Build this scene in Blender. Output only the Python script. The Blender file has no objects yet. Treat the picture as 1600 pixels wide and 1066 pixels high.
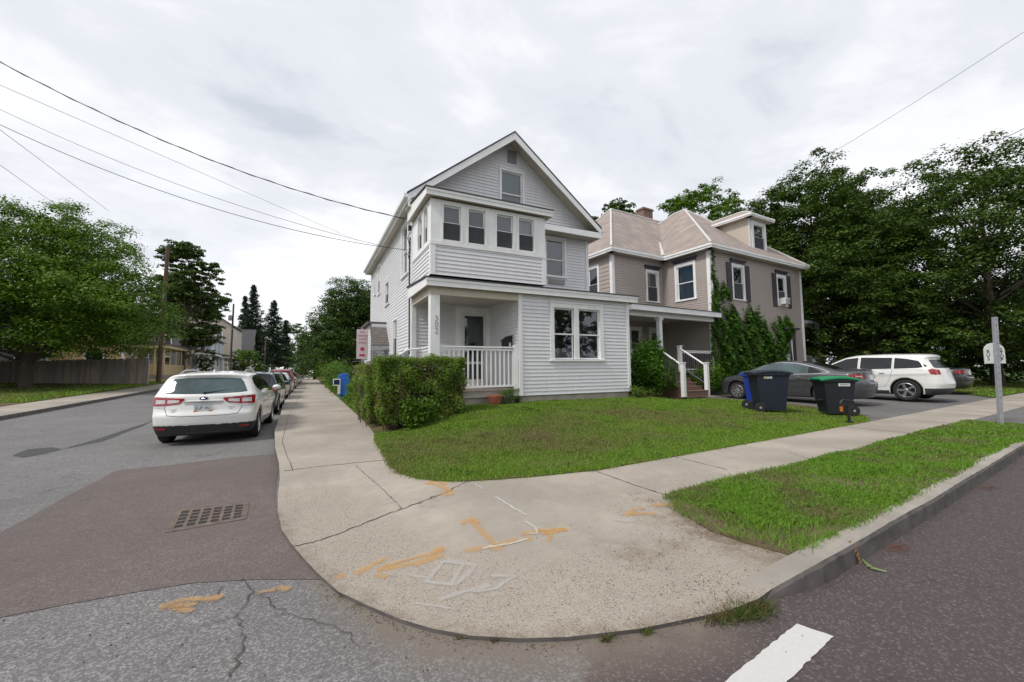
import bpy, bmesh, math, random
import numpy as np
from mathutils import Vector, Matrix
from mathutils.geometry import delaunay_2d_cdt

R = math.radians
scene = bpy.context.scene
COL = scene.collection

# ---------------------------------------------------------------- camera
H = 1.42
YAW, PITCH, ROLL, FPX = R(26.539), R(4.156), R(0.604), 631.8
cam = bpy.data.cameras.new('camera')
cam.sensor_width = 36.0
cam.lens = FPX / 1600 * 36
cam.clip_start = 0.05
cam.clip_end = 3000
camo = bpy.data.objects.new('camera', cam)
COL.objects.link(camo)
_r = Vector((math.cos(YAW), -math.sin(YAW), 0))
_f = Vector((math.sin(YAW) * math.cos(PITCH), math.cos(YAW) * math.cos(PITCH), math.sin(PITCH)))
_u = _r.cross(_f)
_r2 = _r * math.cos(ROLL) - _u * math.sin(ROLL)
_u2 = _r * math.sin(ROLL) + _u * math.cos(ROLL)
camo.matrix_world = Matrix(((_r2.x, _u2.x, -_f.x, 0), (_r2.y, _u2.y, -_f.y, 0), (_r2.z, _u2.z, -_f.z, H), (0, 0, 0, 1)))
scene.camera = camo

# ---------------------------------------------------------------- light
SUN_ELEV, SUN_AZ = R(50), R(-102)      # azimuth of the sun measured from +Y towards +X
world = bpy.data.worlds.new('World')
scene.world = world
world.use_nodes = True
wt = world.node_tree
wt.nodes.clear()
def wn(t, **k):
    n = wt.nodes.new(t)
    for a, b in k.items(): setattr(n, a, b)
    return n
wout = wn('ShaderNodeOutputWorld'); wbg = wn('ShaderNodeBackground'); wbg.inputs[1].default_value = 0.1
sky = wn('ShaderNodeTexSky', sky_type='NISHITA', sun_disc=False)
sky.sun_elevation = SUN_ELEV; sky.sun_rotation = SUN_AZ; sky.air_density = 1.0; sky.dust_density = 1.0; sky.ozone_density = 1.5
tc = wn('ShaderNodeTexCoord')
sep = wn('ShaderNodeSeparateXYZ'); wt.links.new(tc.outputs['Generated'], sep.inputs[0])
def wm(op, a, b=None, clamp=False):
    n = wn('ShaderNodeMath', operation=op, use_clamp=clamp)
    for i, v in enumerate((a, b)):
        if v is None: continue
        if isinstance(v, (int, float)): n.inputs[i].default_value = v
        else: wt.links.new(v, n.inputs[i])
    return n.outputs[0]
zc = wm('ADD', wm('MAXIMUM', sep.outputs[2], 0.0), 0.16)
px_ = wm('DIVIDE', sep.outputs[0], zc); py_ = wm('DIVIDE', sep.outputs[1], zc)
cmb = wn('ShaderNodeCombineXYZ'); wt.links.new(px_, cmb.inputs[0]); wt.links.new(py_, cmb.inputs[1])
def wnoise(scale, detail, rough, dist, off):
    mp = wn('ShaderNodeMapping'); mp.inputs['Location'].default_value = off; mp.inputs['Rotation'].default_value = (0, 0, R(35)); mp.inputs['Scale'].default_value = (1.0, 1.4, 1)
    wt.links.new(cmb.outputs[0], mp.inputs[0])
    n = wn('ShaderNodeTexNoise'); n.inputs['Scale'].default_value = scale; n.inputs['Detail'].default_value = detail
    n.inputs['Roughness'].default_value = rough; n.inputs['Distortion'].default_value = dist
    wt.links.new(mp.outputs[0], n.inputs['Vector']); return n.outputs[0]
def wramp(v, stops):
    n = wn('ShaderNodeValToRGB'); wt.links.new(v, n.inputs[0]); n.color_ramp.interpolation = 'EASE'
    cr = n.color_ramp
    while len(cr.elements) < len(stops): cr.elements.new(0.5)
    for e, (p, c) in zip(cr.elements, stops): e.position = p; e.color = (*c, 1)
    return n.outputs[0]
n_big = wnoise(0.42, 4, 0.5, 0.2, (0.9, 8.6, 0))
n_det = wnoise(1.9, 8, 0.6, 0.3, (7.1, -2.0, 0))
nm = wm('ADD', wm('MULTIPLY', n_big, 0.68), wm('MULTIPLY', n_det, 0.32))
cloud = wramp(nm, [(0.38, (3.7, 3.95, 4.4)), (0.455, (4.7, 4.85, 5.2)), (0.53, (5.6, 5.7, 5.95)), (0.61, (6.7, 6.75, 6.9))])
# the cloud deck thins to bright white low over the far end of the street
low = wm('SUBTRACT', 1.0, wm('MULTIPLY', wm('MAXIMUM', sep.outputs[2], 0.0), 2.6), clamp=True)
mixl = wn('ShaderNodeMix', data_type='RGBA'); wt.links.new(wm('MULTIPLY', low, 0.7), mixl.inputs[0])
wt.links.new(cloud, mixl.inputs[6]); mixl.inputs[7].default_value = (6.7, 6.85, 7.1, 1)
gap = wramp(wnoise(1.15, 4, 0.5, 0.3, (0.4, 5.3, 0)), [(0.62, (0, 0, 0)), (0.72, (1, 1, 1))])
mixs = wn('ShaderNodeMix', data_type='RGBA'); wt.links.new(wm('MULTIPLY', gap, 0.08), mixs.inputs[0])
wt.links.new(mixl.outputs[2], mixs.inputs[6]); wt.links.new(sky.outputs[0], mixs.inputs[7])
wt.links.new(mixs.outputs[2], wbg.inputs[0]); wt.links.new(wbg.outputs[0], wout.inputs[0])

sl = bpy.data.lights.new('sun', 'SUN'); sl.energy = 1.5; sl.angle = R(11); sl.color = (1.0, 0.96, 0.9)
so_ = bpy.data.objects.new('sun', sl); COL.objects.link(so_)
_d = Vector((math.sin(SUN_AZ) * math.cos(SUN_ELEV), math.cos(SUN_AZ) * math.cos(SUN_ELEV), math.sin(SUN_ELEV)))
so_.rotation_euler = _d.to_track_quat('Z', 'Y').to_euler()
so_.location = (0, 0, 40)
scene.view_settings.view_transform = 'Standard'
scene.view_settings.look = 'None'
scene.view_settings.gamma = 1
scene.view_settings.exposure = 0.8
scene.cycles.max_bounces = 6
scene.cycles.transparent_max_bounces = 12
scene.cycles.use_adaptive_sampling = True

# ---------------------------------------------------------------- materials
MATS = {}
def new_mat(name):
    m = bpy.data.materials.new(name); m.use_nodes = True
    return m, m.node_tree, m.node_tree.nodes['Principled BSDF']
def nd(t, ty, **k):
    n = t.nodes.new(ty)
    for a, b in k.items(): setattr(n, a, b)
    return n
def noise(t, vec, scale, detail=4, rough=0.55, dist=0.0):
    n = nd(t, 'ShaderNodeTexNoise'); n.inputs['Scale'].default_value = scale; n.inputs['Detail'].default_value = detail
    n.inputs['Roughness'].default_value = rough; n.inputs['Distortion'].default_value = dist
    t.links.new(vec, n.inputs['Vector']); return n.outputs[0]
def ramp(t, v, stops, interp='LINEAR'):
    n = nd(t, 'ShaderNodeValToRGB'); t.links.new(v, n.inputs[0]); cr = n.color_ramp; cr.interpolation = interp
    while len(cr.elements) < len(stops): cr.elements.new(0.5)
    for e, (p, c) in zip(cr.elements, stops):
        e.position = p; e.color = (*(c if hasattr(c, '__len__') else (c, c, c)), 1)
    return n.outputs[0]
def mixc(t, f, a, b, blend='MIX'):
    n = nd(t, 'ShaderNodeMix', data_type='RGBA', blend_type=blend)
    for i, v in ((0, f), (6, a), (7, b)):
        if isinstance(v, (int, float)): n.inputs[i].default_value = v
        elif isinstance(v, tuple): n.inputs[i].default_value = (*v[:3], 1)
        else: t.links.new(v, n.inputs[i])
    return n.outputs[2]
def mth(t, op, a, b=None, c=None, clamp=False):
    n = nd(t, 'ShaderNodeMath', operation=op, use_clamp=clamp)
    for i, v in enumerate((a, b, c)):
        if v is None: continue
        if isinstance(v, (int, float)): n.inputs[i].default_value = v
        else: t.links.new(v, n.inputs[i])
    return n.outputs[0]
def objco(t, scale=None):
    c = nd(t, 'ShaderNodeTexCoord').outputs['Object']
    if scale:
        m = nd(t, 'ShaderNodeMapping'); m.inputs['Scale'].default_value = scale
        t.links.new(c, m.inputs[0]); c = m.outputs[0]
    return c
def bump(t, b, h, strength=0.3, dist=0.01):
    n = nd(t, 'ShaderNodeBump'); n.inputs['Strength'].default_value = strength; n.inputs['Distance'].default_value = dist
    t.links.new(h, n.inputs['Height']); t.links.new(n.outputs[0], b.inputs['Normal'])
def pm(name, col, rough=0.6, metal=0.0, var=0.08, vs=4.0, bs=None, bstr=0.2, bd=0.004, coat=0.0, vscale=None, spec=0.5):
    if name in MATS: return MATS[name]
    m, t, b = new_mat(name)
    co = objco(t, vscale)
    n1 = noise(t, co, vs, 5)
    lo = tuple(max(0, c * (1 - var)) for c in col); hi = tuple(min(1, c * (1 + var)) for c in col)
    t.links.new(ramp(t, n1, [(0.3, lo), (0.7, hi)]), b.inputs['Base Color'])
    b.inputs['Roughness'].default_value = rough; b.inputs['Metallic'].default_value = metal
    b.inputs['Coat Weight'].default_value = coat; b.inputs['Coat Roughness'].default_value = 0.05
    b.inputs['Specular IOR Level'].default_value = spec
    if bs: bump(t, b, noise(t, co, bs, 5), bstr, bd)
    MATS[name] = m; return m

M_TRIM = pm('trim_white', (0.80, 0.80, 0.80), 0.5, var=0.06, vs=2.5, bs=30, bstr=0.08)
def siding_mat(name, col, grime):
    m, t, b = new_mat(name); co = objco(t)
    a = noise(t, co, 1.1, 5, 0.6); c = noise(t, objco(t, (7, 7, 0.6)), 1.0, 5, 0.65)
    v = mixc(t, ramp(t, a, [(0.35, 0.0), (0.75, 0.45)]), col, grime)
    v = mixc(t, ramp(t, c, [(0.42, 0.0), (0.75, 0.5)]), v, grime)
    t.links.new(v, b.inputs['Base Color']); b.inputs['Roughness'].default_value = 0.45
    bump(t, b, noise(t, objco(t, (3, 3, 60)), 6, 3), 0.1, 0.002)
    MATS[name] = m; return m
M_SIDE_W = siding_mat('siding_grey_white', (0.72, 0.72, 0.75), (0.60, 0.59, 0.60))
M_SIDE_G = siding_mat('siding_taupe', (0.40, 0.35, 0.32), (0.34, 0.295, 0.265))
M_SIDE_Y = siding_mat('siding_yellow', (0.60, 0.43, 0.22), (0.50, 0.36, 0.2))
M_SIDE_B = siding_mat('siding_pale_blue', (0.45, 0.48, 0.53), (0.40, 0.42, 0.46))
M_SIDE_C = siding_mat('siding_beige', (0.50, 0.44, 0.37), (0.42, 0.37, 0.32))
M_SIDE_D = siding_mat('siding_slate', (0.20, 0.21, 0.24), (0.17, 0.18, 0.2))
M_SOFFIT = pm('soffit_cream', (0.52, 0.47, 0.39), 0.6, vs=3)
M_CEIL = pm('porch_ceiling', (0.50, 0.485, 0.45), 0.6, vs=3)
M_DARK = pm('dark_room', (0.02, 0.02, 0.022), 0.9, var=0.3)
M_CONC = pm('concrete_block', (0.36, 0.33, 0.29), 0.9, var=0.2, vs=3, bs=60, bstr=0.4)
M_WOODF = pm('porch_boards', (0.30, 0.26, 0.22), 0.7, var=0.2, vs=8, vscale=(1, 8, 1))
M_SHUT = pm('shutter_plum', (0.055, 0.045, 0.06), 0.5)
M_BLACK = pm('black_plastic', (0.015, 0.015, 0.016), 0.5, var=0.2)
M_CHROME = pm('chrome', (0.75, 0.75, 0.76), 0.18, 1.0, var=0.03)
M_STEEL = pm('galvanised_steel', (0.36, 0.37, 0.40), 0.55, 0.35, var=0.15, vs=12)
M_CABLE = pm('cable_black', (0.02, 0.02, 0.022), 0.7)
M_POLE = pm('pole_wood', (0.10, 0.062, 0.045), 0.85, var=0.3, vs=3, vscale=(8, 8, 0.7), bs=20, bstr=0.4)
M_BARK = pm('bark', (0.085, 0.065, 0.05), 0.9, var=0.35, vs=6, vscale=(4, 4, 1), bs=16, bstr=0.8, bd=0.02)
M_WHITE = pm('white_paint', (0.72, 0.72, 0.70), 0.5, var=0.05)

def shingle_mat(name, c1, c2, row=0.14, axis='Z'):
    m, t, b = new_mat(name); co = objco(t)
    br = nd(t, 'ShaderNodeTexBrick')
    br.inputs['Scale'].default_value = 1; br.inputs['Brick Width'].default_value = 0.3; br.inputs['Row Height'].default_value = row
    br.inputs['Mortar Size'].default_value = 0.008; br.inputs['Color1'].default_value = (*c1, 1); br.inputs['Color2'].default_value = (*c2, 1)
    br.inputs['Mortar'].default_value = (*[c * 0.45 for c in c1], 1); br.inputs['Bias'].default_value = 0
    sp = nd(t, 'ShaderNodeSeparateXYZ'); t.links.new(co, sp.inputs[0]); cb = nd(t, 'ShaderNodeCombineXYZ')
    t.links.new(mth(t, 'ADD', sp.outputs[0], sp.outputs[1]), cb.inputs[0]); t.links.new(sp.outputs[2] if axis == 'Z' else sp.outputs[1], cb.inputs[1])
    t.links.new(cb.outputs[0], br.inputs['Vector'])
    st = noise(t, objco(t, (1, 1, 1)), 1.3, 6, 0.65)
    col = mixc(t, ramp(t, st, [(0.35, 0.0), (0.8, 0.75)]), br.outputs[0], tuple(c * 0.66 for c in c2))
    t.links.new(col, b.inputs['Base Color']); b.inputs['Roughness'].default_value = 0.85
    bump(t, b, br.outputs[1], -0.5, 0.01); MATS[name] = m; return m
M_ROOF_D = shingle_mat('shingles_dark', (0.06, 0.06, 0.068), (0.09, 0.09, 0.10), 0.1)
M_ROOF_S = shingle_mat('slate_pinkish', (0.40, 0.325, 0.285), (0.28, 0.24, 0.22), 0.20)
M_ROOF_B = shingle_mat('shingles_brown', (0.13, 0.11, 0.105), (0.17, 0.15, 0.14), 0.1)
def brick_mat():
    m, t, b = new_mat('chimney_brick'); br = nd(t, 'ShaderNodeTexBrick'); co = objco(t)
    sp = nd(t, 'ShaderNodeSeparateXYZ'); t.links.new(co, sp.inputs[0]); cb = nd(t, 'ShaderNodeCombineXYZ')
    t.links.new(mth(t, 'ADD', sp.outputs[0], sp.outputs[1]), cb.inputs[0]); t.links.new(sp.outputs[2], cb.inputs[1])
    t.links.new(cb.outputs[0], br.inputs['Vector'])
    br.inputs['Scale'].default_value = 1; br.inputs['Brick Width'].default_value = 0.2; br.inputs['Row Height'].default_value = 0.07
    br.inputs['Mortar Size'].default_value = 0.01; br.inputs['Color1'].default_value = (0.2, 0.07, 0.05, 1); br.inputs['Color2'].default_value = (0.13, 0.05, 0.04, 1); br.inputs['Mortar'].default_value = (0.3, 0.27, 0.24, 1)
    t.links.new(br.outputs[0], b.inputs['Base Color']); b.inputs['Roughness'].default_value = 0.9; return m
M_BRICK = brick_mat()

def glass_mat(name, tint=(0.02, 0.025, 0.03), trans=0.55, rough=0.02):
    m, t, b = new_mat(name); t.nodes.remove(b)
    out = t.nodes['Material Output']
    gl = nd(t, 'ShaderNodeBsdfGlossy'); gl.inputs['Roughness'].default_value = rough; gl.inputs['Color'].default_value = (0.9, 0.95, 1, 1)
    tr = nd(t, 'ShaderNodeBsdfTransparent'); tr.inputs['Color'].default_value = (*tint, 1) if trans is None else (trans, trans * 1.01, trans * 1.03, 1)
    fr = nd(t, 'ShaderNodeFresnel'); fr.inputs['IOR'].default_value = 1.6
    bp = nd(t, 'ShaderNodeBump'); bp.inputs['Strength'].default_value = 0.05; bp.inputs['Distance'].default_value = 0.02
    t.links.new(noise(t, objco(t), 2.5, 2), bp.inputs['Height']); t.links.new(bp.outputs[0], gl.inputs['Normal'])
    mx = nd(t, 'ShaderNodeMixShader'); t.links.new(mth(t, 'ADD', fr.outputs[0], 0.05, clamp=True), mx.inputs[0])
    t.links.new(tr.outputs[0], mx.inputs[1]); t.links.new(gl.outputs[0], mx.inputs[2]); t.links.new(mx.outputs[0], out.inputs[0])
    MATS[name] = m; return m
M_GLASS = glass_mat('window_glass', trans=0.8)
M_SCREEN = pm('insect_screen', (0.045, 0.047, 0.055), 0.8, var=0.15, vs=9)
M_CURT = pm('curtain_pale', (0.34, 0.36, 0.38), 0.85, var=0.2, vs=1.5, vscale=(14, 14, 0.5))
M_CURTD = pm('curtain_dim', (0.06, 0.065, 0.075), 0.85, var=0.35, vs=1.5, vscale=(12, 12, 0.5))
M_CURTB = pm('curtain_blue', (0.13, 0.30, 0.42), 0.8, var=0.15, vs=1.5, vscale=(12, 12, 0.5))
M_BLINDG = pm('blind_green', (0.13, 0.20, 0.18), 0.6, var=0.06)

# ---------------------------------------------------------------- mesh helpers
class MB:
    """collects world-space faces with a material each"""
    def __init__(s): s.v = []; s.f = []; s.m = []; s.mats = []
    def mi(s, m):
        if m not in s.mats: s.mats.append(m)
        return s.mats.index(m)
    def face(s, pts, m):
        i = len(s.v); s.v += [tuple(p) for p in pts]; s.f.append(tuple(range(i, i + len(pts)))); s.m.append(s.mi(m))
    def box(s, p0, p1, m, F=None):
        x0, y0, z0 = p0; x1, y1, z1 = p1
        c = [(x0, y0, z0), (x1, y0, z0), (x1, y1, z0), (x0, y1, z0), (x0, y0, z1), (x1, y0, z1), (x1, y1, z1), (x0, y1, z1)]
        if F: c = [F(*p) for p in c]
        i = len(s.v); s.v += [tuple(p) for p in c]
        for q in ((0, 3, 2, 1), (4, 5, 6, 7), (0, 1, 5, 4), (1, 2, 6, 5), (2, 3, 7, 6), (3, 0, 4, 7)):
            s.f.append(tuple(i + k for k in q)); s.m.append(s.mi(m))
    def prism(s, poly, vec, m):
        """extrude a planar polygon by vec"""
        vec = Vector(vec); a = [Vector(p) for p in poly]; b = [p + vec for p in a]; n = len(a)
        i = len(s.v); s.v += [tuple(p) for p in a + b]; k = s.mi(m)
        s.f.append(tuple(i + j for j in reversed(range(n)))); s.m.append(k)
        s.f.append(tuple(i + n + j for j in range(n))); s.m.append(k)
        for j in range(n):
            j2 = (j + 1) % n
            s.f.append((i + j, i + j2, i + n + j2, i + n + j)); s.m.append(k)
    def tube(s, pts, rad, m, n=8, caps=True):
        pts = [Vector(p) for p in pts]
        if not hasattr(rad, '__len__'): rad = [rad] * len(pts)
        k = s.mi(m); base = len(s.v); prev = None
        for j, p in enumerate(pts):
            d = (pts[min(j + 1, len(pts) - 1)] - pts[max(j - 1, 0)])
            d = d.normalized() if d.length > 1e-9 else Vector((0, 0, 1))
            if prev is None: x = d.orthogonal().normalized()
            else: x = (prev - d * prev.dot(d)); x = x.normalized() if x.length > 1e-6 else d.orthogonal().normalized()
            prev = x; y = d.cross(x)
            for a in range(n):
                an = 2 * math.pi * a / n
                s.v.append(tuple(p + (x * math.cos(an) + y * math.sin(an)) * rad[j]))
        for j in range(len(pts) - 1):
            for a in range(n):
                a2 = (a + 1) % n
                s.f.append((base + j * n + a, base + j * n + a2, base + (j + 1) * n + a2, base + (j + 1) * n + a)); s.m.append(k)
        if caps:
            s.f.append(tuple(base + a for a in reversed(range(n)))); s.m.append(k)
            e = base + (len(pts) - 1) * n; s.f.append(tuple(e + a for a in range(n))); s.m.append(k)
    def lathe(s, prof, m, c=(0, 0, 0), ax='z', n=24, F=None):
        """prof: (r, h) list"""
        k = s.mi(m); base = len(s.v); c = Vector(c)
        for r, h in prof:
            for a in range(n):
                an = 2 * math.pi * a / n; x, y = r * math.cos(an), r * math.sin(an)
                p = Vector((x, y, h)) if ax == 'z' else (Vector((x, h, y)) if ax == 'y' else Vector((h, x, y)))
                p = p + c; s.v.append(tuple(F(*p) if F else p))
        for j in range(len(prof) - 1):
            for a in range(n):
                a2 = (a + 1) % n
                s.f.append((base + j * n + a, base + j * n + a2, base + (j + 1) * n + a2, base + (j + 1) * n + a)); s.m.append(k)

INV = {}
def thing(name, label, cat, loc=(0, 0, 0), rz=0.0, group=None, kind=None):
    o = bpy.data.objects.new(name, None); COL.objects.link(o)
    o.location = loc; o.rotation_euler = (0, 0, rz); o.empty_display_size = 0.2
    if label: o['label'] = label
    if cat: o['category'] = cat
    if group: o['group'] = group
    if kind: o['kind'] = kind
    INV[o.name] = (Matrix.Translation(loc) @ Matrix.Rotation(rz, 4, 'Z')).inverted()
    return o
def tag(o, label=None, cat=None, group=None, kind=None):
    for k, v in (('label', label), ('category', cat), ('group', group), ('kind', kind)):
        if v: o[k] = v
    return o
def np_mesh(name, V, F, mats, midx=None, smooth=False):
    V = np.asarray(V, dtype=np.float32); me = bpy.data.meshes.new(name)
    if isinstance(F, np.ndarray):
        k = F.shape[1]; nf = F.shape[0]
        me.vertices.add(len(V)); me.vertices.foreach_set('co', V.ravel())
        me.loops.add(nf * k); me.loops.foreach_set('vertex_index', F.astype(np.int32).ravel())
        me.polygons.add(nf); me.polygons.foreach_set('loop_start', (np.arange(nf) * k).astype(np.int32))
        me.polygons.foreach_set('loop_total', np.full(nf, k, dtype=np.int32))
        me.update(calc_edges=True)
    else:
        me.from_pydata([tuple(map(float, v)) for v in V], [], [tuple(int(i) for i in f) for f in F])
    for m in (mats if isinstance(mats, (list, tuple)) else [mats]): me.materials.append(m)
    if midx is not None and len(me.polygons) == len(midx): me.polygons.foreach_set('material_index', np.asarray(midx, dtype=np.int32))
    if smooth: me.polygons.foreach_set('use_smooth', np.ones(len(me.polygons), dtype=bool))
    me.update(); return me
def link(name, me, parent=None):
    o = bpy.data.objects.new(name, me); COL.objects.link(o)
    if parent: o.parent = parent; INV[o.name] = INV.get(parent.name, Matrix())
    return o
def build(name, mb, parent=None, smooth=False, bevel=0.0, local=False):
    """link an MB as one mesh object; vertices are given in world space unless local"""
    if not mb.f: return None
    V = np.array(mb.v, dtype=np.float64)
    if parent and not local:
        M = np.array(INV.get(parent.name, Matrix())); V = V @ M[:3, :3].T + M[:3, 3]
    me = np_mesh(name, V, mb.f, mb.mats, mb.m, False)
    o = link(name, me, parent)
    if smooth:
        bm = bmesh.new(); bm.from_mesh(me); bmesh.ops.remove_doubles(bm, verts=bm.verts, dist=1e-5)
        for f in bm.faces: f.smooth = True
        for e in bm.edges:
            if len(e.link_faces) == 2 and e.calc_face_angle(0) > R(38): e.smooth = False
        bm.to_mesh(me); bm.free()
    if bevel:
        md = o.modifiers.new('bevel', 'BEVEL'); md.width = bevel; md.segments = 2; md.limit_method = 'ANGLE'
    return o
def dup(root, loc, rz, label=None, group=None):
    r = root.copy(); COL.objects.link(r); r.location = loc; r.rotation_euler = (0, 0, rz)
    if label: r['label'] = label
    if group: r['group'] = group
    for ch in list(root.children):
        c = ch.copy(); COL.objects.link(c); c.parent = r
        for g in ch.children:
            d = g.copy(); COL.objects.link(d); d.parent = c
    return r
def ss(a, b, x):
    t = np.clip((x - a) / (b - a), 0, 1); return t * t * (3 - 2 * t)
def text_mb(mb, txt, F, size, m, depth=0.004, sx=1.0, align='CENTER'):
    """flat lettering: F(x, y, d) maps text plane to world"""
    cu = bpy.data.curves.new('t', 'FONT'); cu.body = txt; cu.size = size; cu.align_x = align; cu.align_y = 'CENTER'
    cu.extrude = depth / 2; cu.resolution_u = 3
    ob = bpy.data.objects.new('t', cu); COL.objects.link(ob)
    dg = bpy.context.evaluated_depsgraph_get(); me = ob.evaluated_get(dg).to_mesh()
    i = len(mb.v); k = mb.mi(m)
    for v in me.vertices: mb.v.append(tuple(F(v.co.x * sx, v.co.y, v.co.z + depth / 2)))
    for p in me.polygons: mb.f.append(tuple(i + a for a in p.vertices)); mb.m.append(k)
    ob.evaluated_get(dg).to_mesh_clear(); bpy.data.objects.remove(ob); bpy.data.curves.remove(cu)
# ---------------------------------------------------------------- ground geometry helpers
def ray(px, py):
    u2 = (px - 800) / FPX; v2 = (533 - py) / FPX
    d = _r2 * u2 + _u2 * v2 + _f
    return d
def G(px, py, zf=0.0):
    """where the line of sight through a photo pixel meets the ground of height zf(x, y)"""
    d = ray(px, py); z = zf if isinstance(zf, (int, float)) else 0.1
    for _ in range(12):
        t = (z - H) / d.z; x, y = d.x * t, d.y * t
        if isinstance(zf, (int, float)): break
        z = 0.5 * z + 0.5 * float(zf(x, y))
    return (x, y)
ST = R(4.4); P0 = np.array([3.21, 4.15])          # frame of the cross street: u along it, v away from it
def UV(x, y): dx, dy = x - P0[0], y - P0[1]; return dx * math.cos(ST) + dy * math.sin(ST), -dx * math.sin(ST) + dy * math.cos(ST)
def XY(u, v): return (P0[0] + u * math.cos(ST) - v * math.sin(ST), P0[1] + u * math.sin(ST) + v * math.cos(ST))

LIPPX = [(434, 800), (440, 828), (455, 850), (470, 868), (494, 894), (529, 925), (576, 947), (625, 968), (677, 983), (737, 994), (812, 998), (887, 996), (1000, 983), (1088, 965)]
LIP = np.array([G(*p, 0.02) for p in LIPPX])
def dlip(x, y):
    x = np.asarray(x, dtype=float); y = np.asarray(y, dtype=float); d = np.full(x.shape, 1e9)
    for a, b in zip(LIP[:-1], LIP[1:]):
        ab = b - a; t = np.clip(((x - a[0]) * ab[0] + (y - a[1]) * ab[1]) / (ab @ ab), 0, 1)
        d = np.minimum(d, np.hypot(x - a[0] - t * ab[0], y - a[1] - t * ab[1]))
    return d
def hpav(x, y): return 0.022 + 0.125 * ss(0.05, 1.9, dlip(x, y))
def hroad(x, y):
    x = np.asarray(x, dtype=float); y = np.asarray(y, dtype=float)
    return ss(2.5, 8.5, -x) * np.clip(0.0215 * (y - 11), 0, 1.4)
def hland(x, y):
    x = np.asarray(x, dtype=float); y = np.asarray(y, dtype=float); u, v = UV(x, y)
    k = ss(6.0, 9.5, u)
    rise = 0.42 * ss(0.1, 5.6, v) * ss(0.9, 3.8, x) * (1 - k) + (0.09 * ss(0, 5, v) + 0.16 * ss(6.0, 8.2, v) * (1 - ss(12.0, 13.5, u))) * k
    return 0.0 + rise
def hlawn(x, y): return hpav(x, y) + hland(x, y) + 0.012
def smooth_poly(pts, n=2):
    pts = [np.array(p, float) for p in pts]
    for _ in range(n):
        o = [pts[0]]
        for a, b in zip(pts[:-1], pts[1:]): o += [a * .75 + b * .25, a * .25 + b * .75]
        o.append(pts[-1]); pts = o
    return [tuple(p) for p in pts]
def densify(pts, step):
    out = []
    n = len(pts)
    for i in range(n):
        a = np.array(pts[i]); b = np.array(pts[(i + 1) % n]); L = np.linalg.norm(b - a)
        s = step * (1 if min(np.hypot(*a), np.hypot(*b)) < 14 else 8)
        k = max(1, int(L / s))
        for j in range(k): out.append(tuple(a + (b - a) * j / k))
    return out
def inpoly(P, X, Y):
    ins = np.zeros(X.shape, bool); n = len(P)
    for i in range(n):
        x1, y1 = P[i]; x2, y2 = P[(i + 1) % n]
        c = ((y1 > Y) != (y2 > Y))
        with np.errstate(divide='ignore', invalid='ignore'): xi = (x2 - x1) * (Y - y1) / (y2 - y1) + x1
        ins ^= c & (X < xi)
    return ins
def sheet(name, outline, zf, mat, step=0.25, skirt=0.0, parent=None, skmat=None, kind='structure', near=14):
    ol = densify(outline, step); P = np.array(ol)
    x0, y0 = P.min(0); x1, y1 = P.max(0)
    def axis(a, b):
        r = []; c = a
        while c < b:
            r.append(c); c += step if abs(c) < near else step * 10
        return np.array(r)
    gx, gy = np.meshgrid(axis(x0 + step * .37, x1), axis(y0 + step * .41, y1)); gx = gx.ravel(); gy = gy.ravel()
    k = inpoly(ol, gx, gy); gx, gy = gx[k], gy[k]
    d = np.full(gx.shape, 1e9)
    for q in ol: d = np.minimum(d, (gx - q[0]) ** 2 + (gy - q[1]) ** 2)
    k = d > (step * .45) ** 2; gx, gy = gx[k], gy[k]
    n = len(ol); pts = [Vector(p) for p in ol] + [Vector((a, b)) for a, b in zip(gx, gy)]
    r = delaunay_2d_cdt(pts, [(i, (i + 1) % n) for i in range(n)], [], 1, 1e-5)
    V = [(p.x, p.y, float(zf(p.x, p.y))) for p in r[0]]; F = [tuple(f) for f in r[2]]
    # wind upward
    F = [f if ((V[f[1]][0] - V[f[0]][0]) * (V[f[2]][1] - V[f[0]][1]) - (V[f[1]][1] - V[f[0]][1]) * (V[f[2]][0] - V[f[0]][0])) > 0 else f[::-1] for f in F]
    mats = [mat]; mi = [0] * len(F)
    if skirt:
        mats.append(skmat or mat); cnt = {}
        for f in F:
            for a, b in zip(f, f[1:] + f[:1]): cnt[(a, b)] = 1
        for (a, b) in list(cnt):
            if (b, a) not in cnt:
                i = len(V); V += [V[a], V[b], (V[b][0], V[b][1], V[b][2] - skirt), (V[a][0], V[a][1], V[a][2] - skirt)]
                F.append((i + 3, i + 2, i + 1, i)[::-1][::-1]); mi.append(1)
    me = np_mesh(name, V, F, mats, mi)
    o = link(name, me, parent)
    if kind and not parent: o['kind'] = kind
    for p in me.polygons:
        if mi[p.index] == 0: p.use_smooth = True
    return o

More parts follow.
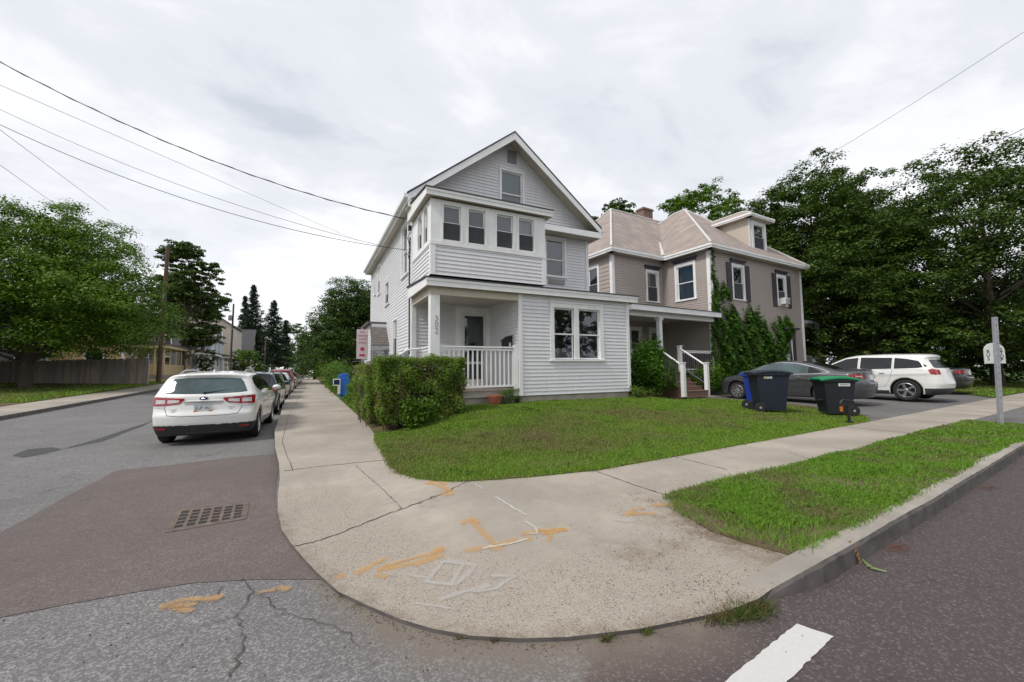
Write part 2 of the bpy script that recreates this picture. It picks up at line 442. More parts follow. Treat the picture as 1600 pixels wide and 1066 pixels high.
# ---------------------------------------------------------------- ground materials
def asphalt(name, base, stone, dirt=(0.22, 0.18, 0.145), coarse=1.0, attr=False):
    m, t, b = new_mat(name); co = objco(t)
    v1 = nd(t, 'ShaderNodeTexVoronoi'); v1.inputs['Scale'].default_value = 95 / coarse; t.links.new(co, v1.inputs['Vector'])
    sepc = nd(t, 'ShaderNodeSeparateColor'); t.links.new(v1.outputs['Color'], sepc.inputs[0])
    n1 = noise(t, co, 0.55, 6, 0.6); n2 = noise(t, co, 6, 5, 0.6); n3 = noise(t, co, 160, 3, 0.6)
    c = mixc(t, ramp(t, sepc.outputs[0], [(0.45, 0.0), (0.95, 1.0)]), base, stone)
    c = mixc(t, ramp(t, n3, [(0.3, 0.45), (0.6, 0.0)]), c, tuple(k * 0.5 for k in base))
    c = mixc(t, ramp(t, n2, [(0.4, 0.0), (0.8, 0.28)]), c, tuple(k * 0.6 for k in base))
    c = mixc(t, ramp(t, n1, [(0.4, 0.0), (0.7, 0.5)]), c, tuple(k * 0.68 for k in base)); c = mixc(t, ramp(t, noise(t, co, 2.4, 7, .75), [(0.60, 0.0), (0.72, 0.45)]), c, tuple(k * 0.5 for k in base))
    if attr:
        a = nd(t, 'ShaderNodeAttribute', attribute_name='side'); s = nd(t, 'ShaderNodeSeparateColor'); t.links.new(a.outputs[0], s.inputs[0])
        f = mth(t, 'ADD', s.outputs[0], mth(t, 'MULTIPLY', mth(t, 'SUBTRACT', n2, 0.5), 1.3), clamp=True)
        dk = mixc(t, ramp(t, sepc.outputs[0], [(0.7, 0.0), (1.0, 1.0)]), (0.085, 0.068, 0.068), (0.18, 0.155, 0.15))
        dk = mixc(t, ramp(t, n3, [(0.3, 0.6), (0.6, 0.0)]), dk, (0.05, 0.038, 0.038))
        c = mixc(t, ramp(t, f, [(0.42, 0.0), (0.6, 1.0)]), c, dk)
        g = mth(t, 'MULTIPLY', s.outputs[1], ramp(t, n2, [(0.3, 0.55), (0.62, 1.0)]), clamp=True)
        c = mixc(t, g, c, mixc(t, n3, dirt, tuple(k * 0.6 for k in dirt)))
    # fine cracks
    v = nd(t, 'ShaderNodeTexVoronoi', feature='DISTANCE_TO_EDGE'); v.inputs['Scale'].default_value = 0.75
    cw = nd(t, 'ShaderNodeVectorMath', operation='ADD'); nz = nd(t, 'ShaderNodeTexNoise'); nz.inputs['Scale'].default_value = 2.2; nz.inputs['Detail'].default_value = 6
    t.links.new(co, nz.inputs['Vector']); t.links.new(co, cw.inputs[0])
    sc = nd(t, 'ShaderNodeVectorMath', operation='SCALE'); sc.inputs['Scale'].default_value = 0.9; t.links.new(nz.outputs[1], sc.inputs[0]); t.links.new(sc.outputs[0], cw.inputs[1])
    t.links.new(cw.outputs[0], v.inputs['Vector'])
    ck = mth(t, 'MULTIPLY', ramp(t, v.outputs['Distance'], [(0.0, 1.0), (0.010, 0.0)]), ramp(t, noise(t, co, 0.9, 2), [(0.5, 0.0), (0.6, 0.8)]))
    c = mixc(t, ck if name != 'asphalt_patch' else 0.0, c, (0.035, 0.03, 0.028))
    t.links.new(c, b.inputs['Base Color']); b.inputs['Roughness'].default_value = 0.92; b.inputs['Specular IOR Level'].default_value = 0.25
    bump(t, b, mth(t, 'ADD', sepc.outputs[0], n3), 0.55, 0.004); return m
M_ASPH = asphalt('asphalt_grey', (0.155, 0.148, 0.148), (0.33, 0.32, 0.315), attr=True, coarse=1.0)
M_PATCH = asphalt('asphalt_patch', (0.135, 0.11, 0.105), (0.22, 0.19, 0.182), coarse=.8)
M_DRIVE = asphalt('asphalt_drive', (0.15, 0.14, 0.14), (0.24, 0.23, 0.225), coarse=1.4)
def concrete(name, c0, c1, agg):
    m, t, b = new_mat(name); co = objco(t)
    n1 = noise(t, co, 0.8, 6, 0.6); n2 = noise(t, co, 9, 5, 0.65); n3 = noise(t, co, 120, 3)
    v1 = nd(t, 'ShaderNodeTexVoronoi'); v1.inputs['Scale'].default_value = 170; t.links.new(co, v1.inputs['Vector'])
    sepc = nd(t, 'ShaderNodeSeparateColor'); t.links.new(v1.outputs['Color'], sepc.inputs[0])
    c = mixc(t, ramp(t, n1, [(0.35, 0.0), (0.62, 1.0)]), c0, tuple(k * .94 for k in c1))
    c = mixc(t, ramp(t, n2, [(0.45, 0.0), (0.85, 0.4)]), c, tuple(k * 0.72 for k in c1))
    # exposed aggregate towards the kerb lip, stored per vertex
    a = nd(t, 'ShaderNodeAttribute', attribute_name='agg')
    sa = nd(t, 'ShaderNodeSeparateColor'); t.links.new(a.outputs['Color'], sa.inputs[0]); f = mth(t, 'MULTIPLY', sa.outputs[0], 0.68, clamp=True)
    ag = mixc(t, ramp(t, sepc.outputs[0], [(0.3, 0.0), (0.95, 1.0)]), tuple(k * 0.84 for k in agg), (0.42, 0.385, 0.34))
    ag = mixc(t, ramp(t, sepc.outputs[1], [(0.86, 0.0), (0.93, 1.0)]), ag, (0.10, 0.085, 0.075))
    ag = mixc(t, ramp(t, n3, [(0.35, 0.3), (0.6, 0.0)]), ag, tuple(k * 0.6 for k in agg))
    c = mixc(t, ramp(t, mth(t, 'ADD', f, mth(t, 'MULTIPLY', mth(t, 'SUBTRACT', n2, 0.5), 0.9)), [(0.3, 0.0), (0.75, 0.92)]), c, ag)
    sg = nd(t, 'ShaderNodeSeparateColor'); t.links.new(a.outputs['Color'], sg.inputs[0]); c = mixc(t, mth(t, 'MULTIPLY', sg.outputs[1], ramp(t, noise(t, co, 9, 7, 0.8), [(0.36, 0.0), (0.56, 0.95)])), c, (0.13, 0.095, 0.065))
    st = ramp(t, noise(t, co, 3.3, 6, 0.7), [(0.62, 0.0), (0.75, 0.4)])
    c = mixc(t, st, c, (0.15, 0.125, 0.10))
    t.links.new(c, b.inputs['Base Color']); b.inputs['Roughness'].default_value = 0.93; b.inputs['Specular IOR Level'].default_value = 0.2
    bump(t, b, mth(t, 'ADD', mth(t, 'MULTIPLY', sepc.outputs[0], f), n3), 0.45, 0.004)
    MATS[name] = m; return m
M_PAVE = concrete('concrete_pavement', (0.39, 0.345, 0.295), (0.31, 0.275, 0.235), (0.35, 0.298, 0.24))
M_KERB = concrete('concrete_kerb', (0.37, 0.335, 0.295), (0.27, 0.245, 0.215), (0.34, 0.295, 0.245))
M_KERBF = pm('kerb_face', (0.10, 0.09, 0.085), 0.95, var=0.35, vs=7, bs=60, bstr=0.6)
def soil_mat(name, g0, g1, br, thr=(0.5, 0.62)):
    m, t, b = new_mat(name); co = objco(t)
    a = noise(t, co, 0.6, 5, 0.6); c = noise(t, co, 40, 4)
    v = mixc(t, c, g0, g1); v = mixc(t, ramp(t, a, [(thr[0], 0.0), (thr[1], 1.0)]), v, br)
    t.links.new(v, b.inputs['Base Color']); b.inputs['Roughness'].default_value = 1; b.inputs['Specular IOR Level'].default_value = 0.1
    bump(t, b, c, 0.6, 0.02); return m
M_SOIL = soil_mat('lawn_soil', (0.07, 0.085, 0.022), (0.09, 0.11, 0.03), (0.14, 0.10, 0.06))
M_VSOIL = soil_mat('verge_soil', (0.13, 0.10, 0.065), (0.10, 0.095, 0.04), (0.17, 0.13, 0.09))
M_FIELD = soil_mat('field_green', (0.035, 0.07, 0.015), (0.05, 0.085, 0.02), (0.07, 0.08, 0.03))

# ---------------------------------------------------------------- ground sheets
def grid_sheet(name, xs, ys, zf, mat, keep=None):
    X, Y = np.meshgrid(xs, ys); Z = zf(X, Y); V = np.stack([X.ravel(), Y.ravel(), Z.ravel()], 1); nx = len(xs)
    F = []
    i = np.arange(len(ys) - 1)[:, None] * nx + np.arange(nx - 1)[None]
    cx = (X[:-1, :-1] + X[1:, 1:]) / 2; cy = (Y[:-1, :-1] + Y[1:, 1:]) / 2
    k = np.ones(i.shape, bool) if keep is None else keep(cx, cy)
    i = i[k]; F = np.stack([i, i + 1, i + 1 + nx, i + nx], 1)
    me = np_mesh(name, V, F, mat, smooth=True); o = link(name, me); o['kind'] = 'structure'; return o, X, Y, me
def axis(*segs):
    r = []
    for a, b, s in segs: r += list(np.arange(a, b - 1e-6, s))
    return np.array(sorted(set(np.round(r + [segs[-1][1]], 4))))
gx = axis((-900, -100, 50), (-100, -20, 4), (-20, 60, 1.0), (60, 200, 10), (200, 900, 50)); gy = axis((-900, -100, 100), (-100, -20, 10), (-20, 80, 1.0), (80, 200, 10), (200, 1500, 60))
def hbase(X, Y):
    left = hroad(np.minimum(X, 0), Y) + 0.10 * ss(8.6, 9.6, -X) + 0.35 * ss(12, 30, -X)
    under = ss(-1.2, -9.5, X)
    u, v = UV(X, Y)
    right = np.where((X > -1.0) & (Y > 0), -0.12, -0.12)
    far = np.where((X > 22) | (Y > 40), 0.22 * ss(21, 24, X) + 0.2 * ss(60, 100, Y) * ss(1, 8, X), 0) * ss(-1.5, 1.5, v)
    return np.where(X < -8.55, left - 0.0, right + far * 1.0)
grid_sheet('ground', gx, gy, hbase, M_FIELD)

rx = axis((-60, -8.6, 4), (-8.5, -4, 0.5), (-4, 6, 0.045), (6, 14, 0.5), (14, 90, 4)); ry = axis((-40, 0.4, 2), (0.4, 8, 0.045), (8, 20, 0.3), (20, 60, 1.0), (60, 420, 8))
def road_keep(cx, cy): return ((cx > -8.5) & (cx < 0.7)) | ((cy < 5.4) & (cx <= 6)) | ((cy < UVROAD(cx)) & (cx > 6)) | ((cx < -8.5) & (cy < 9.5) & (cy > -6))
def UVROAD(cx): return P0[1] + (cx - P0[0]) * math.tan(ST) - 1.1
road, RX, RY, rme = grid_sheet('road', rx, ry, lambda X, Y: hroad(X, Y), M_ASPH, road_keep)
rx_, ry_ = RX.ravel(), RY.ravel(); dl = dlip(rx_, ry_)
side = ss(0.25, 1.6, rx_ - 0.45 - 0.25 * (ry_ - 2.2)) * (rx_ > -0.5) * ss(-0.02, 0.02, rx_ - 0.2)
dirt = (1 - ss(0.03, 0.42, dl)) * 0.9 * ss(-0.1, 0.6, rx_) * (1 - ss(1.7, 2.6, rx_)) + 0.75 * (1 - ss(0.0, 0.12, dl))
ca = rme.color_attributes.new('side', 'FLOAT_COLOR', 'POINT')
ca.data.foreach_set('color', np.stack([side, np.clip(dirt, 0, 1), side * 0, side * 0 + 1], 1).astype(np.float32).ravel())

# brownish asphalt patch round the drain
def wob(pts, a=0.012, seed=1, step=0.12):
    rg = np.random.default_rng(seed); p = densify(pts, step); return [(x + rg.normal() * a, y + rg.normal() * a) for x, y in p]
patch_px = [(0, 965), (100, 945), (200, 927), (300, 911), (400, 905), (520, 905), (480, 880), (445, 838), (432, 800), (430, 770), (434, 740), (433, 709), (350, 716), (262, 727), (182, 735), (140, 757), (90, 783), (40, 812), (0, 832), (-60, 870), (-160, 930), (-200, 1000)]
sheet('asphalt_patch', [G(*p, 0.004) for p in patch_px], lambda x, y: 0.004, M_PATCH, 0.3)
sheet('tar_patch', wob([G(*p, 0.004) for p in [(18, 712), (45, 702), (80, 699), (97, 702), (75, 708), (40, 715)]], 0.01, 3), lambda x, y: hroad(x, y) + 0.004, pm('tar', (0.05, 0.05, 0.052), 0.9, var=0.2, vs=20), 0.3)
sheet('tar_patch', wob([G(*p, 0.004) for p in [(97, 702), (150, 687), (215, 666), (240, 658), (222, 667), (160, 690)]], 0.01, 4), lambda x, y: hroad(x, y) + 0.004, MATS['tar'], 0.3)

# pavement
pav_px_left = [(438, 649), (429, 672), (430, 700), (436, 724), (437, 748), (434, 775)]
left_edge = [(-1.05, 420), (-1.05, 60), (-1.0, 30), (-1.0, 20)] + [G(*p, hpav) for p in pav_px_left]
right_lip = [G(*p, hpav) for p in [(1140, 953), (1186, 935), (1232, 900)]]
verge_in = [G(*p, hpav) for p in [(1266, 866), (1240, 870), (1210, 862), (1160, 848), (1110, 830), (1062, 802), (1047, 776), (1140, 748), (1228, 731), (1355, 700), (1459, 670)]]
sw_front = [XY(10.3, -1.2), XY(70, -1.2)]
sw_back = [XY(70, 0.15), XY(22, 0.1), XY(8.4, 0.0), XY(4, 0.02)]
lawn_corner = [G(*p, hpav) for p in [(930, 736), (905, 738), (850, 744), (775, 750), (720, 753), (680, 752), (650, 748), (625, 740), (607, 728), (600, 712), (586, 690)]] + [(1.22, 8.9), (1.28, 10.5), (1.3, 13), (1.3, 60), (1.3, 420)]
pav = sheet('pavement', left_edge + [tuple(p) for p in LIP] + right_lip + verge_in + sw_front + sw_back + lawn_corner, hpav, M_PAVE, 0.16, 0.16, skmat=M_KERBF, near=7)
me = pav.data; n = len(me.vertices); co = np.empty(n * 3, np.float32); me.vertices.foreach_get('co', co); co = co.reshape(-1, 3)
ua, va = UV(co[:, 0], co[:, 1])
def seg_side(x, y, a, b): return (b[0] - a[0]) * (y - a[1]) - (b[1] - a[1]) * (x - a[0])
A1 = G(460, 852, hpav); A2 = G(750, 752, hpav); B1 = G(940, 880, hpav); B2 = G(1065, 815, hpav)
agg = 1 - ss(0.55, 1.25, dlip(co[:, 0], co[:, 1])) * 0.9
agg = np.maximum(agg, ss(0, 0.4, co[:, 0] - 2.2) * (va < -0.55) * (ua < 1.2) * 0.85)
agg = agg * (1 - 0.55 * ss(5.0, 6.5, co[:, 1]))
VP = [np.array(G(px, py, hpav)) for px, py in ((1052, 790), (1070, 812), (1110, 836), (1150, 850), (1190, 862), (1235, 874))]
stn = np.zeros(n)
for q in VP: stn = np.maximum(stn, 1 - ss(.02, .24, np.hypot(co[:, 0] - q[0], co[:, 1] - q[1])))
for px, py, r, k_ in ((1000, 865, .30, .6), (1060, 850, .22, .6), (935, 850, .2, .35), (1010, 812, .15, .5)): q = G(px, py, hpav); stn = np.maximum(stn, k_ * (1 - ss(.0, r, np.hypot(co[:, 0] - q[0], co[:, 1] - q[1]))))
stn = np.maximum(stn, .5 * (1 - ss(.01, .07, dlip(co[:, 0], co[:, 1]))))
ag = me.color_attributes.new('agg', 'FLOAT_COLOR', 'POINT'); ag.data.foreach_set('color', np.stack([agg, stn, agg, agg * 0 + 1], 1).astype(np.float32).ravel())

# cross street kerb and grass verge
kf_px = [(1184, 944), (1236, 931), (1289, 914), (1372, 862), (1469, 800), (1600, 711)]
kf = [np.array(G(*p, 0.0)) for p in kf_px]
kd = (kf[-1] - kf[2]) / np.linalg.norm(kf[-1] - kf[2]); kf += [kf[-1] + kd * k for k in (4, 12, 30, 60)]
kn = np.array([-kd[1], kd[0]])
mb = MB(); NK = len(kf)
ht = [0.03, 0.085, 0.142] + [0.145] * (NK - 3)
def kpt(i, off, z): p = kf[i] + kn * off; return (p[0], p[1], z)
rgk = np.random.default_rng(5)
fine = []
for i in range(NK - 1):
    L = np.linalg.norm(kf[i + 1] - kf[i]); s = max(1, int(L / 0.12)) if i < 6 else max(1, int(L / 1.0))
    for j in range(s): f = j / s; fine.append((kf[i] * (1 - f) + kf[i + 1] * f, ht[i] * (1 - f) + ht[i + 1] * f))
fine.append((kf[-1], ht[-1]))
rows = []
for p, h in fine:
    w = 0.17; ek = globals().get('ek', 0.0) * .8 + rgk.normal() * 0.0012; e = ek
    prof = [(0.0, -0.03), (0.012 + e, h - 0.035 + rgk.normal() * .003), (0.028 + e, h - 0.012 + rgk.normal() * .002), (0.055 + e * 2, h + rgk.normal() * .003), (w, h + 0.004), (w + 0.01, -0.03)]
    rows.append([(p[0] + kn[0] * o, p[1] + kn[1] * o, z) for o, z in prof])
for a, b in zip(rows[:-1], rows[1:]):
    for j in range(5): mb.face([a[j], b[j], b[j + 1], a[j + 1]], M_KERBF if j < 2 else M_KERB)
k_obj = build('kerb', mb, smooth=False); k_obj['kind'] = 'structure'
kerb_back = [tuple(kf[i] + kn * 0.16) for i in range(3, NK)]
kerb_back = [tuple(kf[2] + kn * 0.16)] + kerb_back
verge_out = verge_in[:-1] + [XY(10.2, -1.2)]
verge_poly = [verge_in[0]] + verge_in[1:-1] + [XY(7.95, -1.17), XY(10.3, -1.2), tuple(np.array(XY(10.3, -2.75)))] + [p for p in reversed(kerb_back) if p[0] < XY(10.3, -2.7)[0]]
def hverge(x, y): return hpav(x, y) * 0 + 0.145 + 0.02
vsheet = sheet('verge_soil', verge_poly, lambda x, y: hpav(x, y) + .010, M_VSOIL, 0.2, 0.12, near=12)
ap = [XY(10.3, -1.2), XY(17.5, -1.2), XY(18.2, -2.75), XY(10.3, -2.75)]
sheet('driveway_apron', ap, lambda x, y: 0.15, M_DRIVE, 0.5, 0.1)
sheet('far_verge', [XY(17.6, -1.2), XY(70, -1.2), XY(70, -2.6), XY(18.3, -2.75)], lambda x, y: 0.155, M_FIELD, 1.0)

# lawn, driveway, path
drive_left = [XY(8.4, 0.0), XY(9.3, 0.3), XY(10.4, 1.2), XY(11.1, 2.6), XY(11.35, 4.6), XY(11.2, 5.6)]
lawn_poly = drive_left + [XY(10.9, 6.3), XY(10.6, 9.0), XY(10.6, 30), (6, 60), (6, 420), (1.3, 420), (1.3, 60), (1.3, 13), (1.28, 10.5), (1.22, 8.9)] + [G(*p, hpav) for p in [(586, 690), (600, 712), (607, 728), (625, 740), (650, 748), (680, 752), (720, 753), (775, 750), (850, 744), (905, 738), (930, 736)]] + [XY(4, 0.02)]
sheet('lawn_soil', lawn_poly, hlawn, M_SOIL, 0.4, 0.15, near=16)
drv = [XY(8.4, 0.0), XY(20.9, 0.08), XY(24.6, 2.2), XY(25, 8), XY(19.0, 14), XY(18.0, 22), XY(10.6, 22)] + [XY(10.6, 9.0), XY(10.9, 6.3)] + drive_left[::-1][:-1]
sheet('driveway', drv, lambda x, y: hlawn(x, y) - 0.03, M_DRIVE, 0.5, 0.1, near=20)
sheet('garden_path', [XY(9.9, 6.15), XY(11.6, 5.95), XY(12.6, 6.0), XY(12.6, 6.4), XY(11.5, 7.3), XY(10.0, 7.4)], lambda x, y: hlawn(x, y) + 0.012, M_PAVE, 0.3, 0.06, near=30)
sheet('side_lawn', [XY(20.9, 0.1), XY(70, 0.16), XY(70, 40), XY(18, 40), XY(18.0, 22), XY(19.0, 14), XY(25, 8), XY(24.6, 2.2)], lambda x, y: hlawn(x, y), M_FIELD, 1.0, 0.1, near=16)

# far side of the street: kerb, sidewalk, grass bank
mb = MB()
def far_strip(x0, x1, dz0, dz1, m, ya=9.5, yb=420):
    ys = list(np.arange(ya, 60, 1.5)) + list(np.arange(60, yb, 20))
    for a, b in zip(ys[:-1], ys[1:]):
        mb.face([(x0, a, hroad(-8.5, a) + dz0), (x1, a, hroad(-8.5, a) + dz1), (x1, b, hroad(-8.5, b) + dz1), (x0, b, hroad(-8.5, b) + dz0)], m)
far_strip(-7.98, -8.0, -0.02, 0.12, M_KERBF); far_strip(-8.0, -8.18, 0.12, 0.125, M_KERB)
far_strip(-8.18, -9.6, 0.118, 0.14, M_PAVE); far_strip(-9.6, -9.7, 0.14, -0.05, M_KERBF)
k = build('far_sidewalk', mb); k['kind'] = 'structure'
mb = MB(); far_strip(-9.62, -11.5, 0.15, 0.24, M_SOIL, 9.5, 46); far_strip(-11.5, -30, 0.24, 0.62, M_SOIL, 9.5, 46)
k = build('far_bank', mb); k['kind'] = 'structure'
# ---------------------------------------------------------------- house building helpers
class Wall:
    """a vertical wall plane: origin O (z=0), unit U along it, N outwards"""
    def __init__(s, O, U, N): s.O = Vector(O); s.U = Vector(U); s.N = Vector(N); s.holes = []
    def __call__(s, u, n, z): return s.O + s.U * u + s.N * n + Vector((0, 0, z))
RJ = random.Random(7); M_SEAM = pm('siding_butt_joint', (.16, .16, .17), .8)
def clap(mb, W, lim, z0, z1, m, e=0.102, proud=0.018):
    """lapped siding courses; lim(z) -> (u0, u1); holes are rectangles (u0, u1, z0, z1)"""
    cs = []; z = z0
    while z < z1 - 1e-4: cs.append((z, min(z + e, z1))); z += e
    hz = sorted({h[2] for h in W.holes} | {h[3] for h in W.holes})
    for c0, c1 in cs:
        brk = [c0] + [h for h in hz if c0 + 1e-4 < h < c1 - 1e-4] + [c1]
        for a, b in zip(brk[:-1], brk[1:]):
            la, lb = lim(a + 1e-5), lim(b - 1e-5)
            if la is None or lb is None: continue
            mid = (a + b) / 2
            cuts = sorted([(h[0], h[1]) for h in W.holes if h[2] < mid < h[3]])
            segs = []; cur = None; ua, ub = la[0], lb[0]
            for h in cuts:
                if h[1] <= min(ua, ub): continue
                if h[0] > max(ua, ub): segs.append((ua, ub, h[0], h[0]))
                ua = ub = h[1]
            if la[1] > ua or lb[1] > ub: segs.append((ua, ub, la[1], lb[1]))
            oa = proud * (1 - (a - c0) / e); ob = proud * (1 - (b - c0) / e)
            for (xa, xb, ya, yb) in segs:
                if ya - xa < 1e-4 and yb - xb < 1e-4: continue
                mb.face([W(xa, oa, a), W(ya, oa, a), W(yb, ob, b), W(xb, ob, b)], m)
                if a == c0:
                    mb.face([W(xa, 0, a), W(ya, 0, a), W(ya, oa, a), W(xa, oa, a)], m)
                    if ya - xa > 1.2 and RJ.random() < .35: us = RJ.uniform(xa + .3, ya - .3); mb.face([W(us, oa + .0008, a), W(us + .004, oa + .0008, a), W(us + .004, ob + .0008, b), W(us, ob + .0008, b)], M_SEAM)
def cboard(mb, W, u0, u1, z0, z1, m=None, n0=0.0, n1=0.036): mb.box((u0, n0, z0), (u1, n1, z1), m or M_TRIM, W)
def window(house, W, u0, u1, z0, z1, cas=0.09, ctop=None, lower='screen', curt=None, sill=True, mull=None, meet=0.5, name='window', label=None, depth=0.3, fr=0.045, reveal=True):
    """double-hung window: casing + sill (part), sashes, panes, insect screen, curtain (sub-parts)"""
    ctop = ctop or cas; mb = MB(); i0, i1, j0, j1 = u0 + cas, u1 - cas, z0 + (0.06 if sill else cas), z1 - ctop
    cboard(mb, W, u0, i0, z0 + (0.05 if sill else 0), z1); cboard(mb, W, i1, u1, z0 + (0.05 if sill else 0), z1)
    mb.box((i0 + .002, 0, j1), (i1 - .002, 0.028, z1 - .001), M_TRIM, W)
    mb.box((u0 - 0.015, 0, z1), (u1 + 0.015, 0.045, z1 + 0.025), M_TRIM, W)
    if sill: mb.box((u0 - 0.03, -0.02, z0), (u1 + 0.03, 0.065, z0 + 0.052), M_TRIM, W)
    else: mb.box((i0 + .002, 0, z0 + .001), (i1 - .002, 0.028, j0), M_TRIM, W)
    cols = [(i0, i1)]
    if mull: cols = [(i0, mull[0]), (mull[1], i1)]; mb.box((mull[0], -0.02, j0), (mull[1], 0.027, j1), M_TRIM, W)
    # reveal and dark room behind
    d = -depth
    for a, b, c_, e_ in ((i0, i0, j0, j1), (i1, i1, j0, j1)):
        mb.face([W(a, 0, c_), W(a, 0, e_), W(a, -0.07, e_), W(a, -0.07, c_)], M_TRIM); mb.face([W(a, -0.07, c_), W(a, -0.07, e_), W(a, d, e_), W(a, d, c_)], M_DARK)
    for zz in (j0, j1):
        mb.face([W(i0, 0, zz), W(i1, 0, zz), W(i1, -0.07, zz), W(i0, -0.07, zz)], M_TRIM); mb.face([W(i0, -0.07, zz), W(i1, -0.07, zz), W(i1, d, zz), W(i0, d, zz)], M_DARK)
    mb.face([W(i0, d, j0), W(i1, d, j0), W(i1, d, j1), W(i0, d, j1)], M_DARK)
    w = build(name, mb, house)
    if label: w['label'] = label
    sb, gb, scb, cb = MB(), MB(), MB(), MB()
    for k, (a, b) in enumerate(cols):
        zm = j0 + (j1 - j0) * meet
        for (c_, e_, off) in ((zm - 0.02, j1, -0.03), (j0, zm + 0.02, -0.05)):
            sb.box((a, off - 0.025, c_), (a + fr, off, e_), M_TRIM, W); sb.box((b - fr, off - 0.025, c_), (b, off, e_), M_TRIM, W)
            sb.box((a + fr, off - 0.024, c_), (b - fr, off - .001, c_ + 0.04), M_TRIM, W); sb.box((a + fr, off - 0.024, e_ - 0.04), (b - fr, off - .001, e_), M_TRIM, W)
            gb.face([W(a + fr, off - 0.013, c_ + .04), W(b - fr, off - 0.013, c_ + .04), W(b - fr, off - 0.013, e_ - .04), W(a + fr, off - 0.013, e_ - .04)], M_GLASS)
        if lower == 'screen':
            scb.face([W(a + .02, -0.022, j0 + .02), W(b - .02, -0.022, j0 + .02), W(b - .02, -0.022, zm), W(a + .02, -0.022, zm)], M_SCREEN)
        if curt:
            cs = curt[k] if isinstance(curt, list) else curt
            if cs:
                m, f0, f1 = cs; n = 14; ca = a + fr * .5; cbx = b - fr * .5
                pts = [(ca + (cbx - ca) * q / n, -0.14 + 0.007 * math.sin(q * 2.1 + k)) for q in range(n + 1)]
                for (x, o), (x2, o2) in zip(pts[:-1], pts[1:]):
                    cb.face([W(x, o, j0 + (j1 - j0) * f0), W(x2, o2, j0 + (j1 - j0) * f0), W(x2, o2, j0 + (j1 - j0) * f1), W(x, o, j0 + (j1 - j0) * f1)], m)
    build('sash', sb, w); build('pane', gb, w); build('insect_screen', scb, w); build('curtain', cb, w)
    W.holes.append((u0 + .01, u1 - .01, z0 + .01, z1))
    return w
def railing(house, pts, z0, z1, m, step=0.115, name='railing', base=None, bw=0.035, bm_=None):
    """top and bottom rail plus balusters along a straight run (world points a, b)"""
    (a, b) = [Vector((p[0], p[1], 0)) for p in pts]; d = (b - a); L = d.length; d.normalize(); n = Vector((-d.y, d.x, 0))
    W = Wall(a, d, n); mb = MB(); za = z0 if not hasattr(z0, '__len__') else z0
    def Z(u, z): return z
    mb.box((0, -0.045, z1 - 0.04), (L, 0.045, z1), m, W); mb.box((0, -0.02, z1 - 0.11), (L, 0.02, z1 - 0.06), m, W); mb.box((0, -0.025, z0), (L, 0.025, z0 + 0.05), m, W)
    for ua in (0.002, L - .032): mb.box((ua, -.021, z0 + .03), (ua + .03, .021, z1 - .02), m, W)
    r = build(name, mb, house); k = int(L / step)
    for i in range(1, k):
        mb = MB(); u = i * L / k; mb.box((u - bw / 2, -0.018, z0 + 0.05), (u + bw / 2, 0.018, z1 - 0.11), bm_ or m, W); build('baluster', mb, r)
    return r
def slab_roof(mb, poly, th, m, mf=None):
    """roof plane polygon with thickness downwards"""
    mb.prism([Vector(p) - Vector((0, 0, th)) for p in poly], (0, 0, th), m)

# ================================================================ white corner house
WX, WXR, WYF, WYP, WYB = 2.608, 8.862, 11.596, 9.63, 20.5
WSX, WQX = 5.867, 5.0
wh = thing('corner_house', 'pale grey two-and-a-half storey clapboard house with gable and enclosed upper sunroom on the street corner', 'house', (WX, WYP, 0.4))
EZ, PZ, GOV, EOV = 6.44, 9.116, 0.50, 0.29
pitch = (PZ - EZ) / ((WXR - WX) / 2 + EOV); XM = (WX + WXR) / 2
def roofz(x): return PZ - abs(x - XM) * pitch
WF = Wall((0, WYF, 0), (1, 0, 0), (0, -1, 0)); WPF = Wall((0, WYP, 0), (1, 0, 0), (0, -1, 0))
WLS = Wall((WX, 0, 0), (0, -1, 0), (-1, 0, 0))        # u = -y
WRS = Wall((WXR, 0, 0), (0, 1, 0), (1, 0, 0)); WBK = Wall((0, WYB, 0), (-1, 0, 0), (0, 1, 0))
WQS = Wall((WQX, 0, 0), (0, -1, 0), (-1, 0, 0)); WSR = Wall((WSX, 0, 0), (0, 1, 0), (1, 0, 0))
# windows
window(wh, WF, 5.38, 6.31, 6.62, 8.06, 0.075, lower=None, curt=(M_BLINDG, 0, 1), name='attic_window', meet=0.42, label='attic window with grey-green blind', depth=0.2)
window(wh, WF, 7.06, 7.93, 4.58, 5.99, 0.07, lower=None, curt=(M_CURTD, 0, 1), meet=0.45)
mb = MB(); mb.box((7.2, 0.0, 4.36), (7.84, 0.05, 4.5), pm('weathered_board', (0.3, 0.29, 0.28), 0.8, var=0.3, vs=6), WF); build('window_ledge', mb, wh)
window(wh, WPF, 6.0, 7.88, 1.66, 3.32, 0.13, lower='none', curt=[(M_CURT, 0.0, 0.22), (M_CURTD, 0.0, 0.97)], mull=(6.82, 6.98), meet=0.49, label='paired lower window with broad white casing')
for a, b in ((12.17, 13.22),): window(wh, WLS, -b, -a, 4.38, 6.12, 0.1, curt=(M_CURT, 0, 1), lower=None, label='tall window with bright white shade')
window(wh, WLS, -16.4, -15.4, 3.95, 4.95, 0.09, curt=(M_CURTD, 0, 1)); window(wh, WLS, -18.35, -17.6, 4.72, 6.05, 0.08, curt=(M_CURT, 0, 1))
window(wh, WLS, -19.4, -18.95, 4.9, 5.9, 0.05); window(wh, WLS, -14.6, -13.7, 1.9, 3.3, 0.1, curt=(M_CURT, 0, 1))
for a in (13.5, 17.5): window(wh, WRS, a, a + 1, 4.4, 5.9, 0.09, curt=(M_CURTD, 0, 1)); window(wh, WRS, a, a + 1, 1.6, 3.1, 0.09, curt=(M_CURTD, 0, 1))
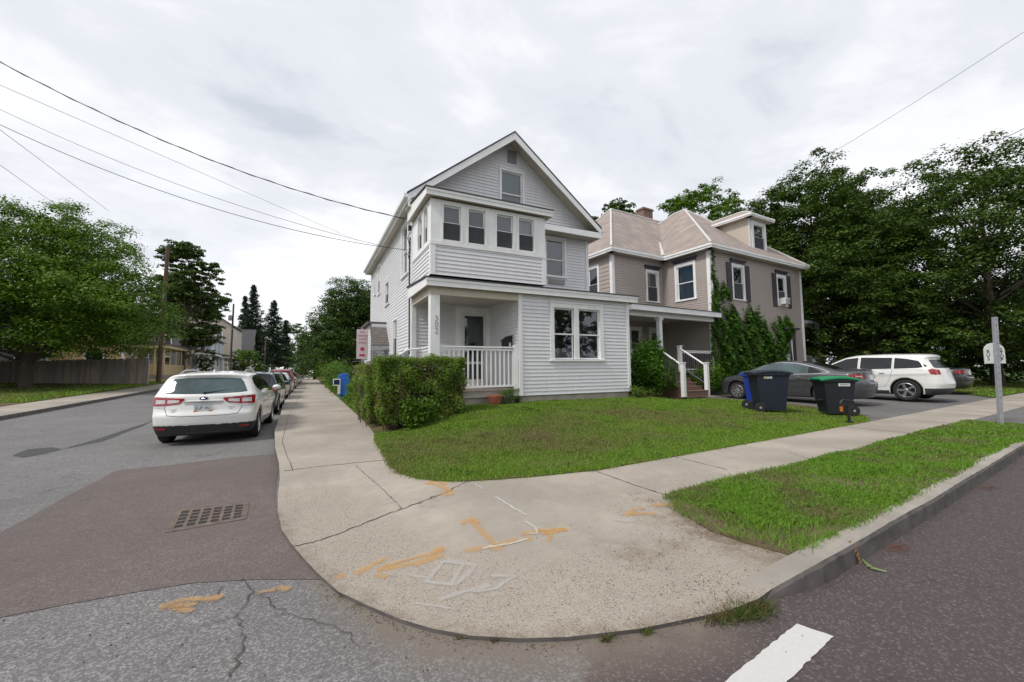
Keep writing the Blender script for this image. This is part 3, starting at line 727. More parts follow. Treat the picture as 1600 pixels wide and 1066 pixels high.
# front door inside the porch
DFL = 0.98
WF.holes.append((3.9, 5.0, DFL, 3.36))
mb = MB(); cboard(mb, WF, 3.9, 4.07, DFL, 3.36); mb.box((4.072, 0, 3.19), (4.998, 0.028, 3.358), M_TRIM, WF); cboard(mb, WF, 4.9, 5.0, DFL, 3.19)
mb.box((4.07, -0.08, DFL), (4.9, -0.06, 3.19), M_DARK, WF); dfr = build('door_frame', mb, wh)
mb = MB()
for a, b, c, d in ((4.07, 4.18, DFL, 3.19), (4.80, 4.9, DFL, 3.19), (4.181, 4.799, 3.10, 3.189), (4.181, 4.799, DFL, 1.16), (4.181, 4.799, 1.62, 1.70)): mb.box((a, -0.03, c), (b, 0.012, d), M_WHITE, WF)
dr = build('front_door', mb, wh); dr['label'] = 'white storm door with dark glass'
mb = MB(); mb.face([WF(4.18, -0.012, 1.16), WF(4.8, -0.012, 1.16), WF(4.8, -0.012, 1.62), WF(4.18, -0.012, 1.62)], M_GLASS); mb.face([WF(4.18, -0.012, 1.7), WF(4.8, -0.012, 1.7), WF(4.8, -0.012, 3.1), WF(4.18, -0.012, 3.1)], M_GLASS)
mb.face([WF(4.1, -0.05, 1.1), WF(4.88, -0.05, 1.1), WF(4.88, -0.05, 3.15), WF(4.1, -0.05, 3.15)], pm('door_dark', (0.012, 0.009, 0.009), 0.5, var=0.3)); build('door_glass', mb, dr)
mb = MB(); mb.tube([WF(4.21, 0.015, 2.0), WF(4.21, 0.06, 2.0), WF(4.21, 0.06, 2.1)], 0.012, M_CHROME); build('handle', mb, dr)
# siding
mb = MB()
clap(mb, WF, lambda z: (WX, WXR) if z < 6.36 else ((max(WX, XM - (PZ - 0.12 - z) / pitch), min(WXR, XM + (PZ - 0.12 - z) / pitch)) if z < PZ - .13 else None), 0.75, 8.96, M_SIDE_W)
s = build('front_siding', mb, wh)
mb = MB(); clap(mb, WPF, lambda z: (WQX, WXR), 0.743, 3.50, M_SIDE_W); build('lower_siding', mb, wh)
mb = MB(); clap(mb, WLS, lambda z: (-WYB, -WYF), 0.75, 6.36, M_SIDE_W); build('side_siding', mb, wh)
mb = MB(); clap(mb, WQS, lambda z: (-WYF, -WYP), DFL, 3.42, M_SIDE_W, 0.09); build('porch_siding', mb, wh)
mb = MB(); clap(mb, WRS, lambda z: (WYP, WYB) if z < 3.5 else (WYF, WYB), 0.75, 6.36, M_SIDE_W); clap(mb, WBK, lambda z: (-WXR, -WX), 0.75, 6.4, M_SIDE_W, 0.2); mb.face([(WX, WYB, 6.3), (WXR, WYB, 6.3), (XM, WYB, PZ - .1)], M_SIDE_W); build('rear_siding', mb, wh)
# sunroom
WSF = Wall((0, WYP, 0), (1, 0, 0), (0, -1, 0)); WSL = Wall((WX, 0, 0), (0, -1, 0), (-1, 0, 0))
SZ0, SZS, SZT = 3.80, 4.66, 5.72
mb = MB(); clap(mb, WSF, lambda z: (WX + .0, WSX), SZ0, SZS - 0.09, M_SIDE_W); clap(mb, WSL, lambda z: (-WYF, -WYP), SZ0, SZS - 0.09, M_SIDE_W); clap(mb, WSR, lambda z: (WYP, WYF), SZ0, SZS - 0.09, M_SIDE_W); build('sunroom_siding', mb, wh)
mb = MB(); WSF.holes = []
cboard(mb, WSF, WX - .028, WSX + .028, SZS - 0.1, SZS, n1=0.035); mb.box((-WYF, 0.0, SZS - 0.1), (-WYP - .001, 0.035, SZS), M_TRIM, WSL); mb.box((WYP + .001, 0, SZS - 0.1), (WYF, 0.035, SZS), M_TRIM, WSR)
cboard(mb, WSF, WX - .025, WX + 0.1, SZ0, SZS - 0.101, n1=0.026); cboard(mb, WSF, WSX - 0.1, WSX + .025, SZ0, SZS - 0.101, n1=0.026); mb.box((-WYP - 0.1, 0, SZ0), (-WYP - .0015, 0.0255, SZS - .101), M_TRIM, WSL)
wins = [(2.86, 3.42), (3.53, 4.09), (4.33, 4.91), (5.0, 5.56)]
us = [WX - .02] + [k for w in wins for k in w] + [WSX + .02]
for a, b in zip(us[0::2], us[1::2]): cboard(mb, WSF, a + .002, b - .002, SZS, SZT, n0=-0.08, n1=0.018)
for a, b in wins: mb.box((a, -0.08, 5.66), (b, 0.016, SZT), M_TRIM, WSF)
swins = [(-10.94, -10.42), (-10.30, -9.84)]
us = [-WYF] + [k for w in swins for k in w] + [-WYP - .0]
for a, b in zip(us[0::2], us[1::2]): cboard(mb, WSL, a, b - .002, SZS, SZT, n0=-0.07, n1=0.017)
for a, b in swins: mb.box((a, -0.07, 5.66), (b, 0.015, SZT), M_TRIM, WSL)
mb.box((WYP + .03, -0.08, SZS), (WYF, 0.0, SZT), M_TRIM, WSR)
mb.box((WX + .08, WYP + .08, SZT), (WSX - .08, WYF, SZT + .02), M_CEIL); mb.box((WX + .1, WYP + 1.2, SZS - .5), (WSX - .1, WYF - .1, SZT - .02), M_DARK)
build('sunroom_trim', mb, wh)
for i, (a, b) in enumerate(wins): window(wh, WSF, a, b, SZS + .005, 5.655, 0.045, curt=[(M_CURTD, 0, .98), None, (M_CURTD, 0, .98), (M_CURT, 0.45, .98)][i], sill=False, depth=0.5, fr=0.035)
for a, b in swins: window(wh, WSL, a, b, SZS + .005, 5.655, 0.04, sill=False, depth=0.3, fr=0.03)
# corner boards
mb = MB()
for (W, a, b, c, d) in ((WF, WXR - .09, WXR + .028, 3.5, 6.2), (WPF, WQX, WQX + .11, 0.74, 3.5), (WPF, WXR - .07, WXR + .028, 0.74, 3.5), (WLS, -WYB - .02, -WYB + .1, 0.75, 6.3), (WF, WX - .028, WX + .1, DFL, 3.4), (WF, WX - .028, WX + .06, 3.8, 6.3), (WLS, -WYF - .12, -WYF - .038, .75, 6.3), (WQS, -WYF, -WYF + .1, DFL, 3.4)): mb = MB(); cboard(mb, W, a, b, c, d); build('corner_board', mb, wh)
# main roof
mb = MB()
yf, yb = WYF - GOV, WYB + 0.35
for sgn in (-1, 1):
    xe = XM + sgn * (XM - WX + EOV)
    poly = [(XM, yf, PZ), (xe, yf, EZ), (xe, yb, EZ), (XM, yb, PZ)]
    mb.prism([Vector(p) - Vector((0, 0, .05)) for p in poly], (0, 0, .05), M_ROOF_D)
rf = build('roof', mb, wh)
mb = MB()
for sgn in (-1, 1):
    xe = XM + sgn * (XM - WX + EOV - .02)
    for y, t in ((yf + .012, .035), (yb - .05, .035)):
        mb.prism([(XM, y, PZ - .05), (xe, y, EZ - .05), (xe, y, EZ - .05 - .20), (XM, y, PZ - .05 - .24)], (0, t, 0), M_TRIM)
    mb.prism([(XM, yf + .047, PZ - .12), (xe - sgn * .02, yf + .047, EZ - .12), (xe - sgn * .02, yf + .047, EZ - .16), (XM, yf + .047, PZ - .16)], (0, GOV - .05, 0), M_SOFFIT)
    x2 = xe - sgn * 0.03
    mb.box((min(xe, x2), yf + .05, EZ - .25), (max(xe, x2), yb - .06, EZ - .052), M_TRIM)
    xw = WX if sgn < 0 else WXR
    mb.box((min(x2, xw), yf + .06, EZ - .24), (max(x2, xw), yb - .07, EZ - .215), M_SOFFIT)
    mb.box((xe - (.1 if sgn < 0 else -.0), yf + .02, EZ - .15), (xe + (.0 if sgn < 0 else .1), yb - .06, EZ - .04), M_TRIM)
fb = build('fascia', mb, wh)
mb = MB()  # gable pent roof and its fascia
mb.prism([(WX - EOV + .03, yf + .03, EZ - .18), (WX - EOV + .03, WYF, EZ + .03), (WX - EOV + .03, WYF, EZ - .1), (WX - EOV + .03, yf + .03, EZ - .22)], (WXR - WX + 2 * EOV - .06, 0, 0), M_ROOF_D)
mb.box((WX - EOV + .035, yf + .02, EZ - .40), (WXR + EOV - .035, yf + .06, EZ - .20), M_TRIM); mb.box((WX - EOV + .04, yf + .06, EZ - .39), (WXR + EOV - .04, WYF, EZ - .37), M_SOFFIT)
mb.box((WXR + EOV - .07, yf + .06, EZ - .398), (WXR + EOV - .037, WYF + .3, EZ - .26), M_TRIM)
build('pent_roof', mb, wh)
mb = MB(); mb.box((5.69, 0, 8.28), (6.02, .03, 8.72), pm('vent_grey', (0.25, 0.25, 0.27), .6), WF)
for i in range(9): mb.box((5.71, .03, 8.31 + i * .043), (6.0, .038, 8.33 + i * .043), MATS['vent_grey'], WF)
build('gable_vent', mb, wh)
# sunroom roof, porch roof (low shed roofs with deep fascias)
def shed(x0, x1, y0, y1, ztop, zback, fh, name, prj=.0):
    mb = MB()
    mb.prism([(x0, y0, ztop), (x0, y1, zback), (x0, y1, zback - .06), (x0, y0, ztop - .03)], (x1 - x0, 0, 0), M_ROOF_D)
    r = build(name, mb, wh); mb = MB()
    mb.box((x0 + .03, y0 + .03, ztop - fh), (x1 - .03, y0 + .055, ztop - .031), M_TRIM)
    mb.box((x0 + .015, y0 + .015, ztop - .1), (x1 - .015, y0 + .03, ztop - .032), M_TRIM)
    for xa, xb, xc in ((x0 + .03, x0 + .055, x0 + .015), (x1 - .055, x1 - .03, x1 - .03)):
        mb.prism([(xa, y0 + .056, ztop - fh), (xa, y1, ztop - fh), (xa, y1, zback - .065), (xa, y0 + .056, ztop - .036)], (xb - xa, 0, 0), M_TRIM)
    mb.box((x0 + .056, y0 + .056, ztop - fh + .02), (x1 - .056, y1, ztop - fh + .04), M_SOFFIT)
    build('fascia', mb, r); return r
shed(WX - .2, 6.09, WYP - .2, WYF, 5.945, 6.22, 0.20, 'sunroom_roof'); shed(WX - .18, 9.19, WYP - .18, WYF, 3.71, 3.86, 0.22, 'porch_roof')
# porch: beam, ceiling, floor, post, railings, base
mb = MB(); mb.box((WX - .02, WYP - .02, 3.30), (WQX, WYP + .16, 3.51), M_SOFFIT); mb.box((WX - .02, WYP + .161, 3.30), (WX + .14, WYF, 3.51), M_SOFFIT); build('porch_beam', mb, wh)
mb = MB(); mb.box((WX + .14, WYP + .16, 3.42), (WQX, WYF, 3.45), M_CEIL); build('porch_ceiling', mb, wh)
mb = MB(); mb.box((WX - .05, WYP - .04, 0.90), (WQX, WYF, 0.945), M_WOODF); mb.box((WX - .03, WYP - .02, 0.74), (WQX, WYP + .02, 0.9), M_CONC); build('porch_floor', mb, wh)
mb = MB(); mb.box((WX - .01, WYP - .01, 0.945), (WX + .22, WYP + .21, 3.30), M_TRIM); post = build('porch_post', mb, wh)
for i, ch in enumerate('302'):
    mb = MB(); text_mb(mb, ch, lambda x, y, d, i=i: (WX + .135 + x, WYP - .012 - d, 2.71 - i * .155 + y), 0.2, M_STEEL, 0.006); t = build('house_number', mb, post); t['label'] = 'metal digit ' + ch
railing(wh, ((WX + .22, WYP + .06), (WQX - .02, WYP + .06)), 0.99, 2.05, M_TRIM, 0.125); railing(wh, ((WX + .06, WYP + .21), (WX + .06, WYP + 1.0)), 0.99, 2.05, M_TRIM, 0.125)
mb = MB(); mb.box((WQX - .12, WYP + .01, .945), (WQX - .01, WYP + .11, 2.10), M_TRIM); build('newel', mb, wh)
mb = MB(); mb.box((WX + .03, WYP + .03, 0.2), (WQX, WYP + .2, .74), M_CONC); mb.box((WX + .031, WYP + .2, .2), (WX + .2, WYF, .74), M_CONC)
mb.box((WX + .02, WYF, 0), (WXR - .03, WYB - .02, .76), M_CONC); mb.box((WQX + .03, WYP + .03, .2), (WXR - .03, WYF, .745), M_CONC); build('foundation', mb, wh)
# porch steps on the side street with handrail
mb = MB()
for i in range(4): mb.box((WX - .35 - i * .27, WYP + 1.05, 0.2), (WX - .08 - i * .27 + (.03 if i == 0 else 0), WYF - .05, 0.78 - i * .17), M_WOODF)
build('porch_steps', mb, wh)
mb = MB(); mb.tube([(WX, WYP + 1.02, 2.02), (WX - .35, WYP + 1.02, 1.98), (WX - 1.05, WYP + 1.02, 1.5)], .028, M_TRIM); mb.tube([(WX - 1.05, WYP + 1.02, 1.52), (WX - 1.05, WYP + 1.02, .2)], .03, M_TRIM); build('handrail', mb, wh)
# side entry vestibule with a bracketed hood over its door
vx0, vy0, vy1 = 2.05, 16.0, 18.2; WV = Wall((0, vy0, 0), (1, 0, 0), (0, -1, 0)); WVL = Wall((vx0, 0, 0), (0, -1, 0), (-1, 0, 0))
mb = MB(); clap(mb, WV, lambda z: (vx0, WX), .3, 3.25, M_SIDE_W); clap(mb, WVL, lambda z: (-vy1, -vy0), .3, 3.25, M_SIDE_W); mb.box((vx0 - .15, vy0 - .02, 3.25), (WX, vy1 + .1, 3.32), M_ROOF_B); mb.box((vx0 + .02, vy0 + .02, .3), (WX, vy1, 3.1), M_DARK); build('side_entry', mb, wh)
hd = MB(); hd.prism([(vx0 - .06, vy0, 3.12), (vx0 - .06, vy0 - .68, 2.40), (vx0 - .06, vy0 - .68, 2.34), (vx0 - .06, vy0, 3.06)], (WX - vx0 + .10, 0, 0), M_ROOF_B)
hood = build('door_hood', hd, wh); hood['label'] = 'small shingled hood on timber brackets over the side entry'
mb = MB(); mb.box((vx0 - .055, vy0 - .69, 2.24), (WX + .035, vy0 - .66, 2.36), M_STEEL); build('fascia', mb, hood)
for x in (vx0 + .02, WX - .06):
    mb = MB(); mb.tube([(x, vy0 - .03, 1.62), (x, vy0 - .6, 2.24)], .032, M_STEEL, 4); mb.tube([(x, vy0 - .02, 2.22), (x, vy0 - .66, 2.22)], .03, M_STEEL, 4); mb.tube([(x, vy0 - .04, 1.55), (x, vy0 - .04, 2.24)], .03, M_STEEL, 4); build('bracket', mb, hood)
mb = MB(); mb.tube([(vx0 + .04, vy0 - .35, 1.65), (WX - .06, vy0 - .35, 2.2)], .028, M_STEEL, 4); mb.tube([(vx0 + .04, vy0 - .35, 2.2), (WX - .06, vy0 - .35, 1.65)], .028, M_STEEL, 4); build('cross_brace', mb, hood)
# electric service on the side wall
mb = MB(); mb.tube([(WX - .06, 11.75, 5.35), (WX - .07, 11.75, 4.0), (WX - .06, 11.75, 2.4), (WX - .06, 11.75, 1.9)], .022, M_CABLE)
mb.tube([(WX - .06, 11.72, 5.5), (WX - .14, 11.68, 5.3), (WX - .05, 11.72, 5.0), (WX - .12, 11.75, 4.85), (WX - .05, 11.75, 4.6)], .012, M_CABLE, 6); mb.box((WX - .12, 11.64, 5.55), (WX - .02, 11.76, 5.68), M_BLACK)
build('service_cable', mb, wh)
mb = MB(); mb.box((WX - .16, 12.0, 1.55), (WX - .02, 12.35, 2.05), M_STEEL); mb.lathe([(0, .0), (.09, .0), (.09, -.1), (0, -.12)], M_STEEL, (WX - .16, 12.18, 1.85), 'x'); build('meter_box', mb, wh)
# mailbox (hangs on the porch wall)
mx = thing('mailbox', 'black wall mailbox with a pale sticker, beside the corner house porch railing', 'mailbox', (WQX, WYP + .5, 2.0))
mb = MB(); mb.prism([(WQX - .02, WYP + .32, 1.98), (WQX - .16, WYP + .32, 1.98), (WQX - .16, WYP + .32, 2.25), (WQX - .02, WYP + .32, 2.36)], (0, .42, 0), M_BLACK); bx = build('box', mb, mx, bevel=.008)
mb = MB(); mb.prism([(WQX - .18, WYP + .30, 2.245), (WQX - .01, WYP + .30, 2.375), (WQX - .01, WYP + .30, 2.39), (WQX - .19, WYP + .30, 2.255)], (0, .46, 0), M_BLACK); build('lid', mb, mx)
mb = MB(); mb.face([(WQX - .12, WYP + .318, 2.06), (WQX - .06, WYP + .318, 2.09), (WQX - .07, WYP + .318, 2.19), (WQX - .13, WYP + .318, 2.16)], M_WHITE); build('sticker', mb, mx)

# ================================================================ taupe L-shaped house
ga = R(3.9); GO = Vector((16.52, 12.43, 0)); GU = Vector((math.cos(ga), math.sin(ga), 0)); GV = Vector((-math.sin(ga), math.cos(ga), 0))
def gp(u, v, z): return GO + GU * u + GV * v + Vector((0, 0, z))
gh = thing('taupe_house', 'taupe two-storey clapboard house with pinkish slate hip roof, dormer and climbing vines', 'house', gp(0, 0, .4), ga)
GW, GB, GI, GL = 8.42, 9.2, 2.62, -3.6
GWF = Wall(GO, GU, -GV); GWL = Wall(GO, -GV, -GU)             # u along -V for the wing's left side
GMF = Wall(gp(0, GI, 0), GU, -GV); GML = Wall(gp(GL, 0, 0), -GV, -GU); GRS = Wall(gp(GW, 0, 0), GV, GU)
def shutters(W, u0, u1, z0, z1, w=0.42):
    for a, b in ((u0 - w, u0 - .01), (u1 + .01, u1 + w)):
        mb = MB(); mb.box((a, .015, z0), (b, .05, z1), M_SHUT, W)
        n = int((z1 - z0) / .07)
        for i in range(n): mb.box((a + .05, .05, z0 + .05 + i * .07), (b - .05, .062, z0 + .085 + i * .07), M_SHUT, W)
        build('shutter', mb, gh)
def crown(W, u0, u1, z):
    mb = MB(); mb.box((u0 - .03, .0, z), (u1 + .03, .06, z + .12), M_SHUT, W); mb.box((u0 - .1, .0, z + .12), (u1 + .1, .12, z + .19), M_SHUT, W)
    build('window_crown', mb, gh)
window(gh, GWF, 1.68, 2.78, 4.72, 6.50, .13, curt=(M_CURT, 0, .55)); shutters(GWF, 1.68, 2.78, 4.68, 6.52); crown(GWF, 1.68, 2.78, 6.54)
window(gh, GWF, 5.75, 6.78, 4.72, 6.42, .13, curt=None); shutters(GWF, 5.75, 6.78, 4.66, 6.44); crown(GWF, 5.75, 6.78, 6.46)
window(gh, GWF, 1.72, 2.72, 1.95, 3.5, .13, curt=(M_CURTD, 0, 1)); crown(GWF, 1.72, 2.72, 3.54)
window(gh, GWL, -1.9, -.72, 4.74, 6.60, .13, curt=(M_CURTB, 0, 1), lower=None, label='window with blue curtain'); crown(GWL, -1.9, -.72, 6.64)
window(gh, GMF, -1.32, -.36, 4.78, 6.42, .11, curt=(M_CURTD, .3, 1)); crown(GMF, -1.32, -.36, 6.46)
window(gh, GMF, -2.6, -1.75, 1.95, 3.45, .11, curt=(M_CURTD, 0, 1)); window(gh, GML, -4.4, -3.5, 4.8, 6.6, .12, curt=(M_CURTD, 0, 1))
for a in (2, 6): window(gh, GRS, a, a + 1, 4.7, 6.3, .12, curt=(M_CURTD, 0, 1)); window(gh, GRS, a, a + 1, 1.9, 3.4, .12, curt=(M_CURTD, 0, 1))
# doors
def gdoor(W, u0, u1, z0, z1, name, dark=False):
    mb = MB(); cboard(mb, W, u0, u0 + .13, z0, z1); cboard(mb, W, u1 - .13, u1, z0, z1); mb.box((u0 + .131, 0, z1 - .13), (u1 - .131, .028, z1 - .001), M_TRIM, W)
    mb.box((u0 + .13, -.06, z0), (u1 - .13, -.03, z1 - .13), M_WHITE, W); o = build(name, mb, gh)
    mb = MB(); mb.box((u0 + .25, -.03, z0 + 1.0), (u1 - .25, -.02, z1 - .3), M_DARK, W); mb.face([W(u0 + .25, -.012, z0 + 1.0), W(u1 - .25, -.012, z0 + 1.0), W(u1 - .25, -.012, z1 - .3), W(u0 + .25, -.012, z1 - .3)], M_GLASS); build('door_glass', mb, o)
    mb = MB(); mb.tube([W(u1 - .2, -.03, z0 + .95), W(u1 - .2, .04, z0 + .95)], .025, M_CHROME); build('handle', mb, o); W.holes.append((u0 + .01, u1 - .01, z0, z1)); return o
gdoor(GMF, -1.22, -.2, 1.35, 3.5, 'front_door'); gdoor(GWF, 5.95, 7.05, 1.15, 3.42, 'side_door')
mb = MB(); mb.box((6.0, 0, 3.45), (7.35, .3, 3.56), M_SHUT, GWF); mb.box((7.08, .02, 1.15), (7.38, .05, 3.44), M_SHUT, GWF); build('door_canopy', mb, gh)
# air conditioner standing out of the upper right window
ac = thing('air_conditioner', 'white window air conditioner in the right upper window of the taupe house', 'air conditioner', GWF(6.26, .2, 4.8))
mb = MB(); mb.box((6.0, -.05, 4.80), (6.52, .30, 5.14), M_WHITE, GWF); build('casing', mb, ac, bevel=.015); mb = MB()
for i in range(8): mb.box((6.04, .30, 4.83 + i * .035), (6.24, .306, 4.845 + i * .035), M_STEEL, GWF); mb.box((6.29, .30, 4.83 + i * .035), (6.49, .306, 4.845 + i * .035), M_SHUT, GWF)
build('grille', mb, ac)
E2 = 0.115
mb = MB(); clap(mb, GWF, lambda z: (0, GW), .95, 6.95, M_SIDE_G, E2); build('front_siding', mb, gh)
mb = MB(); clap(mb, GWL, lambda z: (-GI, 0), .95, 6.95, M_SIDE_G, E2); clap(mb, GMF, lambda z: (GL, 0), .95, 6.95, M_SIDE_G, E2); build('wing_siding', mb, gh)
mb = MB(); clap(mb, GML, lambda z: (-GB, -GI), .95, 6.95, M_SIDE_G, .2); clap(mb, GRS, lambda z: (0, GB), .95, 6.95, M_SIDE_G, .2)
mb.face([gp(GL, GB, .9), gp(GW, GB, .9), gp(GW, GB, 6.95), gp(GL, GB, 6.95)], M_SIDE_G); build('rear_siding', mb, gh)
mb = MB()
def gbox(mb, u0, u1, v0, v1, z0, z1, m): mb.box((u0, v0, z0), (u1, v1, z1), m, gp)
gbox(mb, .03, GW - .03, .03, GB - .02, .1, .96, M_CONC); gbox(mb, GL + .03, .03, GI + .03, GB - .021, .1, .96, M_CONC); build('foundation', mb, gh)
mb = MB()
for W, a, b in ((GWF, -.036, .14), (GWF, GW - .14, GW + .036), (GWL, -.14, -.0005), (GMF, GL - .036, GL + .13), (GML, -GI - .13, -GI - .0005)): mb = MB(); cboard(mb, W, a, b, .95, 6.9); build('corner_board', mb, gh)
# hip roofs
o = .35; zt = 7.13
def hip(u0, u1, v0, v1, z, p, th=.05, along='v', name='roof'):
    mb = MB()
    if along == 'v':
        h = (u1 - u0) / 2; um = (u0 + u1) / 2; r0, r1 = (um, v0 + h), (um, v1 - h)
    else:
        h = (v1 - v0) / 2; vm = (v0 + v1) / 2; r0, r1 = (u0 + h, vm), (u1 - h, vm)
    zr = z + p * h; a, b, c, d = (u0, v0), (u1, v0), (u1, v1), (u0, v1)
    P = lambda q, zz: gp(q[0], q[1], zz)
    if along == 'v': fs = [[P(a, z), P(b, z), P(r0, zr)], [P(b, z), P(c, z), P(r1, zr), P(r0, zr)], [P(c, z), P(d, z), P(r1, zr)], [P(d, z), P(a, z), P(r0, zr), P(r1, zr)]]; hips = [(a, r0), (b, r0), (c, r1), (d, r1)]
    else: fs = [[P(a, z), P(b, z), P(r1, zr), P(r0, zr)], [P(b, z), P(c, z), P(r1, zr)], [P(c, z), P(d, z), P(r0, zr), P(r1, zr)], [P(d, z), P(a, z), P(r0, zr)]]; hips = [(a, r0), (d, r0), (b, r1), (c, r1)]
    for f in fs: mb.face(f, M_ROOF_S)
    mb.face([P(d, z - .02), P(c, z - .02), P(b, z - .02), P(a, z - .02)], M_ROOF_S)
    ro = build(name, mb, gh); mb = MB()
    for q, r in hips + [(r0, r1)]: 
        zq = zr if q == r0 else z
        mb.tube([P(q, zq + .015), P(r, zr + .015)], .06, M_TRIMG, 6)
    build('ridge_cap', mb, ro); return ro, r0, r1, zr
M_TRIMG = pm('ridge_metal', (0.56, 0.54, 0.53), .6, var=.12, vs=3)
ra, r0a, r1a, zra = hip(-o, GW + o, -o, GB + o, zt, .885)
rb, r0b, r1b, zrb = hip(GL - o, GW + o, GI - o, GB + o, zt - .003, 1.04, along='u')
rb['label'] = 'left hip roof behind the front wing'
mb = MB()
# valley flashing between the two roofs
mb.tube([gp(-o, GI - o, zt + .02), gp(-o + 3.2, GI - o + 3.2, zt + .02 + 3.2 * .93)], .10, M_TRIMG, 6); build('valley_flashing', mb, gh)
mb = MB()
def fas(u0, v0, u1, v1, z=zt, h=.2):
    a, b = Vector((u0, v0, 0)), Vector((u1, v1, 0)); d = (b - a).normalized(); n = Vector((d.y, -d.x, 0)); L = (b - a).length
    W = lambda u, k, zz: gp(a.x + d.x * u + n.x * k, a.y + d.y * u + n.y * k, zz)
    mb.box((0, -.03, z - h), (L, -.002, z - .022), M_TRIM, W); mb.box((0, 0, z - .1), (L, .03, z - .005), M_TRIM, W); mb.box((0, -.36, z - h + .01), (L, -.03, z - h + .03), M_SOFFIT, W)
fas(-o, -o, GW + o, -o); fas(-o, GI - o, -o, -o); fas(GL - o, GI - o, -o, GI - o); fas(GL - o, GB, GL - o, GI - o); fas(GW + o, -o, GW + o, GB); build('eaves', mb, gh)
# dormer
mb = MB(); du0, du1, dv, dz0, dz1 = 4.35, 6.05, .5, 7.7, 9.42
GDF = Wall(gp(0, dv, 0), GU, -GV)
window(gh, GDF, 4.56, 5.98, 7.78, 9.38, .2, curt=(M_CURTD, 0, .5), meet=.5, name='dormer_window', depth=.25)
zroof = lambda v: zt + .885 * (v + o)
for u, n in ((du0, 1), (du1, -1)): mb.face([gp(u, dv, zroof(dv)), gp(u, dv, dz1), gp(u, 2.2, dz1), gp(u, 2.2, zroof(2.2) - .1)], M_SIDE_C if n > 0 else M_SIDE_G)
mb.face([gp(du0, 2.2, dz1), gp(du1, 2.2, dz1), gp(du1, 2.2, 9.2), gp(du0, 2.2, 9.2)], M_SIDE_G); mb.face([gp(du0, dv + .01, dz1), gp(du1, dv + .01, dz1), gp(du1, 2.2, dz1), gp(du0, 2.2, dz1)], M_SIDE_G)
mb.face([gp(du0, dv + .01, 7.6), gp(4.58, dv + .01, 7.6), gp(4.58, dv + .01, dz1), gp(du0, dv + .01, dz1)], M_TRIM); mb.face([gp(5.96, dv + .01, 7.6), gp(du1, dv + .01, 7.6), gp(du1, dv + .01, dz1), gp(5.96, dv + .01, dz1)], M_TRIM)
mb.box((du0 - .02, 0, 7.62), (du0 + .12, .02, dz1), M_TRIM, GDF)
dm = build('dormer', mb, gh); mb = MB()
e = .32; um = (du0 + du1) / 2; zd = dz1 + .17; zr = zd + .62
A, B, C_, D_ = gp(du0 - e, dv - e, zd), gp(du1 + e, dv - e, zd), gp(du1 + e, 3.1, zd), gp(du0 - e, 3.1, zd); RF, RB = gp(um, dv + .75, zr), gp(um, 3.6, zr)
for f in ([A, B, RF], [B, C_, RB, RF], [D_, A, RF, RB], [A, D_, C_, B]): mb.face(f, M_ROOF_S)
rr = build('dormer_roof', mb, dm); mb = MB()
mb.tube([A, RF], .04, M_TRIMG, 5); mb.tube([B, RF], .04, M_TRIMG, 5); mb.tube([RF, RB], .04, M_TRIMG, 5); build('ridge_cap', mb, dm); mb = MB()
fas(du0 - e, dv - e, du1 + e, dv - e, zd, .17); fas(du0 - e, 2.9, du0 - e, dv - e, zd, .17); build('dormer_eaves', mb, dm)
mb = MB(); gbox(mb, 3.75, 4.65, 7.0, 7.6, 10.6, 12.3, M_BRICK); gbox(mb, 3.69, 4.71, 6.94, 7.66, 12.14, 12.24, M_BRICK); build('chimney', mb, gh)
# porch
mb = MB(); pz = 3.95
mb.prism([gp(-5.6, -.42, pz), gp(-5.6, GI, pz + .32), gp(-5.6, GI, pz + .26), gp(-5.6, -.42, pz - .03)], GU * 5.72, M_ROOF_D); pr = build('porch_roof', mb, gh); mb = MB()
for (a, b, c, d) in ((-5.58, .1, -.40, -.37), (-5.58, -5.55, -.37, GI), (.07, .1, -.37, 0)): gbox(mb, a, b, c, d, pz - .24, pz - .032, M_TRIM)
gbox(mb, -5.55, .07, -.37, GI, pz - .2, pz - .18, M_CEIL); gbox(mb, -5.4, 0, -.12, .06, pz - .42, pz - .2, M_TRIM); build('porch_beam', mb, pr)
mb = MB(); gbox(mb, -3.72, -3.56, -.1, .06, 1.33, pz - .42, M_TRIM); gbox(mb, -3.76, -3.52, -.14, .1, pz - .52, pz - .42, M_TRIM); build('porch_post', mb, gh)
mb = MB(); gbox(mb, -5.4, -.04, -.1, GI, 1.24, 1.32, M_WOODF); gbox(mb, -5.38, -.05, -.06, -.02, .5, 1.24, M_SHUT); build('porch_floor', mb, gh)
for a, b in ((-2.42, -.06), (-5.3, -3.8)): railing(gh, (gp(a, -.02, 0), gp(b, -.02, 0)), 1.36, 2.2, M_TRIM, .13, bm_=M_SHUT)
mb = MB()
for i in range(5): gbox(mb, -3.85, -2.55, -.1 - (i + 1) * .25, -.1 - i * .25, .3, 1.16 - i * .155, pm('stair_red', (0.2, .12, .09), .8, var=.2, vs=5)); gbox(mb, -3.87, -2.53, -.12 - (i + 1) * .25, -.1 - i * .25, 1.16 - i * .155, 1.19 - i * .155, MATS['stair_red'])
build('steps', mb, gh)
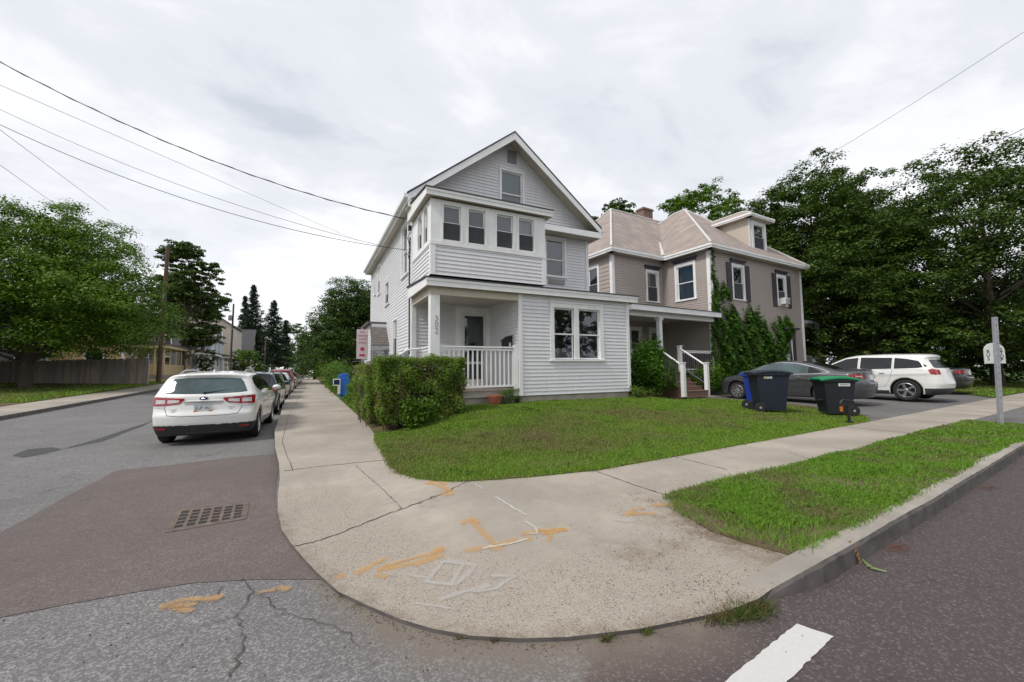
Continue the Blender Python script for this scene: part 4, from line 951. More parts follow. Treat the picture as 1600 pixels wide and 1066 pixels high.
for u in (-3.92, -2.48):
    mb = MB(); gbox(mb, u - .07, u + .07, -1.34, -1.2, .35, 1.62, M_TRIM); gbox(mb, u - .09, u + .09, -1.36, -1.18, 1.62, 1.66, M_TRIM); build('newel', mb, gh); mb = MB(); gbox(mb, u - .07, u + .07, -.14, 0.0, 1.3, 2.36, M_TRIM); gbox(mb, u - .09, u + .09, -.16, .02, 2.36, 2.40, M_TRIM); build('newel', mb, gh)
    mb = MB(); mb.tube([gp(u, -.1, 2.27), gp(u, -1.24, 1.54)], .035, M_TRIM, 6); mb.tube([gp(u, -.1, 1.5), gp(u, -1.24, .8)], .025, M_SHUT, 6)
    for k in range(6): v = -.25 - k * .16; mb.tube([gp(u, v, 1.42 + (v + .1) * .62), gp(u, v, 2.22 + (v + .1) * .62)], .014, M_SHUT, 4)
    build('stair_rail', mb, gh)
gm = thing('mailbox', 'grey metal mailbox on the taupe house porch wall', 'mailbox', gp(-.1, 1.6, 2.4)); mb = MB(); mb.box((-1.78, .02, 2.36), (-1.42, .13, 2.62), M_STEEL, GWL); build('box', mb, gm, bevel=.01); mb = MB(); mb.box((-1.8, .01, 2.62), (-1.4, .16, 2.64), M_STEEL, GWL); build('lid', mb, gm)
# side porch on the right
mb = MB(); mb.prism([gp(GW + .05, .9, 4.35), gp(GW + .05, 3.9, 4.75), gp(GW + .05, 3.9, 4.6), gp(GW + .05, .9, 4.22)], GU * 4.2, M_ROOF_B); sp_ = build('side_porch_roof', mb, gh); mb = MB()
gbox(mb, GW + .06, GW + 4.2, .86, .9, 4.1, 4.3, M_TRIM); gbox(mb, GW + .06, GW + 4.1, .95, 1.05, 3.85, 4.05, M_TRIM); build('fascia', mb, sp_)
mb = MB(); gbox(mb, GW + 3.95, GW + 4.1, .9, 1.05, .3, 4.1, M_TRIM); build('porch_post', mb, gh)
mb = MB(); gbox(mb, GW + .05, GW + 4.2, 3.8, 4.2, .9, 4.5, M_SIDE_C); build('side_porch_wall', mb, gh)
railing(gh, (gp(GW + .1, 1.0, 0), gp(GW + 3.9, 1.0, 0)), 1.3, 2.15, M_TRIM, .14); mb = MB(); gbox(mb, GW + .05, GW + 4.2, .9, 3.9, 1.1, 1.25, M_WOODF); build('side_porch_floor', mb, gh)
pc = thing('porch_chair', 'dark high-backed chair on the side porch of the taupe house', 'chair', gp(GW + 1.3, 2.0, 1.25), ga)
mb = MB(); gbox(mb, GW + .95, GW + 1.6, 2.3, 2.38, 1.6, 2.45, pm('chair_brown', (.08, .05, .04), .7)); build('backrest', mb, pc, bevel=.02); mb = MB(); gbox(mb, GW + .95, GW + 1.6, 1.8, 2.35, 1.6, 1.68, MATS['chair_brown']); build('seat', mb, pc)
for a in (GW + .97, GW + 1.53):
    for b in (1.82, 2.3): mb = MB(); gbox(mb, a, a + .05, b, b + .05, 1.25, 1.6, MATS['chair_brown']); build('leg', mb, pc)
# ---------------------------------------------------------------- cars: bodies as smooth implicit solids
def smax(a, b, k):
    h = np.maximum(k - np.abs(a - b), 0.0); return np.maximum(a, b) + h * h / (4 * k)
def curve(pts, sig=0.05):
    pts = np.array(sorted(pts)); lo, hi = pts[0, 0] - .5, pts[-1, 0] + .5
    xs = np.arange(lo, hi, .01); ys = np.interp(xs, pts[:, 0], pts[:, 1]); n = int(sig / .01 * 3) + 1
    k = np.exp(-.5 * (np.arange(-n, n + 1) * .01 / sig) ** 2); k /= k.sum()
    ys = np.convolve(np.pad(ys, n, mode='edge'), k, 'valid')
    return lambda x: np.interp(x, xs, ys)
class CarShape:
    def __init__(s, d):
        s.d = d; s.top = curve(d['top'], d.get('ts', .06)); s.plan = curve(d['plan'], .12); s.rear = curve(d['rear'], d.get('rs', .03)); s.front = curve(d['front'], .04); s.belt = curve(d['belt'], .1)
        s.ax = (-d['wb'] / 2, d['wb'] / 2)
    def F(s, x, y, z):
        d = s.d; ay = np.abs(y); w = s.plan(x); bz = s.belt(x)
        low = np.clip((0.55 - z) / .35, 0, 1) ** 2 * .07
        mid = .018 * np.exp(-((z - (bz - .16)) / .05) ** 2) - .012 * np.exp(-((z - .48) / .09) ** 2)
        up = np.clip((z - bz) / .45, 0, 2) ** 1.15 * d['tumble'] + .02 * ss(bz - .05, bz + .03, z)
        side = (ay - (w - low - up + mid)) * .92
        tp = (z + .05 * (y / .75) ** 2 * ss(.9, 1.2, z) + .04 * (y / .8) ** 4 - s.top(x))
        sl = (s.top(x + .02) - s.top(x - .02)) / .04; tp = tp / np.sqrt(1 + sl * sl)
        xr = s.rear(z); srr = (s.rear(z + .02) - s.rear(z - .02)) / .04
        rr = (xr + d['rbulge'] * (ay / .8) ** 2.6 - x) / np.sqrt(1 + srr * srr)
        xf = s.front(z); sf = (s.front(z + .02) - s.front(z - .02)) / .04
        fr = (x - xf + .26 * (ay / .8) ** 2.2) / np.sqrt(1 + sf * sf)
        f = smax(side, tp, .10); f = smax(f, rr, d.get('rk', .10)); f = smax(f, fr, .10); f = smax(f, d['clear'] - z, .05)
        for a in s.ax:
            r = np.sqrt((x - a) ** 2 + (z - d['wr']) ** 2) - (d['wr'] + .055); c = np.maximum(r, d['plan0'] - .27 - ay); f = np.maximum(f, -c)
            # flared arch lip
            if d.get('clad'): pass
        return f
    def mesh(s, res):
        d = s.d; x = np.arange(-d['len'][0] - .1, d['len'][1] + .12, res); y = np.arange(-1.1, 1.1001, res); z = np.arange(d['clear'] - .1, d['h'] + .15, res)
        X, Y, Z = np.meshgrid(x, y, z, indexing='ij'); f = s.F(X, Y, Z); ins = f < 0; nx, ny, nz = f.shape
        c = ins[:-1, :-1, :-1].astype(int)
        for a, b, e in ((1, 0, 0), (0, 1, 0), (0, 0, 1), (1, 1, 0), (1, 0, 1), (0, 1, 1), (1, 1, 1)): c = c + ins[a:nx - 1 + a, b:ny - 1 + b, e:nz - 1 + e]
        act = (c > 0) & (c < 8); idx = -np.ones(act.shape, int); I = np.argwhere(act); idx[act] = np.arange(len(I))
        acc = np.zeros((len(I), 3)); cnt = np.zeros(len(I)); cor = [(a, b, e) for a in (0, 1) for b in (0, 1) for e in (0, 1)]
        for p in cor:
            for k in range(3):
                if p[k] == 1: continue
                q = list(p); q[k] = 1
                fa = f[I[:, 0] + p[0], I[:, 1] + p[1], I[:, 2] + p[2]]; fb = f[I[:, 0] + q[0], I[:, 1] + q[1], I[:, 2] + q[2]]
                m = (fa < 0) != (fb < 0); t = np.where(m, fa / np.where(m, fa - fb, 1), 0)
                pt = np.array(p)[None] + np.eye(3)[k][None] * t[:, None]; acc += pt * m[:, None]; cnt += m
        P = (I + acc / cnt[:, None]) * res + np.array([x[0], y[0], z[0]])
        for _ in range(3):
            e = 1e-3; g = np.stack([s.F(P[:, 0] + e, P[:, 1], P[:, 2]) - s.F(P[:, 0] - e, P[:, 1], P[:, 2]), s.F(P[:, 0], P[:, 1] + e, P[:, 2]) - s.F(P[:, 0], P[:, 1] - e, P[:, 2]), s.F(P[:, 0], P[:, 1], P[:, 2] + e) - s.F(P[:, 0], P[:, 1], P[:, 2] - e)], 1) / (2 * e)
            v = s.F(P[:, 0], P[:, 1], P[:, 2]); st = v[:, None] * g / np.maximum((g * g).sum(1), .3)[:, None]; L = np.linalg.norm(st, axis=1, keepdims=True); P = P - st * np.minimum(1, res * .4 / np.maximum(L, 1e-9))
        faces = []
        for k in range(3):
            o = [0, 0, 0]; sh = [slice(None)] * 3; a = [slice(0, n) for n in f.shape]; b = [slice(0, n) for n in f.shape]
            a[k] = slice(0, f.shape[k] - 1); b[k] = slice(1, f.shape[k]); A = ins[tuple(a)]; B = ins[tuple(b)]; E = np.argwhere(A != B); fl = A[tuple(E.T)]
            u, w = (k + 1) % 3, (k + 2) % 3; m = (E[:, u] > 0) & (E[:, w] > 0) & (E[:, u] < f.shape[u] - 1) & (E[:, w] < f.shape[w] - 1); E = E[m]; fl = fl[m]
            def at(du, dw): q = E.copy(); q[:, u] += du; q[:, w] += dw; return idx[q[:, 0], q[:, 1], q[:, 2]]
            Q = np.stack([at(-1, -1), at(0, -1), at(0, 0), at(-1, 0)], 1); Q[~fl] = Q[~fl][:, ::-1]; faces.append(Q)
        return P, np.concatenate(faces)
    def cast(s, p, dr, far=3.0):
        """first surface hit from far outside along direction dr, per point"""
        p = np.asarray(p, float); dr = np.asarray(dr, float); dr = dr / np.linalg.norm(dr); o = p - dr * far
        ts = np.linspace(0, far * 1.6, 260); prev = np.zeros(len(p)); hit = np.full(len(p), np.nan); done = np.zeros(len(p), bool)
        for t in ts:
            q = o + dr * t; v = s.F(q[:, 0], q[:, 1], q[:, 2]); n = (~done) & (v < 0); hit[n] = t; done |= n
        lo = hit - ts[1]; hi = hit.copy()
        for _ in range(22):
            md = (lo + hi) / 2; q = o + dr * md[:, None]; v = s.F(q[:, 0], q[:, 1], q[:, 2]); lo = np.where(v > 0, md, lo); hi = np.where(v > 0, hi, md)
        q = o + dr * hi[:, None]; return q
    def nrm(s, P):
        e = 1e-3; g = np.stack([s.F(P[:, 0] + e, P[:, 1], P[:, 2]) - s.F(P[:, 0] - e, P[:, 1], P[:, 2]), s.F(P[:, 0], P[:, 1] + e, P[:, 2]) - s.F(P[:, 0], P[:, 1] - e, P[:, 2]), s.F(P[:, 0], P[:, 1], P[:, 2] + e) - s.F(P[:, 0], P[:, 1], P[:, 2] - e)], 1); return g / np.maximum(np.linalg.norm(g, axis=1, keepdims=True), 1e-9)
def patch(name, sh, cols, ax, sgn, mat, parent, nv=8, off=.005, nu=10, skirt=.012, kind=None):
    """cols: (a, lo, hi) columns. ax 'y': a = x, projected along y (sgn side); ax 'x': a = y, projected along x; ax 'z': a = x, lo/hi = y, projected downwards"""
    cols = sorted(cols); A = np.array(cols, float); as_ = []
    for i in range(len(A) - 1):
        k = max(1, int((A[i + 1, 0] - A[i, 0]) / .035)); as_ += list(np.linspace(A[i, 0], A[i + 1, 0], k, endpoint=False))
    as_.append(A[-1, 0]); as_ = np.array(as_); lo = np.interp(as_, A[:, 0], A[:, 1]); hi = np.interp(as_, A[:, 0], A[:, 2])
    t = np.linspace(0, 1, nv + 1); g = lo[:, None] + (hi - lo)[:, None] * t[None]; aa = np.repeat(as_[:, None], nv + 1, 1)
    if ax == 'y': P = np.stack([aa, aa * 0, g], -1).reshape(-1, 3); dr = (0, -sgn, 0)
    elif ax == 'x': P = np.stack([aa * 0, aa, g], -1).reshape(-1, 3); dr = (-sgn, 0, 0)
    else: P = np.stack([aa, g, aa * 0 + .5], -1).reshape(-1, 3); dr = (0, 0, -1)
    Q = sh.cast(P, dr); N = sh.nrm(Q); bad = np.isnan(Q).any(1)
    Q = np.where(bad[:, None], 0, Q); T = Q + N * off; B = Q - N * skirt; n1, n2 = len(as_), nv + 1; idx = np.arange(n1 * n2).reshape(n1, n2)
    F = [(idx[i, j], idx[i + 1, j], idx[i + 1, j + 1], idx[i, j + 1]) for i in range(n1 - 1) for j in range(n2 - 1)]
    rim = list(idx[:, 0]) + list(idx[-1, 1:]) + list(idx[-2::-1, -1]) + list(idx[0, -2:0:-1]); m = len(T)
    F += [(rim[i], rim[(i + 1) % len(rim)], rim[(i + 1) % len(rim)] + m, rim[i] + m) for i in range(len(rim))]
    F = [f for f in F if not any(bad[k % m] for k in f)]
    V = np.concatenate([T, B]); me = np_mesh(name, V, F, mat)
    bm = bmesh.new(); bm.from_mesh(me); bmesh.ops.recalc_face_normals(bm, faces=bm.faces)
    for f in bm.faces: f.smooth = True
    for e in bm.edges:
        if len(e.link_faces) == 2 and e.calc_face_angle(0) > R(50): e.smooth = False
    bm.to_mesh(me); bm.free(); o = link(name, me, parent); return o
def seam(mb, sh, pts, ax, sgn, w=.007, mat=None, off=.002):
    P = []
    for a, b in zip(pts[:-1], pts[1:]):
        L = math.hypot(b[0] - a[0], b[1] - a[1]); k = max(1, int(L / .04))
        for i in range(k): P.append((a[0] + (b[0] - a[0]) * i / k, a[1] + (b[1] - a[1]) * i / k))
    P.append(pts[-1]); P = np.array(P)
    Q3 = np.stack([P[:, 0], P[:, 0] * 0, P[:, 1]], 1) if ax == 'y' else np.stack([P[:, 0] * 0, P[:, 0], P[:, 1]], 1)
    Q = sh.cast(Q3, (0, -sgn, 0) if ax == 'y' else (-sgn, 0, 0)); N = sh.nrm(Q)
    for i in range(len(Q) - 1):
        if np.isnan(Q[i]).any() or np.isnan(Q[i + 1]).any(): continue
        d = Q[i + 1] - Q[i]; l = np.linalg.norm(d)
        if l < 1e-5 or l > .3: continue
        s = np.cross(d / l, N[i]); s = s / max(np.linalg.norm(s), 1e-6) * w / 2
        mb.face([Q[i] - s + N[i] * off, Q[i + 1] - s + N[i + 1] * off, Q[i + 1] + s + N[i + 1] * off, Q[i] + s + N[i] * off], mat or M_BLACK)
def paint(name, col, metal=.0, flake=.06):
    m, t, b = new_mat(name); co = objco(t)
    t.links.new(mixc(t, ramp(t, noise(t, co, 2.5, 5), [(.4, 0.), (.8, .3)]), col, tuple(c * .8 for c in col)), b.inputs['Base Color'])
    b.inputs['Metallic'].default_value = metal; b.inputs['Roughness'].default_value = .42; b.inputs['Coat Weight'].default_value = .85; b.inputs['Coat Roughness'].default_value = .07
    t.links.new(ramp(t, noise(t, co, 7, 4), [(.3, .36), (.7, .5)]), b.inputs['Roughness']); return m
PW = paint('paint_white', (.72, .72, .70)); PG = paint('paint_grey', (.085, .087, .094), .55); PT = paint('paint_teal_dark', (.012, .03, .045), .3); PR = paint('paint_red', (.25, .025, .03)); PK = paint('paint_black', (.015, .016, .018)); PS = paint('paint_silver', (.35, .36, .37), .5); PGR = paint('paint_green_dark', (.035, .045, .035), .3)
M_CGL = pm('car_glass', (.012, .014, .016), .05, var=.2); M_CGT = pm('car_glass_tinted', (.06, .09, .095), .06, var=.5, vs=1.6)
M_TYRE = pm('tyre', (.016, .016, .017), .85, var=.25, vs=20); M_RIM = pm('alloy', (.42, .42, .43), .32, .8, var=.1); M_REDL = pm('lamp_red', (.30, .008, .014), .12, coat=1.0, var=.2, vs=14); M_CLRL = pm('lamp_clear', (.55, .53, .53), .15, .2, var=.15, vs=25); M_AMB = pm('lamp_amber', (.5, .15, .02), .2)
M_CLAD = pm('cladding', (.03, .031, .033), .6, var=.2, vs=8); M_PLATE = pm('plate_white', (.6, .62, .62), .4, var=.03); M_NAVY = pm('emblem_navy', (.02, .03, .09), .2); M_TEXTB = pm('lettering_blue', (.05, .09, .2), .5); M_TEXTO = pm('plate_orange', (.55, .25, .12), .5)

def wheel_meshes(r, w, spokes, rim_r):
    mb = MB(); h = w / 2
    mb.lathe([(rim_r, -h + .01), (rim_r + .02, -h), (r - .035, -h), (r - .012, -h + .018), (r, -h + .04), (r, h - .04), (r - .012, h - .018), (r - .035, h), (rim_r + .02, h), (rim_r, h - .01), (rim_r - .01, h - .05), (rim_r - .01, -h + .02)], M_TYRE, ax='y', n=36)
    rb = MB(); rb.lathe([(rim_r, h - .012), (rim_r - .014, h - .006), (rim_r - .03, h - .03), (rim_r - .035, -h + .03)], M_RIM, ax='y', n=36); rb.lathe([(rim_r - .03, h - .10), (.02, h - .10)], M_BLACK, ax='y', n=24)
    rb.lathe([(.0, h - .022), (.045, h - .024), (.06, h - .035), (.065, h - .07)], M_RIM, ax='y', n=20)
    for k in range(spokes):
        a = 2 * math.pi * k / spokes; ca, sa = math.cos(a), math.sin(a); W0, W1 = .034, .024 if spokes > 7 else .045
        def T(p): x, y, z = p; return (x * ca - z * sa, y, x * sa + z * ca)
        pts = [(.045, h - .03, -W0), (rim_r - .02, h - .02, -W1), (rim_r - .02, h - .02, W1), (.045, h - .03, W0)]; bk = [(p[0], p[1] - .03, p[2]) for p in pts]
        for f in ([0, 1, 2, 3], [7, 6, 5, 4], [0, 4, 5, 1], [3, 2, 6, 7], [1, 5, 6, 2]): rb.face([T((pts + bk)[i]) for i in f], M_RIM)
    return mb, rb
def car(name, label, cat, spec, loc, rz, group=None, res=.04, detail=True, tilt=0):
    d = spec; sh = CarShape(d); c = thing(name, label, cat, loc, rz, group); INV[c.name] = Matrix(); P, F = sh.mesh(res)
    cen = P[F].mean(1); v = sh.nrm(cen); mi = np.zeros(len(F), int)
    for a in sh.ax: mi[(np.hypot(cen[:, 0] - a, cen[:, 2] - d['wr']) < d['wr'] + .068) & (np.abs(cen[:, 1]) < sh.plan(cen[:, 0]) - .045)] = 1
    mi[cen[:, 2] < d['clear'] + .03] = 1; tz = d.get('trim_z')
    if tz: mi[(cen[:, 2] < tz(cen[:, 0], cen[:, 1]))] = 2
    me = np_mesh('body', P, F, [d['paint'], M_BLACK, M_CLAD], mi, smooth=True); link('body', me, c)
    for nme, cols, m in d['side']:
        for sg in (1, -1): patch(nme, sh, cols, 'y', sg, m, c)
    for nme, cols, m in d['tail']: patch(nme, sh, cols, 'x', -1, m, c, nv=6)
    for nme, cols, m in d.get('nose', []): patch(nme, sh, cols, 'x', 1, m, c, nv=6)
    if 'screen' in d: patch('windscreen', sh, d['screen'], 'z', 1, M_CGL, c, nv=10)
    if 'backlight' in d: patch('rear_window', sh, d['backlight'], 'z', 1, M_CGL, c, nv=10)
    mb = MB()
    for line in d['seams']:
        for sg in (1, -1): seam(mb, sh, line, 'y', sg)
    for line in d.get('tseams', []): seam(mb, sh, line, 'x', -1)
    build('panel_gap', mb, c)
    for x in d['handles']:
        for sg in (1, -1):
            q = sh.cast(np.array([[x, 0, d['hz']]]), (0, -sg, 0))[0]; mb = MB()
            mb.tube([(x - .09, q[1] - sg * .01, d['hz']), (x - .07, q[1] + sg * .03, d['hz'] + .004), (x + .07, q[1] + sg * .03, d['hz'] + .008), (x + .09, q[1] - sg * .01, d['hz'] + .008)], .014, d.get('hm', d['paint']), 8); build('door_handle', mb, c, smooth=True)
    for sg in (1, -1):
        x = d['mirror'][0]; z = d['mirror'][1]; q = sh.cast(np.array([[x, 0, z]]), (0, -sg, 0))[0]; y = q[1]; mb = MB()
        V = []; n = 10
        bmm = bmesh.new(); bmesh.ops.create_uvsphere(bmm, u_segments=14, v_segments=9, radius=1); mp = bpy.data.meshes.new('mirror')
        for vv in bmm.verts:
            vv.co = Vector((x + vv.co.x * .075 - (.03 if vv.co.x < 0 else 0) * 0, y + sg * (.14 + vv.co.y * .105), z + .06 + vv.co.z * .07))
        for f in bmm.faces: f.smooth = True
        bmm.to_mesh(mp); bmm.free(); mp.materials.append(d['paint']); link('mirror', mp, c)
    wr = d['wr']; tb, rb = wheel_meshes(wr, .215, d.get('spokes', 10), wr * .68); tyre_me = rim_me = None
    for a in sh.ax:
        for sg in (1, -1):
            wname = 'wheel'
            if tyre_me is None:
                w = build(wname, tb, c, smooth=True, local=True); r_ = build('rim', rb, w, smooth=True, local=True); tyre_me, rim_me = w.data, r_.data
            else: w = link(wname, tyre_me, c); r_ = link('rim', rim_me, w)
            w.location = (a, sg * (sh.plan(np.array([a]))[0] - .125), wr); w.rotation_euler = (0, 0, 0 if sg > 0 else math.pi)
    if 'rails' in d:
        x0, x1, z = d['rails']
        for sg in (1, -1):
            mb = MB(); xs = np.linspace(x0, x1, 14); q = sh.cast(np.stack([xs, xs * 0 + sg * d.get('rail_y', .56), xs * 0], 1), (0, 0, -1))
            pts = [(a, sg * d.get('rail_y', .56), b[2] + z * min(1, 4.5 * min((a - x0) / (x1 - x0), (x1 - a) / (x1 - x0))) - .005) for a, b in zip(xs, q)]; mb.tube(pts, .016, M_RIM, 8); build('roof_rail', mb, c, smooth=True)
    return c, sh

HATCH = dict(wb=2.67, wr=.325, h=1.5, clear=.19, len=(2.25, 2.3), plan0=.885, tumble=.20, rbulge=.15, rk=.07, rs=.022, paint=PW,
    top=[(-2.3, 1.2), (-1.98, 1.395), (-1.72, 1.44), (-1.1, 1.478), (-.3, 1.485), (.25, 1.45), (.6, 1.32), (1.18, 1.02), (1.9, .86), (2.2, .74), (2.4, .6)],
    plan=[(-2.3, .80), (-1.9, .865), (-1.3, .892), (0, .885), (1.3, .89), (1.8, .86), (2.3, .70)],
    rear=[(.15, -2.02), (.22, -2.09), (.42, -2.20), (.6, -2.215), (.68, -2.165), (.9, -2.125), (.985, -2.12), (1.02, -2.065), (1.30, -1.86), (1.36, -1.84), (1.385, -1.93), (1.43, -1.93), (1.5, -1.80)],
    front=[(.15, 2.15), (.3, 2.26), (.55, 2.27), (.8, 2.15), (1.2, 1.9)], belt=[(-2.3, 1.03), (-1, .98), (1, .92), (2, .84)],
    side=[('side_window', [(-1.66, 1.20, 1.22), (-1.56, 1.10, 1.31), (-1.35, 1.04, 1.345), (-1.06, 1.01, 1.37), (-1.05, 1.01, 1.37)], M_CGL), ('side_window', [(-1.0, 1.01, 1.372), (-.14, .985, 1.40)], M_CGL), ('side_window', [(-.06, .985, 1.40), (.3, .97, 1.375), (.62, .96, 1.25), (.98, .95, 1.02)], M_CGL)],
    tail=[], seams=[[(.95, .93), (.98, .6), (.9, .35)], [(-.09, 1.38), (-.09, .95), (-.12, .35), (.88, .33)], [(-1.03, 1.36), (-1.02, .95), (-.95, .6), (-.87, .4), (-.12, .35)]],
    handles=[(-.78), .18], hz=.84, mirror=(.78, .97), rails=(-1.55, .15, .065), screen=[(.55, -.50, .50), (.7, -.58, .58), (1.1, -.62, .62)])
def hatch_trim(x, y): return np.where(x < -1.72, .405, .0) + 0 * y
HATCH['trim_z'] = hatch_trim
hatch, hs = car('parked_car', 'white hatchback nearest the camera, parked at the kerb with its tailgate towards us', 'car', HATCH, (-1.83, 12.22, 0), R(90 - 1.6), 'cars parked along the kerb', res=.028)
def hp_(name, cols, m, **k): return patch(name, hs, cols, 'x', -1, m, hatch, **k)
rw = hp_('rear_window', [(-.70, 1.045, 1.06), (-.62, 1.03, 1.24), (-.56, 1.025, 1.315), (-.3, 1.015, 1.335), (0, 1.01, 1.34), (.3, 1.015, 1.335), (.56, 1.025, 1.315), (.62, 1.03, 1.24), (.70, 1.045, 1.06)], M_CGT, nv=8)
for s in (-1, 1):
    cols = [(.32, .90, .93), (.40, .825, .935), (.60, .80, .95), (.80, .79, .965), (.845, .80, .96)]
    cols = [(s * a, b, c_) for a, b, c_ in cols]; tl = patch('taillight', hs, cols, 'x', -1, M_REDL, hatch, nv=6, off=.012)
    cols = [(s * a, b, c_) for a, b, c_ in [(.40, .855, .90), (.59, .835, .905)]]; patch('clear_lens', hs, cols, 'x', -1, M_CLRL, tl, nv=3, off=.016)
    cols = [(s * a, b, c_) for a, b, c_ in [(.63, .835, .905), (.79, .83, .91)]]; patch('clear_lens', hs, cols, 'x', -1, M_CLRL, tl, nv=3, off=.016)
    cols = [(s * a, b, c_) for a, b, c_ in [(.63, .74, .785), (.83, .75, .785)]]; patch('reverse_lamp', hs, cols, 'x', -1, M_CLRL, hatch, nv=3, off=.006)
    hp_('reflector', [(s * .60, .325, .36), (s * .76, .33, .365)], M_REDL, nv=2, off=.01)
mb = MB()
seam(mb, hs, [(-.64, 1.0), (-.63, .72), (-.58, .61), (-.4, .585), (.4, .585), (.58, .61), (.63, .72), (.64, 1.0)], 'x', -1, .009); build('tailgate_gap', mb, hatch)
patch('garnish_shade', hs, [(-.33, .835, .86), (-.29, .80, .865), (.29, .80, .865), (.33, .835, .86)], 'x', -1, pm('paint_white_shaded', (.36, .36, .35), .5), hatch, nv=2, off=.003)  # flush patch in darker body white: shade under the garnish put into the colour
def tailpt(y, z, off): q = hs.cast(np.array([[0, y, z]]), (1, 0, 0))[0]; return q[0] - off
mb = MB(); mb.tube([(tailpt(-.30, .872, .0), -.30, .872), (tailpt(0, .872, .022), 0, .875), (tailpt(.30, .872, .0), .30, .872)], .013, PW, 8); build('garnish', mb, hatch, smooth=True)
x_ = tailpt(0, .92, .010); mb = MB(); mb.lathe([(0, 0), (.052, 0), (.055, -.008), (0, -.014)], M_NAVY, (0, 0, 0), 'x', 24, lambda x, y, z: (x_ - .002 + x, y * 1.35, .925 + z * .62)); em = build('emblem', mb, hatch, local=False)
mb = MB()
mb.tube([(x_ - .012, .073 * math.cos(a), .925 + .034 * math.sin(a)) for a in np.linspace(0, 2 * math.pi, 28)], .004, M_CHROME, 6)
for yy, zz, r in ((-.028, .006, .007), (.012, -.004, .005), (.026, .006, .005), (.004, .013, .005), (-.006, -.012, .005), (.03, -.010, .005)): mb.lathe([(0, -.004), (r, 0), (0, 0.001)], M_CHROME, (x_ - .017, yy, .925 + zz), 'x', 8)
build('emblem_stars', mb, em)
xp = tailpt(0, .72, .006); mb = MB(); mb.box((xp - .012, -.155, .655), (xp - .004, .155, .81), M_PLATE); pl = build('licence_plate', mb, hatch, bevel=.003)
TF = lambda x, y, d: (xp - .013 - d, -x, .735 + y)
mb = MB(); text_mb(mb, 'EUP 451', TF, .085, M_TEXTB, .002, 0.88); text_mb(mb, 'NEW JERSEY', lambda x, y, d: (xp - .013 - d, -x, .668 + y), .0, M_TEXTB) if False else None
mb.box((xp - .0135, -.15, .792), (xp - .012, .15, .806), pm('plate_teal', (.12, .25, .3), .5)); mb.box((xp - .0135, -.15, .66), (xp - .012, -.09, .70), M_TEXTO); mb.box((xp - .0135, .09, .66), (xp - .012, .15, .70), M_TEXTO); build('plate_lettering', mb, pl)
mb = MB()
for txt, yy, zz, sz in (('SUBARU', .47, .715, .036), ('IMPREZA', .47, .675, .03), ('PREMIUM', -.45, .735, .036), ('AWD', -.45, .70, .026)):
    xx = tailpt(yy, zz, .004); text_mb(mb, txt, lambda x, y, d, xx=xx, yy=yy, zz=zz: (xx - d + abs(-x) * 0, yy - x, zz + y), sz, M_CHROME, .004)
build('badge_lettering', mb, hatch)
mb = MB(); q0 = tailpt(0, 1.03, .02); q1 = tailpt(-.40, 1.11, .02); mb.tube([(q0, 0.0, 1.03), (q1 - .0, -.40, 1.085)], [.018, .007], M_BLACK, 8); mb.lathe([(.028, 0), (.03, -.03), (0, -.04)], M_BLACK, (q0 + .02, .0, 1.03), 'x', 14); build('rear_wiper', mb, hatch, smooth=True)
mb = MB(); qz = hs.cast(np.array([[-1.35, 0, 0.]]), (0, 0, -1))[0][2]; mb.prism([(-1.42, -.012, qz - .005), (-1.25, -.012, qz - .005), (-1.40, -.012, qz + .05)], (0, .024, 0), PW); build('antenna_fin', mb, hatch)
mb = MB(); mb.tube([(-2.1, -.35, .30), (-1.9, -.35, .27)], .028, M_STEEL, 10); mb.tube([(-2.08, -.28, .25), (-2.08, .28, .25)], .03, M_CLAD, 8); build('exhaust', mb, hatch, smooth=True)

